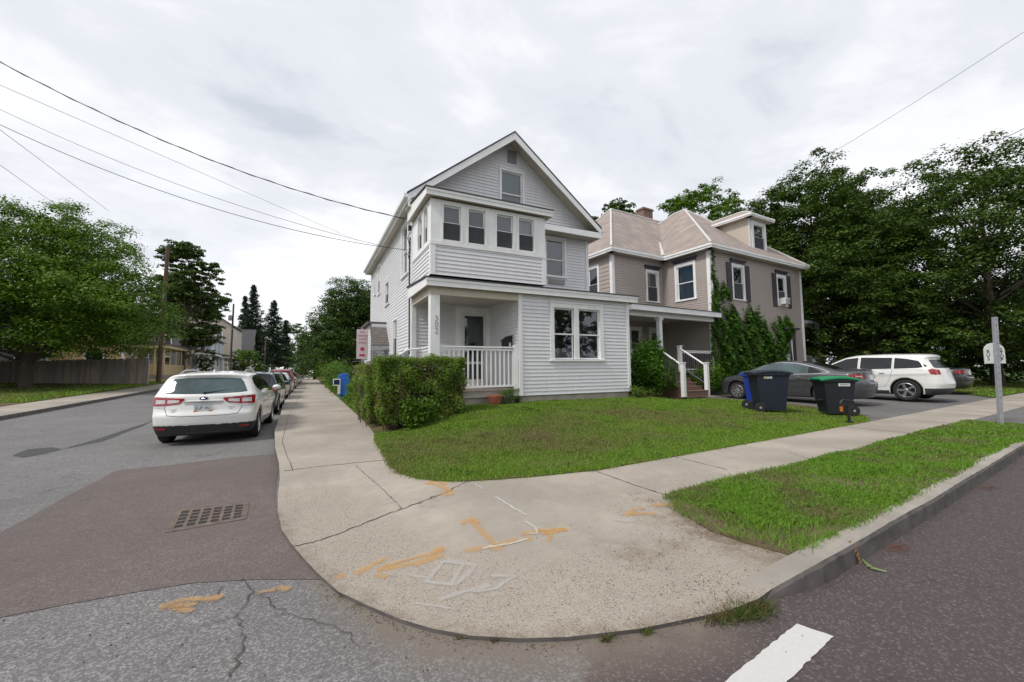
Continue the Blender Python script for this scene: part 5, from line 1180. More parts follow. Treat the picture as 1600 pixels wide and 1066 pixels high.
SEDAN = dict(wb=2.85, wr=.33, h=1.47, clear=.18, len=(2.55, 2.4), plan0=.91, tumble=.235, rbulge=.22, rk=.10, paint=PG,
    top=[(-2.55, 1.04), (-2.38, 1.085), (-1.95, 1.10), (-1.75, 1.13), (-1.0, 1.375), (-.45, 1.45), (.05, 1.455), (.45, 1.38), (.8, 1.25), (1.38, .98), (1.9, .88), (2.25, .76), (2.5, .6)],
    plan=[(-2.5, .78), (-2.1, .87), (-1.4, .915), (0, .91), (1.3, .915), (1.9, .87), (2.4, .68)],
    rear=[(.15, -2.3), (.25, -2.42), (.5, -2.5), (.72, -2.5), (.76, -2.45), (1.0, -2.42), (1.07, -2.47), (1.2, -2.40)], front=[(.15, 2.2), (.3, 2.33), (.55, 2.36), (.75, 2.28), (1.2, 2.0)], belt=[(-2.5, 1.0), (-1.4, .97), (1, .90), (2, .82)],
    side=[('side_window', [(-1.42, 1.035, 1.04), (-1.15, 1.0, 1.18), (-1.0, .985, 1.225)], M_CGL), ('side_window', [(-.96, .985, 1.24), (-.6, .975, 1.33), (-.1, .965, 1.37)], M_CGT), ('side_window', [(-.02, .965, 1.37), (.35, .955, 1.30), (.75, .945, 1.15), (1.12, .935, .955)], M_CGT)],
    tail=[('taillight', [(.42, .86, .93), (.60, .83, .965), (.80, .85, .97), (.84, .88, .96)], M_REDL), ('taillight', [(-.84, .88, .96), (-.80, .85, .97), (-.60, .83, .965), (-.42, .86, .93)], M_REDL), ('licence_plate', [(-.16, .78, .93), (.16, .78, .93)], M_PLATE)],
    seams=[[(1.1, .92), (1.12, .6), (1.0, .33)], [(-.06, 1.35), (-.06, .95), (-.08, .33), (1.0, .31)], [(-.98, 1.22), (-.98, .95), (-.95, .6), (-.88, .42), (-.7, .33), (-.08, .33)]], tseams=[[(-.72, 1.0), (-.6, .74), (.6, .74), (.72, 1.0)]],
    handles=[-.72, .22], hz=.86, hm=M_CHROME, mirror=(.92, .97), spokes=9, screen=[(.75, -.55, .55), (1.3, -.64, .64)], backlight=[(-1.7, -.55, .55), (-1.05, -.52, .52)])
SUV = dict(wb=2.82, wr=.38, h=1.72, clear=.22, len=(2.45, 2.4), plan0=.965, tumble=.19, rbulge=.17, rk=.12, paint=PW,
    top=[(-2.5, 1.5), (-2.1, 1.655), (-1.6, 1.69), (-.8, 1.71), (0, 1.70), (.4, 1.64), (.8, 1.47), (1.25, 1.17), (1.9, 1.04), (2.25, .9), (2.5, .7)],
    plan=[(-2.4, .84), (-2.0, .93), (-1.4, .965), (0, .955), (1.4, .965), (1.9, .92), (2.4, .74)],
    rear=[(.2, -2.2), (.35, -2.36), (.6, -2.41), (.75, -2.38), (1.0, -2.32), (1.12, -2.29), (1.5, -2.03), (1.56, -2.1), (1.62, -2.08), (1.75, -1.9)], front=[(.2, 2.2), (.4, 2.33), (.7, 2.33), (1.0, 2.2), (1.4, 1.9)], belt=[(-2.4, 1.16), (-1.4, 1.12), (1, 1.07), (2, 1.0)],
    side=[('side_window', [(-1.98, 1.22, 1.24), (-1.75, 1.17, 1.42), (-1.45, 1.16, 1.50), (-1.12, 1.15, 1.545)], M_CGL), ('side_window', [(-1.05, 1.15, 1.55), (-.12, 1.13, 1.585)], M_CGL), ('side_window', [(-.04, 1.13, 1.585), (.35, 1.12, 1.54), (.75, 1.11, 1.35), (1.05, 1.10, 1.17)], M_CGL), ('rocker_trim', [(-.95, .24, .36), (.95, .24, .36)], M_CLAD)],
    tail=[('rear_window', [(-.72, 1.18, 1.2), (-.62, 1.16, 1.46), (.62, 1.16, 1.46), (.72, 1.18, 1.2)], M_CGL), ('taillight', [(.60, .94, 1.1), (.82, .93, 1.14), (.905, .96, 1.10)], M_REDL), ('taillight', [(-.905, .96, 1.10), (-.82, .93, 1.14), (-.60, .94, 1.1)], M_REDL), ('licence_plate', [(-.16, .86, 1.0), (.16, .86, 1.0)], M_PLATE)],
    trim_z=lambda x, y: np.where(x < -1.9, .47, 0) + 0 * y, seams=[[(1.15, 1.08), (1.1, .6), (.95, .35)], [(-.08, 1.55), (-.08, 1.1), (-.1, .36), (.95, .35)], [(-1.08, 1.53), (-1.08, 1.1), (-.98, .75), (-.85, .5), (-.1, .36)]],
    handles=[-.78, .2], hz=.99, hm=M_CHROME, mirror=(.9, 1.13), spokes=5, screen=[(.55, -.6, .6), (1.2, -.7, .7)])
def gl(u, v): p = gp(u, v, 0); return (p.x, p.y, float(hlawn(p.x, p.y)) - .03)
def car_at(name, label, spec, rear_wheel, ang, z, side=1, **k):
    """place by the ground point under the left rear wheel"""
    a = ang; hw = spec['plan0'] - .12; dx, dy = math.cos(a), math.sin(a); nx, ny = -dy, dx
    x = rear_wheel[0] + dx * spec['wb'] / 2 - nx * hw * side; y = rear_wheel[1] + dy * spec['wb'] / 2 - ny * hw * side
    return car(name, label, 'car', spec, (x, y, z), a, **k)
sed, sds = car_at('parked_car', 'dark grey saloon behind the wheelie bins on the driveway', SEDAN, (15.28, 7.45), R(90 + 5.5), .215, group='cars on the driveway', res=.036)
suv, svs = car_at('parked_car', 'white crossover with a red tail lamp, parked beyond the grey saloon', SUV, (19.2, 6.75), R(90 + 3.9), .185, group='cars on the driveway', res=.04)
for sg in (1, -1):
    mb = MB(); L = [(-1.62, 1.03), (-1.35, 1.15), (-1.0, 1.25), (-.6, 1.345), (-.1, 1.385), (.3, 1.33), (.75, 1.165), (1.15, .95)]; seam(mb, sds, L, 'y', sg, .028, M_CHROME, .008); seam(mb, sds, [(-1.6, 1.01), (-1.0, .975), (0, .955), (1.15, .925)], 'y', sg, .014, M_CHROME, .008); build('window_trim', mb, sed)
for s in (-1, 1): patch('clear_lens', sds, [(s * .55, .87, .9), (s * .74, .89, .92)], 'x', -1, M_CLRL, sed, nv=2, off=.012)
patch('boot_spoiler', sds, [(-.62, 1.075, 1.10), (.62, 1.075, 1.10)], 'x', -1, PG, sed, nv=2, off=.05)
mb = MB(); seam(mb, svs, [(-1.9, 1.13), (-1, 1.125), (0, 1.11), (1.05, 1.075)], 'y', 1, .02, M_CHROME, .006); seam(mb, svs, [(-1.9, 1.13), (-1, 1.125), (0, 1.11), (1.05, 1.075)], 'y', -1, .02, M_CHROME, .006); build('window_trim', mb, suv)

# parked row up the street and others: further cars in simpler finishes
def variant(base, paint_, **k): d = dict(base); d['paint'] = paint_; d.update(k); return d
row = [('dark teal hatchback directly behind the white one', variant(HATCH, PT, tail=[('rear_window', [(-.66, 1.04, 1.32), (.66, 1.04, 1.32)], M_CGL), ('taillight', [(-.84, .8, .96), (-.5, .84, .93)], M_REDL), ('taillight', [(.5, .84, .93), (.84, .8, .96)], M_REDL)], trim_z=None), 17.9, -1.80, .045), ('dark olive hatchback, third in the kerbside row', variant(HATCH, PGR, tail=[('rear_window', [(-.66, 1.04, 1.3), (.66, 1.04, 1.3)], M_CGL), ('taillight', [(-.84, .8, .96), (-.5, .84, .93)], M_REDL), ('taillight', [(.5, .84, .93), (.84, .8, .96)], M_REDL)], trim_z=None), 24.2, -1.9, .05),
       ('silver saloon, fourth in the kerbside row', variant(SEDAN, PS), 30.4, -1.9, .06), ('red crossover standing tall in the kerbside row', variant(SUV, PR), 37.2, -1.95, .06), ('grey saloon just beyond the red crossover', variant(SEDAN, PG), 43.8, -1.9, .08), ('black saloon, seventh in the kerbside row', variant(SEDAN, PK), 50.2, -1.9, .08), ('small silver hatchback far down the kerbside row', variant(HATCH, PS, tail=[('rear_window', [(-.66, 1.04, 1.3), (.66, 1.04, 1.3)], M_CGL)], trim_z=None), 56.5, -1.9, .08), ('dark red saloon, farthest of the kerbside row', variant(SEDAN, PR), 63, -1.9, .08)]
for lab, sp, y, x, rs in row: car('parked_car', lab, 'car', sp, (x, y, 0), R(90 - 1.2), 'cars parked along the kerb', res=rs)
car_at('parked_car', 'black saloon with red tail lamp, rightmost on the driveway beyond the white crossover', variant(SEDAN, PK), (25.0, 7.9), R(94), .24, group='cars on the driveway', res=.045)
# ---------------------------------------------------------------- markings, grate, small things on the ground
M_PAINTW = None
def worn_paint(name, col, thr=(.42, .55), sc=28, edge=True):
    m, t, b = new_mat(name); co = objco(t); n = noise(t, co, sc, 6, .75); n2 = noise(t, co, 6, 4); n3 = noise(t, co, 150, 3, .7)
    b.inputs['Roughness'].default_value = .9; b.inputs['Specular IOR Level'].default_value = .2
    t.links.new(mixc(t, n, col, tuple(c * .75 for c in col)), b.inputs['Base Color'])
    f = mth(t, 'ADD', mth(t, 'MULTIPLY', n, .5), mth(t, 'ADD', mth(t, 'MULTIPLY', n2, .2), mth(t, 'MULTIPLY', n3, .3)))
    if edge: a = nd(t, 'ShaderNodeAttribute', attribute_name='edge'); f = mth(t, 'ADD', mth(t, 'SUBTRACT', f, .55), mth(t, 'MULTIPLY', a.outputs['Fac'], .55))
    t.links.new(ramp(t, f, [(thr[0], 0.), (thr[1], 1.)]), b.inputs['Alpha']); return m
M_PO = worn_paint('spray_orange', (.68, .39, .13), (.25, .78)); M_PW2 = worn_paint('spray_white', (.62, .62, .60), (.22, .6)); M_CHALK = worn_paint('chalk_white', (.55, .52, .49), (.12, .75), 16); M_LANE = worn_paint('lane_paint', (.60, .59, .57), (.33, .40), 40, edge=False)
M_CRACK = pm('crack_dark', (.06, .052, .045), 1, var=.4, vs=20)
rgm = np.random.default_rng(11)
def stroke(mb, px, w, zf, m, lift=.004, jag=.0, step=.03, taper=False):
    P = [np.array(G(*p, zf)) for p in px]; Q = []; w *= 1.0
    for a, b in zip(P[:-1], P[1:]):
        k = max(1, int(np.linalg.norm(b - a) / step))
        for i in range(k): Q.append(a + (b - a) * i / k)
    Q.append(P[-1]); Q = np.array(Q); n = len(Q)
    Q[1:-1] += rgm.normal(size=(n - 2, 2)) * jag if n > 2 else 0
    L = []
    for i in range(n):
        d = Q[min(i + 1, n - 1)] - Q[max(i - 1, 0)]; d /= max(np.linalg.norm(d), 1e-6); s = np.array([-d[1], d[0]]) * w / 2 * (1 + rgm.normal() * (.35 if jag else .12)) * (math.sin(math.pi * min(1, (i + .5) / n)) ** .5 if taper else 1)
        L.append((Q[i] - s, Q[i] + s))
    z = lambda p: (p[0], p[1], float(zf(p[0], p[1])) + lift)
    for a, b in zip(L[:-1], L[1:]): mb.face([z(a[0]), z(b[0]), z(b[1]), z(a[1])], m)
def marks(name, items, m, zf, parent, lift=.004):
    """sprayed strokes: five columns across, with an edge weight that lets the speckled edge fade out"""
    V, F, E = [], [], []
    for px, w in items:
        P = [np.array(G(*p, zf)) for p in px]; Q = []
        for a, b in zip(P[:-1], P[1:]):
            k = max(2, int(np.linalg.norm(b - a) / .03)); Q += [a + (b - a) * i / k for i in range(k)]
        Q.append(P[-1]); Q = np.array(Q); n = len(Q); d0 = (Q[1] - Q[0]) / np.linalg.norm(Q[1] - Q[0]); d1 = (Q[-1] - Q[-2]) / np.linalg.norm(Q[-1] - Q[-2]); Q = np.concatenate([[Q[0] - d0 * .02], Q, [Q[-1] + d1 * .02]]); n += 2; off = np.convolve(rgm.normal(size=n + 6), np.ones(7) / 7, 'valid') * .02
        base = len(V)
        for i in range(n):
            d = Q[min(i + 1, n - 1)] - Q[max(i - 1, 0)]; d /= max(np.linalg.norm(d), 1e-6); s = np.array([-d[1], d[0]]); ww = w * (1.05 + .2 * math.sin(i * .7) + .15 * math.sin(i * 1.9 + 1))
            for c, e in ((-1, 0), (-.5, .75), (0, 1), (.5, .75), (1, 0)): q = Q[i] + s * (c * ww + off[i]); V.append((q[0], q[1], float(zf(q[0], q[1])) + lift)); E.append(0 if i in (0, n - 1) else e)
        for i in range(n - 1):
            for c in range(4): F.append((base + i * 5 + c, base + (i + 1) * 5 + c, base + (i + 1) * 5 + c + 1, base + i * 5 + c + 1))
    me = np_mesh(name, V, F, m); ca = me.color_attributes.new('edge', 'FLOAT_COLOR', 'POINT'); E = np.array(E, np.float32); ca.data.foreach_set('color', np.stack([E, E, E, E * 0 + 1], 1).ravel()); return link(name, me, parent)
pm_ = [([(668, 753), (700, 765), (706, 774)], .07), ([(664, 757), (684, 752), (698, 757)], .06), ([(690, 775), (700, 766), (712, 767)], .05)]
marks('orange_arrow', pm_, M_PO, hpav, pav)
marks('orange_arrow', [([(735, 815), (775, 852)], .05), ([(722, 820), (735, 810), (748, 817)], .055), ([(768, 857), (782, 860)], .05)], M_PO, hpav, pav)
marks('orange_arrow', [([(728, 862), (830, 842)], .06), ([(815, 835), (845, 831), (886, 829)], .05), ([(840, 828), (860, 838), (856, 846)], .05), ([(850, 833), (884, 827)], .06)], M_PO, hpav, pav)
marks('orange_arrow', [([(555, 897), (602, 874)], .06), ([(590, 892), (692, 868)], .07), ([(600, 884), (695, 862)], .04), ([(678, 862), (692, 856)], .06), ([(527, 903), (538, 900)], .05), ([(588, 899), (604, 903)], .04)], M_PO, hpav, pav)
marks('orange_arrow', [([(975, 806), (990, 797), (1005, 796)], .05), ([(985, 804), (1024, 803)], .05), ([(1018, 790), (1052, 790)], .055)], M_PO, hpav, pav)
z0 = lambda x, y: hroad(x, y) + .0045
mb = MB()
for i_, (px, py) in enumerate(((1328, 846), (1331, 852), (1334, 858), (1337, 864), (1339, 870), (1341, 876))):
    q = G(px, py, .145 - i_ * .024); dd = kd * (.018 + .006 * (i_ % 2)); nn = kn * (-.012 if i_ else .0); mb.face([(q[0] - dd[0] + nn[0], q[1] - dd[1] + nn[1], .149 - i_ * .024), (q[0] + dd[0] + nn[0], q[1] + dd[1] + nn[1], .149 - i_ * .024), (q[0] + dd[0] + nn[0], q[1] + dd[1] + nn[1], .124 - i_ * .024), (q[0] - dd[0] + nn[0], q[1] - dd[1] + nn[1], .124 - i_ * .024)], pm('kerb_orange', (.40, .20, .07), .9, var=.4, vs=60))
build('orange_mark', mb, k_obj)
marks('orange_smear', [([(250, 947), (290, 938), (345, 935)], .06), ([(255, 950), (305, 945)], .05), ([(270, 953), (300, 955)], .04)], M_PO, z0, road); marks('orange_smear', [([(432, 918), (452, 921)], .05), ([(405, 926), (430, 922)], .03)], M_PO, z0, road)
marks('white_line', [([(742, 757), (756, 764)], .018), ([(774, 777), (800, 792), (821, 806)], .022), ([(822, 816), (837, 826), (840, 834), (828, 834)], .022), ([(755, 858), (800, 849), (822, 842)], .022)], M_PW2, hpav, pav, .0055)
marks('chalk_mark', [([(692, 878), (725, 882), (705, 914), (668, 909), (692, 878)], .03), ([(700, 877), (742, 884), (735, 895), (712, 915)], .035), ([(688, 938), (730, 925), (765, 914)], .03), ([(765, 914), (740, 926), (775, 920), (806, 900), (770, 904)], .025), ([(640, 900), (672, 905)], .02), ([(650, 946), (705, 950)], .02), ([(960, 812), (990, 815)], .05)], M_CHALK, hpav, pav)
# control joints and cracks of the slabs
def crack(px, w, jag, zf=hpav, parent=None, name='slab_joint', lift=.0032, step=.04, m=None):
    mb = MB(); stroke(mb, px, w, zf, m or M_CRACK, lift, jag, step); return build(name, mb, parent or pav)
crack([(459, 854), (495, 846), (540, 830), (600, 806), (660, 784), (700, 768), (730, 753), (748, 748)], .014, .008, name='slab_crack')
crack([(444, 736), (500, 729), (530, 726), (603, 719)], .013, .006); crack([(458, 737), (448, 712), (441, 690), (450, 652), (470, 616), (479, 598)], .007, .002)
crack([(556, 728), (590, 757), (628, 795)], .006, .003); crack([(1046, 712), (1136, 734)], .010, .002); crack([(1232, 707), (1262, 717)], .008, .002); crack([(1350, 690), (1395, 696)], .010, .003)
crack([(502, 630), (530, 629)], .02, .008, name='slab_crack'); crack([(933, 737), (985, 756), (1046, 776)], .012, .004)
for y in (14.6, 17.0, 19.4, 22, 25, 29, 34, 40, 48): mb = MB(); mb.face([(-.95, y, .150), (1.28, y, .150), (1.28, y + .02, .150), (-.95, y + .02, .150)], M_CRACK); build('slab_joint', mb, pav)
for u in (7.0, 9.5, 12, 14.5, 17, 19.5): a, b = XY(u, -1.18), XY(u, .02); c_, d_ = XY(u + .02, .02), XY(u + .02, -1.18); mb = MB(); mb.face([(*a, .1495), (*d_, .1495), (*c_, .1495), (*b, .1495)], M_CRACK); build('slab_joint', mb, pav)
crack([(380, 905), (395, 925), (372, 962), (380, 1010), (360, 1060)], .006, .012, z0, road, 'road_crack', .003); crack([(395, 925), (450, 960), (520, 980), (560, 1010)], .004, .012, z0, road, 'road_crack', .003); crack([(380, 905), (345, 916), (340, 930)], .004, .01, z0, road, 'road_crack', .003)
crack([(372, 962), (300, 985), (250, 1040)], .0035, .012, z0, road, 'road_crack', .003)
# edge mark of the crossing
lm = [G(*p, 0) for p in [(1245, 975), (1303, 996), (1214, 1066), (1170, 1100), (1085, 1100), (1133, 1064)]]
a = np.array(G(1245, 975)); b = np.array(G(1303, 996)); dvec = np.array(G(1133, 1066)) - a; dvec /= np.linalg.norm(dvec)
L4 = wob([tuple(a), tuple(b), tuple(b + dvec * 2.2), tuple(a + dvec * 2.2)], .0022, 8, .03)
sheet('lane_marking', L4, lambda x, y: .0045, M_LANE, .3)
# drain grate
gA, gB, gC, gD = [np.array(G(*p, .006)) for p in ((258, 833), (385, 811), (390, 785), (276, 797))]
def bil(s, t): return (gA * (1 - s) + gB * s) * (1 - t) + (gD * (1 - s) + gC * s) * t
gr = thing('storm_drain', 'rusty iron storm drain grate set in the brown asphalt patch', 'drain grate', (*bil(.5, .5), 0)); M_RUST = pm('cast_iron', (.14, .105, .088), .85, .2, var=.35, vs=14, bs=80, bstr=.3)
mb = MB()
def gbx(mb, s0, s1, t0, t1, z0_, z1_, m): mb.prism([(*bil(s, t), z0_) for s, t in ((s0, t0), (s1, t0), (s1, t1), (s0, t1))], (0, 0, z1_ - z0_), m)
for s0, s1, t0, t1 in ((0, 1, 0, .10), (0, 1, .90, 1), (0, .06, .1, .9), (.94, 1, .1, .9)): gbx(mb, s0, s1, t0, t1, -.01, .0095, M_RUST)
build('frame', mb, gr); mb = MB(); gbx(mb, .02, .98, .03, .97, .0041, .0048, M_DARK)
for i in range(7): s = .06 + i * .88 / 6; gbx(mb, s - .022, s + .022, .1, .9, .005, .0105, M_RUST)
for j in range(6): t = .1 + j * .8 / 5.0; gbx(mb, .06, .94, t - .022, t + .022, .005, .0098, M_RUST)
build('grid', mb, gr)
# fallen leaf blade, dirt clumps, stones
lf = MB(); P = [np.array(G(*p, .012)) for p in ((1346, 873), (1360, 887), (1385, 894))]
for (p, w0), (q_, w1) in zip([(P[0], .004), (P[1], .014)], [(P[1], .014), (P[2], .003)]): d = q_ - p; d /= np.linalg.norm(d); s = np.array([-d[1], d[0]]); lf.face([(*(p - s * w0), .012), (*(q_ - s * w1), .014), (*(q_ + s * w1), .02), (*(p + s * w0), .016)], pm('leaf_pale', (.14, .20, .07), .6))
o_ = build('fallen_leaf', lf); tag(o_, 'long pale green leaf lying in the gutter by the kerb', 'leaf')
mb = MB(); rgs = np.random.default_rng(4); M_STONE = pm('grit', (.12, .10, .085), 1, var=.6, vs=3)
def pebble(x, y, z, r):
    n = 6; a0 = rgs.uniform(0, 6.28); top = (x, y, z + r * .8); ring = [(x + math.cos(a0 + k * 1.047) * r * rgs.uniform(.7, 1.2), y + math.sin(a0 + k * 1.047) * r * rgs.uniform(.7, 1.2), z + r * .25) for k in range(n)]; low = [(p[0], p[1], z - .002) for p in ring]
    for k in range(n): mb.face([ring[k], ring[(k + 1) % n], top], M_STONE); mb.face([low[k], low[(k + 1) % n], ring[(k + 1) % n], ring[k]], M_STONE)
for i in range(420):
    px_, py_ = rgs.normal(1000, 90), rgs.normal(870, 45)
    if i % 3 == 0: px_, py_ = rgs.uniform(700, 1180), rgs.uniform(850, 985)
    if py_ < 790 or py_ > 980 or px_ > 1180: continue
    x, y = G(px_, py_, hpav); pebble(x, y, float(hpav(x, y)), rgs.uniform(.002, .0055))
for i in range(240): x, y = G(rgs.uniform(-50, 1600), rgs.uniform(760, 1060), 0); pebble(x, y, .003, rgs.uniform(.002, .006)) if (dlip(x, y) > .02 and not inpoly([tuple(p) for p in left_edge + [tuple(q) for q in LIP] + right_lip + verge_in + sw_front + sw_back + lawn_corner], np.array([x]), np.array([y]))[0]) else None
for i in range(500): k_ = rgs.integers(0, len(LIP) - 1); t = rgs.uniform(); p = LIP[k_] * (1 - t) + LIP[k_ + 1] * t; off = abs(rgs.normal(0, .05)) + .012; c = np.array([1.0, 3.6]); d = (p - c) / np.linalg.norm(p - c); pebble(*(p + d * off), .001, rgs.uniform(.002, .006))
g_ = build('gravel', mb); tag(g_, 'loose grit and pebbles scattered along the gutter and slab', 'gravel', kind='stuff')
M_RNEED = pm('pine_litter', (.16, .06, .035), 1, var=.4, vs=30)
for i, (px_, py_, r) in enumerate(((1404, 856, .07), (1548, 763, .09), (1402, 802, .05))):
    mb = MB(); x, y = G(px_, py_, .004)
    for k_ in range(260): a = rgs.uniform(0, 6.28); l = .02; cx, cy = x + rgs.normal() * r * 1.1, y + rgs.normal() * r * .5; mb.face([(cx, cy, .005), (cx + math.cos(a) * l, cy + math.sin(a) * l, .008), (cx + math.cos(a) * l - .004, cy + math.sin(a) * l + .004, .009)], M_RNEED)
    o_ = build('leaf_litter', mb); tag(o_, 'patch of rusty brown leaf litter on the road by the kerb', 'litter', 'leaf litter patches on the road', 'stuff')

# ---------------------------------------------------------------- bus stop sign
bx_, by_ = 13.31, 3.16; bz = .165
bs = thing('bus_stop_sign', 'small white rounded bus stop sign on a square grey steel post in the verge', 'sign', (bx_, by_, bz)); bs_a = -YAW * 0 + R(-56)
fx, fy = -math.sin(R(53)), -math.cos(R(53))     # the plate faces the camera side
tx, ty = -fy, fx
# plate's left-right direction as seen
W = Wall((bx_, by_, 0), (math.cos(R(-38)), math.sin(R(-38)), 0), (-math.sin(R(38)), -math.cos(R(38)), 0))
mb = MB(); mb.prism([W(-.035 - .04, -.03, bz - .1), W(.035 - .04, -.03, bz - .1), W(.035 - .04, .03, bz - .1), W(-.035 - .04, .03, bz - .1)], W(.0, 0, 2.47 - bz + .1) - W(-.075, 0, 0), M_STEEL)
for i in range(16): mb.lathe([(0, 0), (.009, 0), (.009, .001)], M_DARK, (-.04 + .075 * (.4 + i * .13) / 2.4, .0305, bz + .3 + i * .13), 'y', 8, W)
p_ = build('post', mb, bs)
mb = MB(); n = 12; pts = [(-.185, 1.46), (.185, 1.46), (.185, 1.74)] + [(.185 * math.cos(a), 1.74 + .17 * math.sin(a)) for a in np.linspace(0, math.pi, n)[1:-1]] + [(-.185, 1.74)]
mb.prism([W(x, -.052, z) for x, z in pts], W.N * .02, pm('sign_white', (.62, .64, .62), .45, var=.05)); sp = build('sign_plate', mb, bs)
mb = MB()
for ch, x, z in (('B', -.12, 1.72), ('U', -.12, 1.64), ('S', -.12, 1.56), ('S', .12, 1.75), ('T', .12, 1.68), ('O', .12, 1.61), ('P', .12, 1.54)): text_mb(mb, ch, lambda a, b, d, x=x, z=z: W(x + a, -.031 + d, z + b), .098, M_BLACK, .004, 1.0)
build('lettering', mb, sp)
# ---------------------------------------------------------------- wheeled bins
def bin_(name, label, x, y, rz, body, lid, h=1.05, w=.62, dp=.72, lab=None, txt=None):
    z = float(hlawn(x, y)) + .02; b = thing(name, label, 'bin', (x, y, z), rz, 'wheelie bins at the edge of the lawn'); INV[b.name] = Matrix()
    w0, d0 = w * .78 / 2, dp * .74 / 2; w1, d1 = w / 2, dp / 2; mb = MB(); n = 6
    rings = []
    for k in range(n + 1): t = k / n; ww = w0 + (w1 - w0) * t; dd = d0 + (d1 - d0) * t; zz = .05 + (h - .13) * t; rings.append([(-dd, -ww, zz), (dd, -ww, zz), (dd, ww, zz), (-dd, ww, zz)])
    for a, c in zip(rings[:-1], rings[1:]):
        for i in range(4): mb.face([a[i], a[(i + 1) % 4], c[(i + 1) % 4], c[i]], body)
    mb.face(rings[0][::-1], body); mb.face(rings[-1], M_DARK)
    e = .03; zt_ = h - .08
    for i in range(4): p, q = rings[-1][i], rings[-1][(i + 1) % 4]
    mb.box((-d1 - e, -w1 - e, zt_ - .07), (d1 + e, -w1 - .001, zt_), body); mb.box((-d1 - e, w1 + .001, zt_ - .07), (d1 + e, w1 + e, zt_), body); mb.box((d1 + .001, -w1, zt_ - .07), (d1 + e, w1, zt_), body); mb.box((-d1 - e, -w1, zt_ - .07), (-d1 - .001, w1, zt_), body)
    mb.box((d0 + .03, -w0 * .5, .35), (d0 + .10, w0 * .5, .40), body)
    bd = build('body', mb, b, local=True, bevel=.02); mb = MB(); L = []
    for k in range(9):
        t = k / 8; xx = (-d1 - .09) + (2 * d1 + .16) * t; zz = h - .075 + .055 * math.sin(math.pi * t) ** .8; L.append([(xx, -w1 - .045, zz - .01), (xx, -w1 * .6, zz + .02), (xx, w1 * .6, zz + .02), (xx, w1 + .045, zz - .01)])
    for a, c in zip(L[:-1], L[1:]):
        for i in range(3): mb.face([a[i], c[i], c[i + 1], a[i + 1]], lid)
        for i in (0, 3): p, q = a[i], c[i]; mb.face([p, q, (q[0], q[1], q[2] - .04), (p[0], p[1], p[2] - .04)], lid)
    for e_ in (L[0], L[-1]): mb.face(e_ + [(p[0], p[1], p[2] - .04) for p in e_[::-1]], lid)
    build('lid', mb, b, local=True, smooth=True)
    mb = MB(); mb.tube([(-d1 - .09, -w1 * .8, h - .12), (-d1 - .09, w1 * .8, h - .12)], .016, body); build('handle', mb, b, local=True)
    for s in (-1, 1): mb = MB(); mb.lathe([(0, -.03), (.12, -.03), (.13, -.02), (.13, .02), (.12, .03), (0, .03)], M_TYRE, (-d0 - .03, s * (w0 + .02), .12), 'y', 20); mb.lathe([(0, s * .035), (.03, s * .032)], M_STEEL, (-d0 - .03, s * (w0 + .02), .12), 'y', 10); build('wheel', mb, b, local=True)
    if lab:
        mb = MB(); side, yy, zz, lw, lh, col = lab
        # label on face: 'x' front (+x) or 'y-' side
        def LF(a, c, d):
            t = (zz + c - .05) / (h - .13); dd = d0 + (d1 - d0) * t; ww = w0 + (w1 - w0) * t
            return {'x': (dd + .004 + d, yy + a, zz + c), '-y': (yy + a, -ww - .004 - d, zz + c), 'y': (yy - a, ww + .004 + d, zz + c), '-x': (-dd - .004 - d, yy - a, zz + c)}[side]
        mb.face([LF(-lw / 2, -lh / 2, 0), LF(lw / 2, -lh / 2, 0), LF(lw / 2, lh / 2, 0), LF(-lw / 2, lh / 2, 0)], M_WHITE)
        if col: mb.face([LF(-lw / 2, -lh / 2, .001), LF(-lw * .25, -lh / 2, .001), LF(-lw * .4, lh / 2, .001), LF(-lw / 2, lh / 2, .001)], col)
        if txt: text_mb(mb, txt, lambda a, c, d: LF(a, c, .002 + d), lh * .7, M_BLACK, .002, .9)
        build('sticker', mb, b, local=True)
    return b
M_BNAVY = pm('bin_navy', (.010, .015, .030), .5, var=.15, vs=3); M_BLUE = pm('bin_blue', (.008, .035, .30), .45, var=.1); M_BLK = pm('bin_charcoal', (.009, .012, .018), .55, var=.2); M_BGRN = pm('lid_green', (.01, .22, .085), .45, var=.08)
FA = R(-90 + 3.9)
bin_('wheelie_bin', 'bright blue bin mostly hidden behind the navy bin', 11.75, 7.45, R(-60), M_BLUE, M_BLUE, 1.08, .60, .70, ('-y', .1, .8, .14, .12, None))
bin_('wheelie_bin', 'navy blue bin with a small white sticker, left of the green-lidded bin', 11.22, 6.82, R(-38), M_BNAVY, M_BNAVY, 1.12, .66, .80, ('-y', -.12, .92, .20, .055, pm('sticker_yellow', (.6, .5, .1), .5)), 'RECYCLE')
bin_('wheelie_bin', 'black bin with bright green lid and white sticker', 12.28, 5.78, R(142), M_BLK, M_BGRN, 1.0, .60, .72, ('y', -.10, .78, .26, .075, None), 'DURHAM')
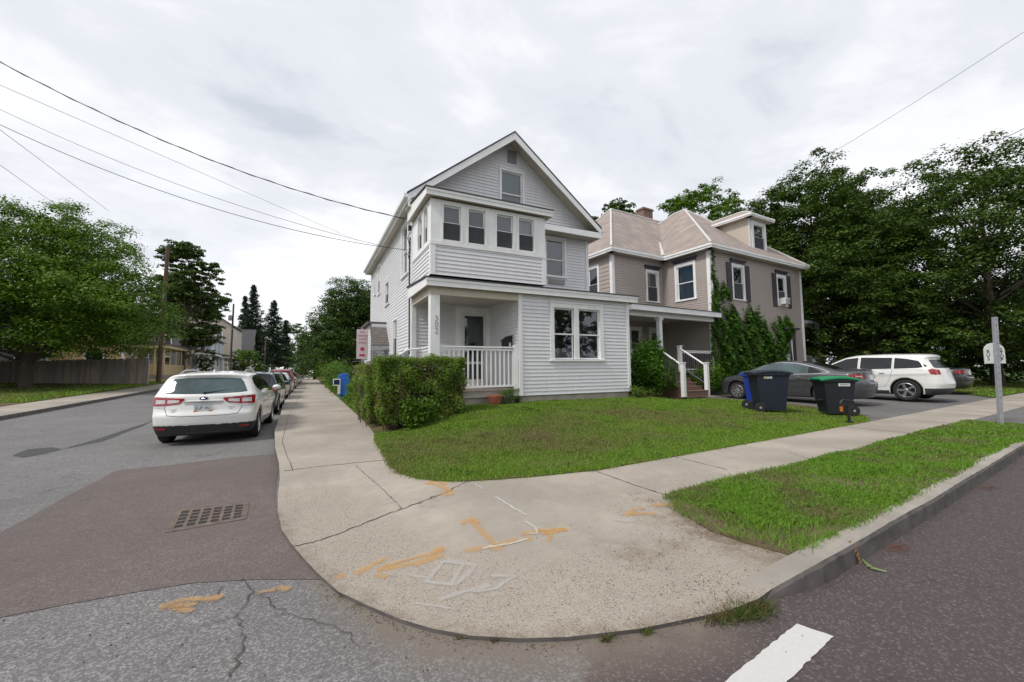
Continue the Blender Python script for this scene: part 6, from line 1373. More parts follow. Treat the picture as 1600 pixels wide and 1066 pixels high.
# folded hitch rack on a black post at the lawn corner
hx, hy = XY(7.72, .12); hk = thing('hitch_rack', 'black steel post with folded clamps and orange reflector at the lawn corner', 'rack', (hx, hy, .18)); hz = .16
W = Wall((hx, hy, 0), (math.cos(R(-30)), math.sin(R(-30)), 0), (-math.sin(R(30)), -math.cos(R(30)), 0)); mb = MB(); mb.box((-.022, -.022, hz), (.022, .022, .62), M_BLACK, W); mb.box((-.05, -.05, hz), (.05, .05, hz + .03), M_BLACK, W); build('post', mb, hk)
mb = MB(); mb.box((-.20, -.02, .55), (.16, .02, .60), M_BLACK, W); mb.tube([W(-.18, 0, .60), W(-.12, 0, .67), W(.05, .03, .66), W(.13, 0, .61)], .02, M_BLACK); mb.tube([W(.12, 0, .6), W(.17, .0, .5), W(.1, .02, .48)], .014, M_BLACK); build('clamp_bar', mb, hk)
mb = MB(); mb.box((-.19, .0, .42), (-.14, .03, .53), M_AMB, W); build('reflector', mb, hk)
# flower pot
pt = thing('flower_pot', 'terracotta flower pot on the grass beside the porch base', 'pot', (4.15, 9.32, .5)); M_TERRA = pm('terracotta', (.33, .105, .065), .8, var=.15, vs=8, bs=40)
zt_ = float(hlawn(4.15, 9.32)); mb = MB(); mb.lathe([(0, 0), (.12, 0), (.145, .06), (.175, .19), (.185, .19), (.19, .24), (.165, .24), (.155, .20), (0, .19)], M_TERRA, (4.15, 9.32, zt_), n=28); build('pot_body', mb, pt, smooth=True)
# blue newspaper box with signs
nb = thing('newspaper_box', 'bright blue newspaper box by the sidewalk hedge with white notices', 'newspaper box', (1.42, 21.0, .15)); ny = 20.4; nx_ = 1.18
M_NBL = pm('box_blue', (.02, .13, .52), .4, var=.08); mb = MB(); mb.prism([(nx_, ny, .35), (nx_, ny, 1.18), (nx_ + .08, ny, 1.32), (nx_ + .42, ny, 1.38), (nx_ + .46, ny, 1.34), (nx_ + .46, ny, .35)], (0, .42, 0), M_NBL); build('cabinet', mb, nb, bevel=.015)
mb = MB(); mb.box((nx_ + .1, ny + .08, .15), (nx_ + .36, ny + .34, .35), M_NBL); build('pedestal', mb, nb); mb = MB(); mb.box((nx_ - .22, ny - .02, .80), (nx_ + .10, ny - .005, 1.12), M_WHITE); mb.box((nx_ - .18, ny - .024, .85), (nx_ + .06, ny - .0205, 1.07), M_NAVY); mb.box((nx_ - .02, ny - .02, .42), (nx_ + .1, ny - .005, .80), M_WHITE); build('notice', mb, nb)
# tow-away sign by the side door
ts = thing('parking_sign', 'pale pink vertical parking notice with red symbol beside the hooded side door', 'sign', (1.7, 15.9, .2)); W = Wall((1.98, 15.9, 0), (1, 0, 0), (0, -1, 0)); mb = MB(); mb.tube([W(-.26, -.03, .15), W(-.26, -.03, 3.05)], .025, M_STEEL); build('post', mb, ts)
mb = MB(); mb.box((-.46, 0, 1.90), (-.06, .012, 3.0), pm('sign_pink', (.62, .53, .55), .5, var=.06), W); pl_ = build('sign_plate', mb, ts); mb = MB()
for i, (tx_, zz, sz) in enumerate((('NO', 2.90, .12), ('PARKING', 2.76, .085), ('TOW', 2.63, .10), ('ZONE', 2.50, .09))): text_mb(mb, tx_, lambda a, b, d, zz=zz: W(a - .26, .013 + d, zz + b), sz, pm('sign_red', (.5, .04, .09), .5), .003)
mb.lathe([(0, .013), (.075, .013), (.075, .016), (0, .016)], MATS['sign_red'], (0, 0, 0), 'y', 20, lambda x, y, z: W(x - .26, y, 2.27 + z)); mb.box((-.36, .013, 2.0), (-.16, .016, 2.08), MATS['sign_red'], W); build('lettering', mb, pl_)

# ---------------------------------------------------------------- utility poles and wires
def pole(label, x, y, h, lean=(0, 0), r=.14, arm=0, z=None, trans=False):
    z = float(hroad(np.array(x), np.array(y))) + .1 if z is None else z; p = thing('utility_pole', label, 'utility pole', (x, y, z), group='utility poles along the street')
    mb = MB(); mb.tube([(x, y, z - .3), (x + lean[0] * .5, y + lean[1] * .5, z + h / 2), (x + lean[0], y + lean[1], z + h)], [r, r * .9, r * .78], M_POLE, 12); build('pole', mb, p, smooth=True)
    for k in range(arm): zz = z + h - .5 - k * .8; mb = MB(); mb.box((x + lean[0] - 1.1, y - .06, zz), (x + lean[0] + 1.1, y + .06, zz + .11), M_POLE); build('crossarm', mb, p); mb = MB(); [mb.lathe([(0, 0), (.04, 0), (.05, .06), (.02, .12), (0, .13)], M_STEEL, (x + lean[0] + q, y, zz + .11), n=8) for q in (-1, -.5, .5, 1)]; build('insulator', mb, p)
    if trans: mb = MB(); mb.lathe([(0, 0), (.24, 0), (.26, .05), (.26, .75), (.2, .82), (0, .85)], M_STEEL, (x + lean[0] * .8 - .35, y - .1, z + h - 2.6), n=16); build('transformer', mb, p, smooth=True)
    mb = MB(); mb.box((x - .05 + lean[0] * .6, y - r - .08, z + h * .62), (x + .05 + lean[0] * .6, y - r + .02, z + h * .62 + .3), M_STEEL); build('bracket', mb, p)
    return p
pole('brown wooden pole rising out of the big maple beside the fence', -10.0, 38.5, 10.4, (.15, .0), .15)
pole('slim pole with grey transformer in front of the beige house', -10.8, 74.0, 10.6, (.1, 0), .15, trans=True)
pole('leaning bare pole in front of the spruces', -8.6, 98, 7.6, (.3, 0), .16); pole('farthest thin pole under the spruces', -8.2, 118, 8.6, (-.2, 0), .15)
def wire(name, label, a, b, sag, r=.012, t0=0.0, n=40, twist=False):
    a, b = Vector(a), Vector(b); pts = []
    for i in range(n + 1): t = t0 + (1 - t0) * i / n; p = a.lerp(b, t); p.z -= sag * 4 * t * (1 - t); pts.append(p)
    mb = MB(); mb.tube(pts, r, M_CABLE, 6)
    if twist: mb.tube([p + Vector((0, .02 * math.cos(i * 1.5), .02 * math.sin(i * 1.5))) for i, p in enumerate(pts)], r * .6, M_CABLE, 5)
    o = build(name, mb, smooth=True); tag(o, label, 'wire', 'overhead wires'); return o
def at(px, py, dep): d = ray(px, py); return Vector((d.x * dep / (_f.x * d.x + _f.y * d.y + 0 * d.z + 0) * math.hypot(_f.x, _f.y) , d.y * dep / (_f.x * d.x + _f.y * d.y) * math.hypot(_f.x, _f.y), H + d.z * dep / (_f.x * d.x + _f.y * d.y) * math.hypot(_f.x, _f.y)))
def wire_px(label, pA, pB, pM, dA, dB, r=.012, ext=1.5, twist=False):
    """a hanging wire through three sight lines: ends at depths dA, dB; sag chosen so that it passes the middle one"""
    A, B = at(*pA, dA), at(*pB, dB); best = None
    for sg in np.linspace(0, 2.5, 126):
        for t in np.linspace(.2, .8, 25):
            p = A.lerp(B, t); p.z -= sg * 4 * t * (1 - t); q = p - Vector((0, 0, H)); w = q.dot(_f); X = 800 + FPX * q.dot(_r2) / w; Y = 533 - FPX * q.dot(_u2) / w; e = math.hypot(X - pM[0], Y - pM[1])
            if best is None or e < best[0]: best = (e, sg)
    return wire('overhead_wire', label, A, B, best[1], r, -.25, 50, twist)
hA = at(634, 342, 11.9)
wire_px('thick twisted service wire, topmost on the left, ending under the corner house eave', (0, 97), (634, 342), (310, 244), 9.5, 11.9, .010, twist=True)
wire_px('thin wire just below the thick twisted one', (0, 133), (560, 377), (200, 220), 14, 34, .009)
wire_px('third wire down, running to the middle of the side wall', (0, 171), (600, 385), (250, 280), 13, 13.5, .0065)
wire_px('fourth wire down, ending at the cable bracket on the side wall', (0, 195), (645, 392), (400, 345), 9.5, 11.8, .0075)
wire_px('short wire dropping into the maple top', (0, 203), (170, 330), (80, 262), 16, 30, .010); wire_px('lowest wire, entering the maple at the left edge', (0, 258), (90, 322), (45, 288), 16, 28, .009)
wire_px('wire crossing the right sky down to the trees behind the taupe house', (1600, 50), (1190, 302), (1395, 178), 22, 40, .012); wire_px('dark wire through the crown of the right-hand trees', (1600, 201), (1500, 250), (1550, 226), 15, 26, .014)
# ---------------------------------------------------------------- foliage
def leaf_mat(name, c1, c2, c3, tr=.35, rough=.5):
    m, t, b = new_mat(name); out = t.nodes['Material Output']
    g = nd(t, 'ShaderNodeNewGeometry'); ri = g.outputs['Random Per Island']
    v_ = mth(t, 'ADD', mth(t, 'MULTIPLY', ri, .38), mth(t, 'MULTIPLY', ramp(t, noise(t, objco(t), 1.7, 4, .6), [(.32, 0.), (.68, 1.)]), .62))
    c = ramp(t, v_, [(0.05, c1), (.5, c2), (.95, c3)])
    n = noise(t, objco(t), .9, 3); c = mixc(t, ramp(t, n, [(.35, 0.), (.7, .6)]), c, tuple((a + d) / 2 * .8 for a, d in zip(c1, c2)))
    t.links.new(c, b.inputs['Base Color']); b.inputs['Roughness'].default_value = rough; b.inputs['Specular IOR Level'].default_value = .18
    if tr:
        tl = nd(t, 'ShaderNodeBsdfTranslucent'); t.links.new(mixc(t, 1.0, c, (1.0, 1.15, .35), 'MULTIPLY'), tl.inputs['Color'])
        mx = nd(t, 'ShaderNodeMixShader'); mx.inputs[0].default_value = tr; t.links.new(b.outputs[0], mx.inputs[1]); t.links.new(tl.outputs[0], mx.inputs[2]); t.links.new(mx.outputs[0], out.inputs[0])
    MATS[name] = m; return m
L_MAPLE = leaf_mat('leaf_maple', (.055, .11, .012), (.105, .195, .018), (.17, .27, .03), .25); L_DARK = leaf_mat('leaf_dark', (.034, .066, .013), (.065, .112, .02), (.12, .18, .034), .28)
L_MID = leaf_mat('leaf_mid', (.035, .07, .014), (.06, .11, .02), (.105, .165, .032), .25); L_HEDGE = leaf_mat('leaf_hedge', (.075, .13, .018), (.14, .23, .03), (.24, .32, .055), .35); L_BROWN = leaf_mat('leaf_brown', (.09, .055, .026), (.14, .085, .04), (.20, .14, .07), .2)
L_BRIGHT = leaf_mat('leaf_bright', (.07, .14, .018), (.11, .21, .025), (.17, .27, .05)); L_CON = leaf_mat('needles', (.012, .03, .014), (.02, .045, .022), (.035, .06, .028), .1); L_IVY = leaf_mat('leaf_ivy', (.04, .10, .015), (.075, .17, .022), (.14, .26, .04), .35)
def quads(C, S, rng, up=.5, asp=1.6, N=None, droop=0.0):
    """leaf diamonds at centres C with size S"""
    n = len(C); nr = rng.normal(size=(n, 3)); nr[:, 2] = np.abs(nr[:, 2]) + up
    if N is not None: nr = nr * .5 + N
    nr /= np.linalg.norm(nr, axis=1, keepdims=True); t = rng.normal(size=(n, 3)); t[:, 2] -= droop; t -= nr * (t * nr).sum(1, keepdims=True); t /= np.maximum(np.linalg.norm(t, axis=1, keepdims=True), 1e-6); b = np.cross(nr, t); S = (S * rng.uniform(.6, 1.3, n))[:, None]
    P = np.stack([C - t * S * .5, C + b * S / asp * .5 - t * S * .08 - nr * S * .06, C + t * S * .5, C - b * S / asp * .5 - t * S * .08 - nr * S * .06], 1).reshape(-1, 3)
    return P
def foliage(name, C, S, mat, rng, parent, up=.5, asp=1.6, N=None, local=True, droop=0.0):
    P = quads(C, S, rng, up, asp, N, droop)
    if parent is not None and not local: M = np.array(INV[parent.name]); P = P @ M[:3, :3].T + M[:3, 3]
    F = np.arange(len(P)).reshape(-1, 4); me = np_mesh(name, P, F, mat); return link(name, me, parent)
def tn(rng, sz): return np.clip(rng.normal(size=sz), -1.45, 1.45)
def tree(name, label, x, y, z, h, rad, seed, mat, n=30000, leaf=.2, crown0=.28, trunk=.28, flat=.5, shape=None, group=None, lean=(0, 0), clumps=None, cat='tree', trunk_mat=None, dens=1.0, ex=1.0, sub=.55):
    """tapered trunk, forking limbs and a crown of leaf clumps; shape(t) gives the crown radius fraction at height t"""
    rng = np.random.default_rng(seed); o = thing(name, label, cat, (x, y, z), 0, group); INV[o.name] = Matrix(); shape = shape or (lambda t: math.sin(math.pi * min(1, t * .85 + .12)) ** .6)
    zc0 = h * crown0; nc = clumps or int(60 + rad * 12); C = []
    k_ = 0
    while len(C) < nc and k_ < 5000:
        k_ += 1; t = rng.uniform(0, 1); a = rng.uniform(0, 2 * math.pi); r = rad * .84 * shape(t) * rng.uniform(.25, 1) ** .45 * (1 + .22 * math.sin(a * 3 + seed) + .12 * math.sin(a * 5 + seed * 2)); p = np.array([r * math.cos(a) * ex + lean[0] * t, r * math.sin(a) + lean[1] * t, zc0 + rad * .10 + (h - zc0 - rad * .26) * t])
        if C and min(np.linalg.norm(p - q) for q in C) < rad * .13: continue
        C.append(p)
    C = np.array(C); tm = trunk_mat or M_BARK; mb = MB(); top = np.array([lean[0] * .7, lean[1] * .7, h * .82]); mb.tube([(0, 0, -.3), (0.02, 0, .15), (lean[0] * .1, lean[1] * .1, zc0 * .6), tuple(top * [.45, .45, .55]), tuple(top)], [trunk * 1.35, trunk, trunk * .82, trunk * .5, trunk * .08], tm, 10); tr = build('trunk', mb, o, smooth=True, local=True)
    mb = MB()
    for i in range(0, len(C), max(1, len(C) // 34)):
        c = C[i]; t0 = np.clip((c[2] - zc0 * .4) / h * .75, .12, .7); b0 = np.array([lean[0] * t0 * .6, lean[1] * t0 * .6, h * t0 * .95]); b0[2] = min(b0[2], c[2] - .1); md = (b0 + c) / 2 + rng.normal(size=3) * rad * .06; md[2] += rad * .05; rr = trunk * .30 * (1 - t0 * .6); mb.tube([tuple(b0), tuple(md), tuple(c)], [rr, rr * .6, rr * .15], tm, 6)
    build('limb', mb, o, smooth=True, local=True)
    per = max(20, n // len(C)); L = []; NN = []
    for c in C:
        k = 6 + rng.integers(0, 5); s = rad * .15; sc = c + tn(rng, (k, 3)) * [s, s, s * (.45 + .4 * flat)]
        for q in sc:
            m_ = int(per / k * rng.uniform(.6, 1.4) * dens); pr = rad * rng.uniform(.065, .125); d = rng.normal(size=(m_, 3)); d /= np.linalg.norm(d, axis=1, keepdims=True); d[:, 2] = np.where(d[:, 2] < -.3, -d[:, 2], d[:, 2]); rr = pr * rng.uniform(.55, 1.12, (m_, 1)); L.append(q + d * rr * [1, 1, .35 + .4 * flat] + rng.normal(size=(m_, 3)) * pr * .10); NN.append(d + [0, 0, .25])
    L = np.concatenate(L); NN = np.concatenate(NN); kk = L[:, 2] > .25 * zc0; L, NN = L[kk], NN[kk]; foliage('crown', L, np.full(len(L), leaf), mat, rng, o, N=NN * 1.1); return o
E_ = lambda t: math.sin(math.pi * min(1, t * .8 + .18)) ** .6
tree('maple_tree', 'large bright green maple at the left edge, spreading over the fence', -14.1, 32.2, .5, 11.0, 7.1, 3, L_MAPLE, 200000, .13, .20, .30, .55, lambda t: (1 - t) ** .5 * (1 if t > .12 else .8 + t) * 1.02, ex=1.0, clumps=210)
tree('maple_tree', 'left flank maple crown running out of the frame at the left edge', -21.5, 31.5, .5, 11.6, 5.6, 5, L_MAPLE, 60000, .17, .14, .26, .42, lambda t: (1 - t * .9) ** .5, clumps=90)
tree('street_tree', 'dark dense tree standing behind the brown pole', -11.9, 53.0, .9, 14.6, 3.5, 8, L_DARK, 45000, .22, .20, .28, .6, lambda t: (.62 + .38 * math.sin(math.pi * t)) * (1 - t ** 4 * .5), clumps=80)
tree('street_tree', 'broad green tree low behind the white porch house', -15.5, 66, 1.0, 13.5, 4.8, 14, L_MID, 16000, .34, .25, .25, .6, clumps=60)
tree('oak_tree', 'big rounded dark green tree beyond the corner house', 4.3, 53, .15, 12.9, 6.6, 21, L_MID, 85000, .20, .07, .4, .6, lambda t: (1 - t * .92) ** .55, clumps=190)
tree('oak_tree', 'tall dark tree closing the view behind the big rounded one', 9.0, 66, .2, 14.0, 7.0, 22, L_DARK, 40000, .28, .1, .4, .6, clumps=120)
tree('oak_tree', 'low dark tree at the far end of the sidewalk', 0.8, 84, .1, 9.0, 4.6, 23, L_DARK, 16000, .34, .05, .3, .6, lambda t: (1 - t * .9) ** .5, clumps=70)
for i, (x, y, h, r, lab) in enumerate(((-6.5, 150, 17, 9, 'middle'), (-16, 140, 15, 8, 'left'), (5, 150, 15, 9, 'right'))):
    tree('background_tree', ['dark tree mass closing the street straight ahead', 'dark tree behind the spruces to their left', 'dark tree at the far right end of the street'][i], x, y, .8, h, r, 30 + i, L_DARK, 9000, .6, .03, .3, .6, lambda t: (1 - t * .85) ** .5, clumps=50)
# right-hand trees
rt = [('dense dark tree directly behind the white crossover', 31.5, 15.5, 14.8, 6.0, 41, .14), ('tallest dark tree at the right edge, over the bus stop sign', 36.0, 8.6, 14.2, 7.2, 47, .10), ('dark tree between the taupe house and the driveway trees', 30.8, 19.5, 13.4, 4.3, 43, .10), ('dark broad tree behind the other right-hand trees', 42, 17, 15.0, 7.5, 44, .08)]
for lab, x, y, h, r, sd, c0 in rt: tree('driveway_tree', lab, x, y, .3, h, r, sd, L_DARK, 130000, .165, c0, .32, .85, lambda t: (.75 + .35 * math.sin(math.pi * t ** .8)) * (1 - t ** 3 * .55), 'dark trees beyond the driveway', clumps=118)
tree('understorey_tree', 'low dark bush tree filling the gap behind the parked crossover', 30.2, 12.0, .3, 6.2, 4.0, 51, L_DARK, 34000, .15, .03, .15, .6, clumps=70); tree('understorey_tree', 'low dark bush tree behind the bus stop sign', 36, 10.5, .3, 6.5, 4.6, 52, L_DARK, 34000, .15, .02, .15, .6, clumps=70)
tree('understorey_tree', 'brighter low tree beside the taupe house side porch', 27.6, 17.2, .3, 7.6, 2.4, 53, L_MID, 14000, .2, .12, .12, .6, clumps=50)
tree('understorey_tree', 'shaded shrub tree at the far right edge of the lawn', 45, 9.0, .3, 7.5, 5.2, 54, L_DARK, 14000, .28, .02, .2, .6, clumps=60)
tree('backyard_tree', 'sparse light green treetop above the left ridge of the taupe house', 29.0, 33.0, .4, 19.2, 3.4, 61, L_MID, 7000, .3, .62, .3, .6, clumps=40); tree('backyard_tree', 'bright treetop between the slate roof and the dormer', 34.0, 26.5, .4, 19.2, 4.8, 62, L_MAPLE, 34000, .22, .35, .3, .6, clumps=80)
tree('backyard_tree', 'pale twig top just right of the white gable', 20.5, 36.5, .4, 17.2, 1.5, 63, L_MID, 500, .25, .82, .15, .6, clumps=14)
# spruces down the street
def spruce(label, x, y, z, h, r, seed):
    rng = np.random.default_rng(seed); o = thing('spruce_tree', label, 'spruce', (x, y, z), 0, 'spruces down the street'); INV[o.name] = Matrix(); mb = MB(); mb.tube([(0, 0, -.3), (0, 0, h * .5), (0, 0, h)], [.3, .18, .02], M_BARK, 8); build('trunk', mb, o, local=True); L = []
    for lv in np.arange(h * .16, h * .99, .42):
        t = (lv - h * .14) / (h * .86); R_ = 1.3 * r * (1 - t) ** .85 * rng.uniform(.6, 1.15) + .15; nb_ = int(6 + 5 * (1 - t))
        for k in range(nb_):
            a = rng.uniform(0, 6.28); l = R_ * rng.uniform(.55, 1.15); m_ = int(26 + 60 * l / r); s = rng.uniform(.08, 1, m_) ** .8; p = np.stack([np.cos(a) * l * s, np.sin(a) * l * s, lv - .30 * l * s + .18 * l * s ** 2], 1) + rng.normal(size=(m_, 3)) * [.14, .14, .12]; L.append(p)
    L = np.concatenate(L); foliage('crown', L, np.full(len(L), .42), L_CON, rng, o, .1, 3.2, droop=.6)
for lab, x, y, h, r, sd in (('broad spruce with the highest tip, centre of the group', -11.9, 108, 20.5, 4.2, 71), ('narrow spruce right of the broad central one', -8.4, 116, 18.6, 3.9, 72), ('slim spruce left of the broad central one', -14.0, 112, 18.3, 2.5, 73), ('low spruce with a ragged top behind the beige house', -17.5, 96, 16.0, 4.0, 74), ('small spruce rightmost of the group', -6.0, 124, 14.6, 3.4, 75)): spruce(lab, x, y, 1.2, h, r, sd)
# ---------------------------------------------------------------- hedges and shrubs
def boxhedge(name, label, cat, x0, x1, y0, y1, z, h, n, seed, mats=((L_HEDGE, .68), (L_BROWN, .32)), leaf=.035, rough=.06, group=None, bot=.1, holes=()):
    rng = np.random.default_rng(seed); o = thing(name, label, cat, ((x0 + x1) / 2, (y0 + y1) / 2, z), 0, group); cx, cy = (x0 + x1) / 2, (y0 + y1) / 2; w, d = (x1 - x0) / 2, (y1 - y0) / 2
    def shell(n, inset):
        f = rng.integers(0, 100, n); A = np.array([2 * w * h, 2 * w * h, 2 * d * h, 2 * d * h, 4 * w * d]); c = np.cumsum(A / A.sum() * 100); P = np.zeros((n, 3)); N = np.zeros((n, 3)); u = rng.uniform(-1, 1, n); v = rng.uniform(0, 1, n); k = np.searchsorted(c, f, side='right').clip(0, 4)
        for i, (a, b) in enumerate(((0, -1), (0, 1), (-1, 0), (1, 0))):
            m = k == i
            if b: P[m] = np.stack([u[m] * w, np.full(m.sum(), b * d), v[m] * h], 1); N[m] = (0, b, .2)
            else: P[m] = np.stack([np.full(m.sum(), a * w), u[m] * d, v[m] * h], 1); N[m] = (a, 0, .2)
        m = k == 4; P[m] = np.stack([u[m] * w, (v[m] * 2 - 1) * d, np.full(m.sum(), h)], 1); N[m] = (0, 0, 1)
        q = P * [2.2, 2.2, 2.2] + seed; bumpy = (np.sin(q[:, 0] * 3.1 + np.sin(q[:, 2] * 2.3)) * np.sin(q[:, 2] * 3.7 + q[:, 1] * 2) + .6 * np.sin(q[:, 0] * 7.7 + q[:, 2] * 5.1)) * rough
        Pn = P + N * (bumpy - inset - np.abs(rng.normal(size=n)) * .09)[:, None]; tap = 1 - .18 * (1 - v) ** 3 * (k != 4); Pn[:, 0] *= tap; Pn[:, 1] *= tap; Pn += rng.normal(size=(n, 3)) * .018; return Pn, N, bumpy
    if holes is not None and mats[0][0] is L_HEDGE:
        P, N, bb = shell(n, 0.0); nz = np.sin(P[:, 0] * 4.3 + seed) * np.sin(P[:, 2] * 5.1 + 1.3) + np.sin(P[:, 0] * 9.1 + P[:, 2] * 6.3) * .5 + .35 * np.sin(P[:, 1] * 5); low = np.clip(1.25 - P[:, 2] / h * 1.6, -.6, .6)
        br = (nz + rng.normal(size=n) * .7 > .42 + (.7 * (P[:, 2] / h) ** 3)); sp = np.ones(n, bool)
        for hx0, hx1, hz0, hz1 in holes: sp &= ~((P[:, 0] > hx0) & (P[:, 0] < hx1) & (P[:, 2] > hz0) & (P[:, 2] < hz1) & (rng.uniform(size=n) < .8))
        dn = (P[:, 2] > bot * (1 + rng.uniform(size=n))) & sp
        W_ = P + [cx, cy, z]; f = foliage('foliage', W_[dn & ~br], np.full((dn & ~br).sum(), leaf), L_HEDGE, rng, o, .2, 1.5, N[dn & ~br], local=False); foliage('dead_foliage', W_[dn & br], np.full((dn & br).sum(), leaf), L_BROWN, rng, o, .1, 2.4, N[dn & br], local=False)
    else:
        P, N, bb = shell(n, 0.0); foliage('foliage', P + [cx, cy, z], np.full(n, leaf), mats[0][0], rng, o, .2, 1.5, N, local=False)
    mb = MB()
    for i in range(int(60 * w * 2)):
        a = (cx + rng.uniform(-w, w) * .8, cy + rng.uniform(-d, d) * .6, z - .05); b = (a[0] + rng.normal() * .18, a[1] + rng.normal() * .15, z + h * rng.uniform(.6, .93)); m_ = ((a[0] + b[0]) / 2 + rng.normal() * .06, (a[1] + b[1]) / 2, (a[2] + b[2]) / 2); mb.tube([a, m_, b], [.014, .01, .004], M_BARK, 5)
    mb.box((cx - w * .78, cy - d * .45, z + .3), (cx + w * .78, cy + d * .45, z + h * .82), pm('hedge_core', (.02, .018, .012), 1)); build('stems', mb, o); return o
zl = lambda x, y: float(hlawn(x, y))
boxhedge('front_hedge', 'clipped square hedge with browned patches in front of the porch', 'hedge', 1.22, 3.12, 8.55, 9.2, .22, 1.5, 46000, 1, leaf=.042, holes=((-.25, .25, .35, .75),))
boxhedge('side_hedge', 'narrow taller hedge along the sidewalk beside the front hedge', 'hedge', 1.12, 1.62, 9.35, 12.6, .16, 1.42, 26000, 2, leaf=.045)
def bush(name, label, x, y, z, rx, ry, h, n, seed, mat, leaf=.06, group=None, cat='shrub', flatn=0):
    rng = np.random.default_rng(seed); o = thing(name, label, cat, (x, y, z), 0, group); INV[o.name] = Matrix(); k = 18; C = np.stack([rng.normal(size=k) * rx * .5, rng.normal(size=k) * ry * .5, h * rng.uniform(.15, .85, k)], 1); L = []
    for c in C: s = .24; L.append(c + rng.normal(size=(n // k, 3)) * [rx * s, ry * s, h * .14])
    L = np.concatenate(L); L[:, 2] = np.clip(L[:, 2], .02, None); foliage('foliage', L, np.full(len(L), leaf), mat, rng, o); mb = MB()
    for c in C: mb.tube([(c[0] * .2, c[1] * .2, -.05), (c[0] * .7, c[1] * .7, c[2] * .6), tuple(c)], [.015, .01, .004], M_BARK, 5)
    build('stems', mb, o, local=True); return o
bush('leafy_weed', 'bright green leafy weed growing out of the foot of the front hedge', 2.05, 8.38, .24, .32, .18, .62, 1500, 5, L_BRIGHT, .075, cat='weed'); bush('porch_plant', 'small yellow-green plant against the porch base', 4.5, 9.4, zl(4.5, 9.4), .22, .12, .40, 700, 6, L_BRIGHT, .045, cat='plant'); bush('porch_plant', 'low tuft right of the yellow-green plant by the porch', 4.85, 9.42, zl(4.8, 9.4), .12, .08, .22, 250, 7, L_MID, .04, cat='plant')
bush('corner_weeds', 'weeds at the right foot of the corner house', 9.05, 9.4, zl(9, 9.4), .35, .3, .35, 700, 8, L_MAPLE, .05, cat='weed')
for i, (x, y, rx, h, m, lab) in enumerate(((1.9, 14.6, .5, 1.0, L_MAPLE, 'low shrub just behind the side hedge'), (1.75, 16.4, .42, .7, L_BRIGHT, 'yellowish ground shrub by the sidewalk before the blue box'), (2.0, 24.5, .7, 1.0, L_MAPLE, 'shrub by the sidewalk just past the blue box'), (2.0, 28.5, .8, 1.6, L_MID, 'rounded dark shrub beside the sidewalk'), (1.9, 33.5, .9, 2.1, L_BRIGHT, 'light green arching shrub beside the sidewalk'), (2.1, 39, 1.0, 2.0, L_MID, 'dark shrub behind the light green arching one'), (2.0, 47, 1.2, 2.4, L_MAPLE, 'farthest green shrub along the sidewalk'), (1.8, 19.0, .4, .8, L_BRIGHT, 'leafy plant in front of the blue box'))): bush('sidewalk_shrub', lab, x, y, .15, rx, rx * 1.3, h, int(2600 * max(1, rx)), 80 + i, m, .08 if y < 20 else .11, 'shrubs along the sidewalk')
bush('sidewalk_shrub', 'tall light sapling between the parking sign and the side door', 2.2, 17.2, .2, .5, .5, 2.5, 1200, 95, L_BRIGHT, .09, 'shrubs along the sidewalk')
# rounded clipped shrub down the left side, and small far shrubs
tree('round_shrub', 'dense clipped green shrub right of the slim pole', -9.9, 80, 1.2, 4.2, 2.6, 96, L_MAPLE, 9000, .22, .02, .1, .8, lambda t: math.sin(math.pi * (.25 + t * .65)) ** .5, clumps=60, cat='shrub')
tree('round_shrub', 'grey-green shrub beside the yellow house porch', -10.2, 55, .9, 3.2, 1.3, 97, L_MID, 4000, .16, .02, .06, .8, clumps=30, cat='shrub')
# ---------------------------------------------------------------- vines and porch shrub of the taupe house
def vine(label, region, n, seed, th, leaf=.11, name='climbing_vine'):
    """region(u) -> (z_low, z_high) on the front wall"""
    rng = np.random.default_rng(seed); us_ = [r[0] for r in region]; u0, u1 = us_[0], us_[-1]; o = thing(name, label, 'vine', gp((u0 + u1) / 2, -.2, .4), ga); u = rng.uniform(u0, u1, n * 2); zl_ = np.interp(u, us_, [r[1] for r in region]); zh_ = np.interp(u, us_, [r[2] for r in region]); v = rng.uniform(0, 1, n * 2); u = u + tn(rng, n * 2) * .10; z = zl_ + (zh_ - zl_) * v + rng.normal(size=n * 2) * .13 + .22 * np.sin(u * 9) * v
    dens = np.sin(u * 6.1 + z * 1.5) * np.sin(z * 3.3 + u * 2) + rng.normal(size=n * 2) * .6; k = dens > .05; u, z, v = u[k], z[k], v[k]; t_ = th * (np.sin(np.pi * np.clip(v * .9 + .05, 0, 1)) ** .5 * (.7 + .3 * np.sin(u * 5 + z * 2))); off = -.03 - np.abs(rng.uniform(0, 1, len(u)) ** .5) * t_ * (1 + .5 * np.sin(u * 13) * np.sin(z * 9))
    P = np.array(GO)[None] + u[:, None] * np.array(GU) + off[:, None] * np.array(GV) + np.stack([z * 0, z * 0, z], 1); N = np.tile(-np.array(GV) + [0, 0, .5], (len(P), 1)); foliage('leaves', P, np.full(len(P), leaf * 1.25), L_IVY, rng, o, .4, 1.15, N, local=False, droop=.5); mb = MB()
    for i in range(6): a = rng.uniform(u0, u1); zz = np.interp(a, us_, [r[2] for r in region]); mb.tube([gp(a, -.06, .5), gp(a + .1, -.05, zz * .5), gp(a - .05, -.04, zz * .9)], [.025, .018, .006], M_BARK, 5)
    build('stems', mb, o); return o
vine('vine column climbing the front corner of the taupe house to the eave', [(-.12, .5, 3.9), (.12, .5, 6.8), (.3, .5, 6.3), (.42, .5, 5.2), (.6, .5, 4.0)], 2300, 101, .16)
vine('heavy vine mound left of the lower window', [(.5, .5, 3.7), (.8, .5, 3.9), (1.1, .5, 4.2), (1.5, .5, 4.1), (1.9, .5, 4.25), (2.2, .5, 3.5)], 5200, 102, .32)
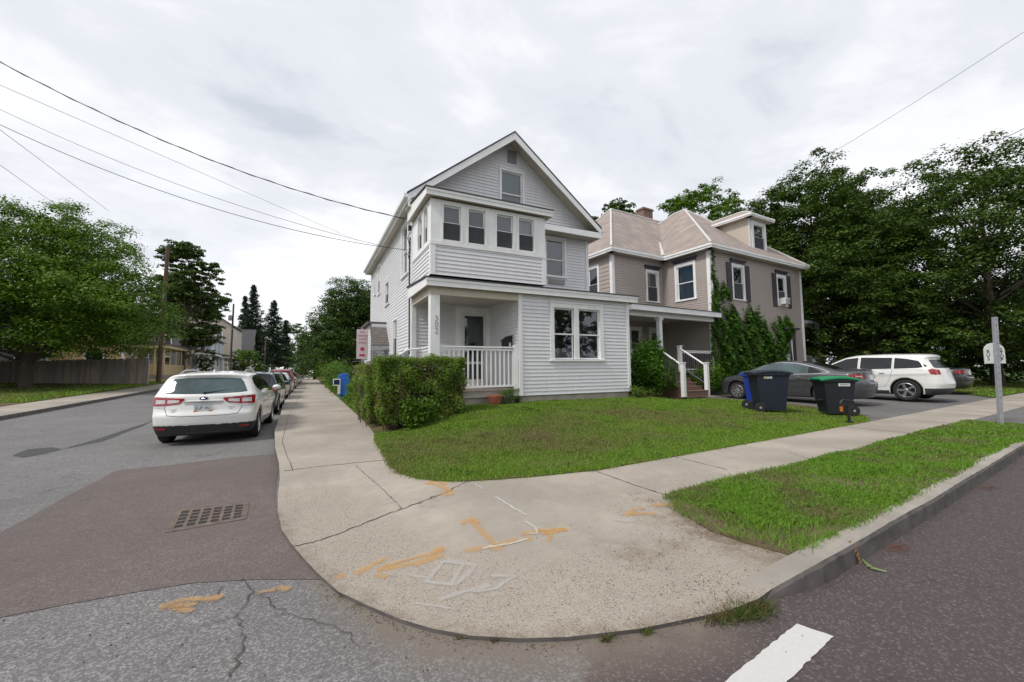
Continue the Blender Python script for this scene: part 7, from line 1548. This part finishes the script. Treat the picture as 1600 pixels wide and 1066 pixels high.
vine('tall vine mound covering the wall right of the lower window', [(2.35, .5, 3.5), (2.6, .5, 4.35), (3.3, .5, 4.3), (3.9, .5, 3.9), (4.4, .5, 3.5), (4.8, .5, 2.9)], 6400, 103, .36)
vine('vine reaching over the side door canopy', [(4.6, .5, 2.9), (5.1, .5, 3.6), (5.7, .6, 3.85), (6.2, 2.7, 3.85), (6.9, 3.3, 3.75)], 3600, 104, .34)
vine('hanging vine tuft on the left shutter of the taupe house', [(.75, 4.7, 5.0), (1.2, 4.75, 5.2), (1.5, 4.9, 5.15)], 350, 105, .15)
bush('porch_shrub', 'big shrub left of the taupe house steps', *gp(-5.0, -.55, .5)[:2], .55, .7, .5, 1.75, 7500, 111, L_IVY, .10); bush('porch_shrub', 'rounded shrub touching the left stair post', *gp(-4.5, -.3, .5)[:2], .5, .45, .45, 1.95, 6000, 112, L_IVY, .10)
bush('flower_bed', 'tall yellow-green plants right of the steps', *gp(-1.5, -.5, .5)[:2], .48, .55, .3, 1.15, 4200, 113, L_MAPLE, .08, cat='plants'); bush('flower_bed', 'low yellowing plants in front of the vine wall', *gp(.9, -.95, .5)[:2], .4, .9, .4, .85, 5000, 114, L_BRIGHT, .08, cat='plants')
bush('flower_bed', 'low green plants behind the grey saloon', *gp(3.2, -1.1, .5)[:2], .35, 1.2, .4, 1.0, 6000, 115, L_IVY, .09, cat='plants')
# ---------------------------------------------------------------- grass
def grass(name, label, poly, zf, n, seed, hgt, mat, wid=.0035, edge=0.0, bbox=None, dfun=None):
    rng = np.random.default_rng(seed); P = np.array(poly); x0, y0 = P.min(0) if bbox is None else bbox[:2]; x1, y1 = P.max(0) if bbox is None else bbox[2:]; X = rng.uniform(x0, x1, n * 4); Y = rng.uniform(y0, y1, n * 4); k = inpoly(poly, X, Y); X, Y = X[k], Y[k]; D = np.hypot(X, Y)
    pr = np.clip((6.0 / D) ** 1.5, .05, 1)
    if dfun is not None: pr = pr * dfun(X, Y)
    k = rng.uniform(size=len(X)) < pr; X, Y, D = X[k], Y[k], D[k]; X, Y, D = X[:n], Y[:n], D[:n]; m = len(X); X = X + tn(rng, m) * edge; Y = Y + tn(rng, m) * edge; Z = zf(X, Y) - .008; h = hgt * rng.uniform(.4, 1.15, m) * (1 + .35 * np.sin(X * 3.1 + Y * 1.7) * np.sin(Y * 4.3)); a = rng.uniform(0, 6.283, m); w = wid * np.clip(D / 4.5, .8, 4) * rng.uniform(.7, 1.3, m); ln = rng.normal(size=(m, 2)) * (h * .42)[:, None]
    B = np.stack([X, Y, Z], 1); s = np.stack([np.cos(a) * w, np.sin(a) * w, 0 * w], 1); md = B + np.stack([ln[:, 0] * .3, ln[:, 1] * .3, h * .6], 1); tp = B + np.stack([ln[:, 0], ln[:, 1], h * .92], 1)
    V = np.stack([B - s, B + s, md + s * .7, md - s * .7, tp], 1).reshape(-1, 3); i = np.arange(m)[:, None] * 5; F = np.concatenate([np.concatenate([i, i + 1, i + 2, i + 3], 1)]); T = np.concatenate([i + 3, i + 2, i + 4, i + 4], 1)
    me = bpy.data.meshes.new(name); nv = len(V); me.vertices.add(nv); me.vertices.foreach_set('co', V.astype(np.float32).ravel()); tri = np.concatenate([i + 3, i + 2, i + 4], 1); loops = np.concatenate([F.ravel(), tri.ravel()]); me.loops.add(len(loops)); me.loops.foreach_set('vertex_index', loops.astype(np.int32)); st = np.concatenate([np.arange(m) * 4, m * 4 + np.arange(m) * 3]); me.polygons.add(2 * m); me.polygons.foreach_set('loop_start', st.astype(np.int32)); me.polygons.foreach_set('loop_total', np.concatenate([np.full(m, 4), np.full(m, 3)]).astype(np.int32)); me.update(calc_edges=True); me.materials.append(mat)
    o = link(name, me); tag(o, label, 'grass', kind='stuff'); return o
def grass_mat(name, a1, a2, b1, b2, sc=.55, thr=(.48, .62), off=0.0, bias=0.0):
    m, t, b = new_mat(name); out = t.nodes['Material Output']; co = objco(t); ri = nd(t, 'ShaderNodeNewGeometry').outputs['Random Per Island']; mp = nd(t, 'ShaderNodeMapping'); mp.inputs['Location'].default_value = (off, off * .7, 0); t.links.new(co, mp.inputs[0])
    g = mixc(t, ri, a1, a2); br = mixc(t, ri, b1, b2); sx = nd(t, 'ShaderNodeSeparateXYZ'); t.links.new(co, sx.inputs[0]); vv = mth(t, 'ADD', mth(t, 'MULTIPLY', mth(t, 'SUBTRACT', sx.outputs[0], float(P0[0])), -math.sin(ST)), mth(t, 'MULTIPLY', mth(t, 'SUBTRACT', sx.outputs[1], float(P0[1])), math.cos(ST)))
    q_ = mth(t, 'DIVIDE', mth(t, 'SUBTRACT', vv, 2.0), 1.5); bell = mth(t, 'MULTIPLY', mth(t, 'SUBTRACT', 1.0, mth(t, 'MULTIPLY', q_, q_), clamp=True), bias)
    f = ramp(t, mth(t, 'ADD', mth(t, 'ADD', noise(t, mp.outputs[0], sc, 5, .6), bell), mth(t, 'MULTIPLY', mth(t, 'SUBTRACT', ri, .5), .12)), [(thr[0], 0.), (thr[1], 1.)])
    c = mixc(t, f, g, br); t.links.new(c, b.inputs['Base Color']); b.inputs['Roughness'].default_value = .55; b.inputs['Specular IOR Level'].default_value = .25
    tl = nd(t, 'ShaderNodeBsdfTranslucent'); t.links.new(c, tl.inputs['Color']); mx = nd(t, 'ShaderNodeMixShader'); mx.inputs[0].default_value = .3; t.links.new(b.outputs[0], mx.inputs[1]); t.links.new(tl.outputs[0], mx.inputs[2]); t.links.new(mx.outputs[0], out.inputs[0]); return m
GM_L = grass_mat('grass_lawn', (.115, .225, .018), (.22, .35, .042), (.17, .155, .06), (.26, .22, .10), .6, (.52, .80), 2.0, .15); GM_V = grass_mat('grass_verge', (.10, .22, .016), (.19, .34, .036), (.16, .15, .06), (.22, .19, .09), 1.6, (.50, .68), 5.0)
vis = [p for p in lawn_poly if p[1] < 20]
lp = drive_left + [XY(10.9, 6.3), XY(10.6, 8.2), (9.4, 12.5), (8.9, 9.5), (5.1, 9.6), (3.2, 9.5), (3.1, 8.5), (1.2, 8.5)] + [G(*p, hpav) for p in [(586, 690), (600, 712), (607, 728), (625, 740), (650, 748), (680, 752), (720, 753), (775, 750), (850, 744), (905, 738), (930, 736)]] + [XY(4, 0.0)]
grass('lawn_grass', 'mown front lawn grass with dry brownish patches', lp, hlawn, 240000, 201, .042, GM_L, edge=.032)
vp = [tuple(np.array(p) + [0.0, 0.0]) for p in verge_poly]
def bare(X, Y):
    d = np.min([np.hypot(X - q[0], Y - q[1]) for q in (G(1150, 838, .15), G(1110, 820, .15), G(1300, 835, .15))], axis=0); u, v = UV(X, Y); return (.22 + .78 * ss(-.5, .1, np.sin(X * 2.3 + 2 * Y) + np.sin(Y * 5.1 - X) * .6)) * ss(.05, .28, d + .06 * np.sin(X * 17) * np.sin(Y * 23)) * (.55 + .45 * ss(-1.45, -1.2, v) + .45 * ss(-.2, .3, np.sin(X * 5 + 1) * np.sin(Y * 7)))
grass('verge_grass', 'longer bright green grass on the kerbside verge', vp, lambda x, y: x * 0 + .158, 120000, 202, .043, GM_V, .004, edge=.045, dfun=bare)
grass('bank_grass', 'grass bank across the side street', [(-9.7, 22), (-9.7, 40), (-26, 40), (-26, 22)], lambda X, Y: hroad(np.full_like(X, -8.5), Y) + .18 + .38 * ss(-11, -26, X), 26000, 203, .12, GM_L, .006, dfun=lambda X, Y: X * 0 + 5)
grass('yard_grass', 'grass beyond the driveway behind the bus stop sign', [XY(21.2, .2), XY(42, .2), XY(42, 14), XY(25.2, 14), XY(25, 2.2)], hlawn, 42000, 204, .09, GM_L, .006, dfun=lambda X, Y: X * 0 + 4)
grass('sidewalk_weeds', 'grass strip between the sidewalk and the shrubs', [(1.28, 12.5), (2.5, 12.5), (2.5, 50), (1.3, 50)], hlawn, 16000, 205, .13, GM_V, .006, dfun=lambda X, Y: X * 0 + 3)
# edging tufts and gutter weeds
def tufts(name, label, pts, r, n, seed, hgt, mat, z=.003):
    rng = np.random.default_rng(seed); C = np.concatenate([np.array(p)[None] + rng.normal(size=(n, 2)) * [r, r * .6] for p in pts]); m = len(C); h = hgt * rng.uniform(.4, 1.2, m); a = rng.uniform(0, 6.28, m); ln = rng.normal(size=(m, 2)) * .8 * h[:, None]; w = .0028; B = np.stack([C[:, 0], C[:, 1], np.full(m, z)], 1); s = np.stack([np.cos(a) * w, np.sin(a) * w, a * 0], 1); tp = B + np.stack([ln[:, 0], ln[:, 1], h * .85], 1); V = np.stack([B - s, B + s, tp], 1).reshape(-1, 3); me = np_mesh(name, V, np.arange(len(V)).reshape(-1, 3), mat); o = link(name, me); tag(o, label, 'weeds', 'weeds in the kerb joint', 'stuff')
GM_D = grass_mat('weed_dry', (.055, .10, .015), (.12, .15, .04), (.13, .09, .04), (.17, .12, .06), 5, (.45, .55))
tufts('gutter_weed', 'largest ragged weed tuft at the foot of the kerb ramp', [G(px, py, 0) for px, py in ((1120, 968), (1140, 962), (1160, 955), (1175, 950), (1190, 952), (1150, 966), (1178, 962))], .05, 190, 301, .06, GM_D)
for i, (px, py, n, h) in enumerate(((948, 1000, 90, .04), (1010, 990, 80, .04), (722, 996, 50, .035), (773, 1001, 60, .03), (533, 932, 30, .02), (566, 945, 30, .02))): tufts('gutter_weed', ['small weed under the slab lip, third from the big tuft', 'small weed just left of the largest tuft', 'green weed in the slab lip, leftmost of the near pair', 'brown weed in the slab lip, right of the green one', 'tiny weed by the end of the orange dot', 'tiny weed right of the other tiny one'][i], [G(px, py, 0)], .018, n, 310 + i, h, GM_D)
tufts('joint_weed', 'thin weeds in the slab cracks', [G(px, py, .14) for px, py in ((654, 786), (676, 776), (960, 744), (985, 755), (1024, 770), (1030, 772), (950, 741))], .02, 26, 320, .022, GM_V, .13)

# trees across the road behind the camera, which the window panes mirror
for i, (x, y, h, r, lab) in enumerate(((-16, -16, 11, 6, 'leftmost'), (-2, -21, 13, 6.5, 'second'), (12, -23, 12, 6, 'third'), (26, -20, 13, 6.5, 'fourth'), (42, -17, 12, 6, 'rightmost'))): tree('street_tree', lab + ' tree on the far side of the crossing road', x, y, .1, h, r, 400 + i, L_DARK, 6000, .55, .08, .3, .6, group='trees across the crossing road', clumps=50)

def along(poly, n, seed, lim=9.0):
    rng = np.random.default_rng(seed); P = []
    while len(P) < n:
        i = rng.integers(0, len(poly) - 1); a, b = np.array(poly[i]), np.array(poly[i + 1]); L = np.linalg.norm(b - a)
        if rng.uniform() > L / 1.5: continue
        q = a + (b - a) * rng.uniform()
        if np.hypot(*q) < lim: P.append(tuple(q))
    return P
LC = [G(*p, hpav) for p in [(586, 690), (600, 712), (607, 728), (625, 740), (650, 748), (680, 752), (720, 753), (775, 750), (850, 744), (905, 738), (930, 736)]] + [XY(2, .01), XY(4, .02), XY(8.3, 0)]
tufts('edge_grass', 'stray grass blades leaning over the edge of the lawn', along(LC, 170, 1, 12), .035, 14, 330, .05, GM_L, .125)
tufts('edge_grass', 'stray grass blades leaning over the edge of the verge', along(verge_in[1:] + [XY(9, -1.19)], 150, 2, 11) + along([tuple(q) for q in reversed(kerb_back)], 90, 3, 9), .035, 13, 331, .06, GM_V, .14)
def low_weeds(name, label, poly, zf, n, seed, mat, r=.05, leaf=.03):
    rng = np.random.default_rng(seed); P = np.array(poly); x0, y0 = P.min(0); x1, y1 = P.max(0); C = []
    while len(C) < n:
        x, y = rng.uniform(x0, x1), rng.uniform(y0, y1)
        if inpoly(poly, np.array([x]), np.array([y]))[0] and np.hypot(x, y) < 12: C.append((x, y))
    C = np.array(C); L = np.repeat(C, 16, 0) + tn(rng, (n * 16, 2)) * r; Z = zf(L[:, 0], L[:, 1]) + .022 + rng.uniform(0, .02, len(L)); o = foliage(name, np.stack([L[:, 0], L[:, 1], Z], 1), np.full(len(L), leaf), mat, rng, None, 1.2, 1.3); tag(o, label, 'weeds', kind='stuff')
low_weeds('lawn_weeds', 'small broad-leaved weeds dotted through the front lawn', lp, hlawn, 150, 340, L_MID); low_weeds('verge_weeds', 'small broad-leaved weeds dotted through the kerbside verge', verge_poly, lambda x, y: x * 0 + .155, 70, 341, L_MAPLE)
low_weeds('clippings', 'dry clippings and leaf bits strewn on the lawn edge and slab', [G(*p, .14) for p in ((1000, 770), (1100, 760), (1280, 890), (1150, 930), (960, 860))], lambda x, y: hpav(x, y) - .018, 26, 342, L_BROWN, .10, .012)
# ---------------------------------------------------------------- left side: fence and houses
fa, fb = np.array((-10.0, 36.3)), np.array((-14.7, 37.4)); fd = (fb - fa) / np.linalg.norm(fb - fa); FW = Wall((*fa, 0), (fd[0], fd[1], 0), (fd[1], -fd[0], 0))
if FW.N.y > 0: FW.N = -FW.N
M_FENCE = None
def fence_mat():
    m, t, b = new_mat('weathered_cedar'); co = objco(t); g = nd(t, 'ShaderNodeNewGeometry').outputs['Random Per Island']; c = ramp(t, g, [(0, (.33, .29, .27)), (.6, (.42, .375, .35)), (.85, (.55, .42, .33)), (1, (.50, .41, .33))]); c = mixc(t, ramp(t, noise(t, objco(t, (9, 9, .8)), 2, 5), [(.35, 0.), (.75, .6)]), c, (.16, .145, .14)); t.links.new(c, b.inputs['Base Color']); b.inputs['Roughness'].default_value = .9; return m
M_FENCE = fence_mat(); fn = thing('plank_fence', 'weathered grey and brown vertical plank fence behind the big maple', 'fence', (*fa, .6)); mb = MB(); rgf = np.random.default_rng(2); LF = 9.6; u = 0
while u < LF: w = .135; zb_ = .62 - u * .02; mb.box((u, rgf.normal() * .006, zb_), (u + w, .02 + rgf.normal() * .004, zb_ + 1.9 + rgf.normal() * .025), M_FENCE, FW); u += w + .012
build('planks', mb, fn)
for u in np.arange(0, LF, 2.4): mb = MB(); mb.box((u, -.12, .4), (u + .1, -.02, 2.45 - u * .02), M_FENCE, FW); build('post', mb, fn)
mb = MB(); mb.box((0, -.06, 1.0), (LF, -.01, 1.1), M_FENCE, FW); mb.box((0, -.06, 2.1), (LF, -.01, 2.2), M_FENCE, FW); build('rail', mb, fn)
def simple_house(name, label, x0, x1, y0, y1, z, h, side, ridge, rh, roofm, wins_e, wins_s, porch=None, axis='y', extra=None):
    """far house facing the street: east wall at x1, south wall at y0, gable roof with ridge along axis"""
    o = thing(name, label, 'house', (x0, y0, z)); WE = Wall((x1, 0, 0), (0, 1, 0), (1, 0, 0)); WS = Wall((0, y0, 0), (1, 0, 0), (0, -1, 0))
    for a, b, c, d in wins_e: window(o, WE, a, b, z + c, z + d, .11, curt=(M_CURTD, 0, 1))
    for a, b, c, d in wins_s: window(o, WS, a, b, z + c, z + d, .11, curt=(M_CURTD, 0, 1))
    mb = MB(); clap(mb, WE, lambda q: (y0, y1), z + .4, z + h, side, .2, .02); clap(mb, WS, lambda q: (x0, x1), z + .4, z + h, side, .2, .02); mb.face([(x0, y0, z), (x0, y1, z), (x0, y1, z + h), (x0, y0, z + h)], side); mb.face([(x0, y1, z), (x1, y1, z), (x1, y1, z + h), (x0, y1, z + h)], side)
    xm, ym = (x0 + x1) / 2, (y0 + y1) / 2
    if axis == 'y': mb.face([(x0, y0 - .001, z + h), (x1, y0 - .001, z + h), (xm, y0 - .001, z + h + rh)], side); mb.face([(x0, y1, z + h), (x1, y1, z + h), (xm, y1, z + h + rh)], side)
    else: mb.face([(x1 + .001, y0, z + h), (x1 + .001, y1, z + h), (x1 + .001, ym, z + h + rh)], side); mb.face([(x0, y0, z + h), (x0, y1, z + h), (x0, ym, z + h + rh)], side)
    build('wall', mb, o); mb = MB(); e = .35
    if axis == 'y':
        for s, xe in ((-1, x0 - e), (1, x1 + e)): mb.prism([(xm, y0 - e, z + h + rh + .05), (xe, y0 - e, z + h - .15), (xe, y0 - e, z + h - .3), (xm, y0 - e, z + h + rh - .1)], (0, y1 - y0 + 2 * e, 0), roofm)
    else:
        for s, ye in ((-1, y0 - e), (1, y1 + e)): mb.prism([(x0 - e, ym, z + h + rh + .05), (x0 - e, ye, z + h - .15), (x0 - e, ye, z + h - .3), (x0 - e, ym, z + h + rh - .1)], (x1 - x0 + 2 * e, 0, 0), roofm)
    rf_ = build('roof', mb, o); mb = MB()
    for W, a, b in ((WE, y0 - .03, y0 + .12), (WE, y1 - .12, y1), (WS, x0, x0 + .12), (WS, x1 - .15, x1 + .03)): cboard(mb, W, a, b, z + .3, z + h - .2)
    build('corner_board', mb, o); mb = MB(); mb.box((x0 + .03, y0 + .03, z - .6), (x1 - .03, y1 - .03, z + .42), M_CONC); build('foundation', mb, o)
    if porch:
        px0, px1, py0, py1, ph, encl, pmt = porch; mb = MB(); mb.prism([(px1 + .25, py0 - .25, z + ph), (px1 + .25, py0 - .25, z + ph + .15), (px0, py0 - .25, z + ph + .7), (px0, py0 - .25, z + ph)], (0, py1 - py0 + .5, 0), M_ROOF_B); pr_ = build('porch_roof', mb, o); mb = MB(); mb.box((px0, py0 - .2, z + ph - .25), (px1 + .2, py1 + .2, z + ph - .001), pmt); build('porch_beam', mb, pr_)
        n = max(3, int((py1 - py0) / 1.6))
        for i in range(n + 1): y = py0 + (py1 - py0) * i / n; mb = MB(); mb.box((px1 - .1, y - .06, z + .4), (px1, y + .06, z + ph - .25), pmt); build('porch_post', mb, o)
        for i in range(2): xx = px0 + (px1 - px0) * (i + .4) / 2; mb = MB(); mb.box((xx, py0 - .05, z + .4), (xx + .1, py0 + .05, z + ph - .25), pmt); build('porch_post', mb, o)
        mb = MB(); mb.box((px0, py0, z - .5), (px1, py1, z + .4), M_CONC if not encl else M_WOODF); build('porch_floor', mb, o); mb = MB()
        if encl: mb.box((px1 - .07, py0, z + .4), (px1 - .03, py1, z + 1.35), encl); mb.box((px0, py0 + .02, z + .4), (px1 - .07, py0 + .06, z + 1.35), encl); build('porch_panel', mb, o)
        else: mb.box((px1 - .07, py0, z + 1.2), (px1 - .03, py1, z + 1.27), pmt); [mb.box((px1 - .06, y, z + .45), (px1 - .04, y + .04, z + 1.2), pmt) for y in np.arange(py0, py1, .18)]; build('railing', mb, o)
    return o
simple_house('yellow_house', 'warm yellow clapboard house with brown-roofed porch behind the plank fence', -24, -14.2, 45.5, 56, .95, 6.0, M_SIDE_Y, 0, 2.4, M_ROOF_B, [(46.6, 47.6, 3.7, 5.3), (50, 51, 3.7, 5.3), (53, 54, 3.7, 5.3), (47, 48, .9, 2.6), (51, 52.2, .9, 2.6)], [(-16.7, -15.4, .8, 2.5), (-16.4, -15.4, 3.7, 5.2), (-20, -19, .9, 2.4), (-20, -19, 3.7, 5.2)], (-14.2, -11.7, 46.5, 55.5, 3.05, M_SIDE_Y, pm('yellow_trim', (.60, .48, .28), .6)))
simple_house('slate_house', 'grey-blue house with white-posted porch beyond the dark street tree', -24, -14.0, 62, 71, 1.15, 5.8, M_SIDE_D, 0, 2.6, M_ROOF_D, [(63, 64, 3.4, 5), (66, 67, 3.4, 5), (63.5, 64.5, .9, 2.6), (67, 68, .8, 2.8)], [(-16, -15, 3.4, 5), (-16, -15, .9, 2.4)], (-14, -11.6, 61.5, 70.5, 2.9, None, M_TRIM))
simple_house('pale_house', 'pale blue-white house with small porch, third along the far side', -23, -13.2, 74.5, 83, 1.3, 5.4, M_SIDE_B, 0, 2.4, M_ROOF_D, [(76, 77, 3.2, 4.8), (79, 80, 3.2, 4.8), (77, 78, .8, 2.4)], [(-15, -14, 3.3, 4.8), (-15.2, -14.2, .8, 2.4)], (-13.2, -11.2, 74.5, 82, 2.7, None, M_TRIM))
simple_house('beige_house', 'tall beige gabled house beyond the slim pole', -24, -12.5, 87, 97, 1.4, 8.6, M_SIDE_C, 0, 4.0, M_ROOF_B, [(89, 90, 3.4, 5), (93, 94, 3.4, 5), (89, 90, 6, 7.6)], [(-15, -14, 3.4, 5), (-15, -14, 6, 7.6), (-15, -14, 1, 2.5)])
simple_house('grey_gable_house', 'small grey-roofed house right of the beige gable', -20, -11.2, 101, 110, 1.4, 5.0, M_SIDE_C, 0, 4.6, M_ROOF_D, [(103, 104, 1, 2.5), (106, 107, 1, 2.5)], [(-13, -12, 1, 2.6), (-16, -15, 1, 2.6)], axis='x')
simple_house('shaded_house', 'dark grey clapboard house in deep shade behind the maple trunk', -33, -18.2, 34.5, 44, .5, 6.2, M_SIDE_D, 0, 3, M_ROOF_D, [(36, 37.2, 1.0, 2.7), (40, 41.2, 1.0, 2.7), (36, 37.2, 4, 5.6)], [(-20.4, -19.3, 1.2, 2.7), (-24, -23, 1.2, 2.7), (-20.4, -19.3, 4, 5.5), (-27.5, -26.4, 1.2, 2.7)])
simple_house('neighbour_house', 'small pale house half hidden behind the corner house', 4.5, 13, 27, 36, .3, 3.6, M_SIDE_B, 0, 2.2, M_ROOF_B, [(29, 30, 1, 2.4)], [(5, 6, 1, 2.4), (9, 10, 1, 2.4)], None)
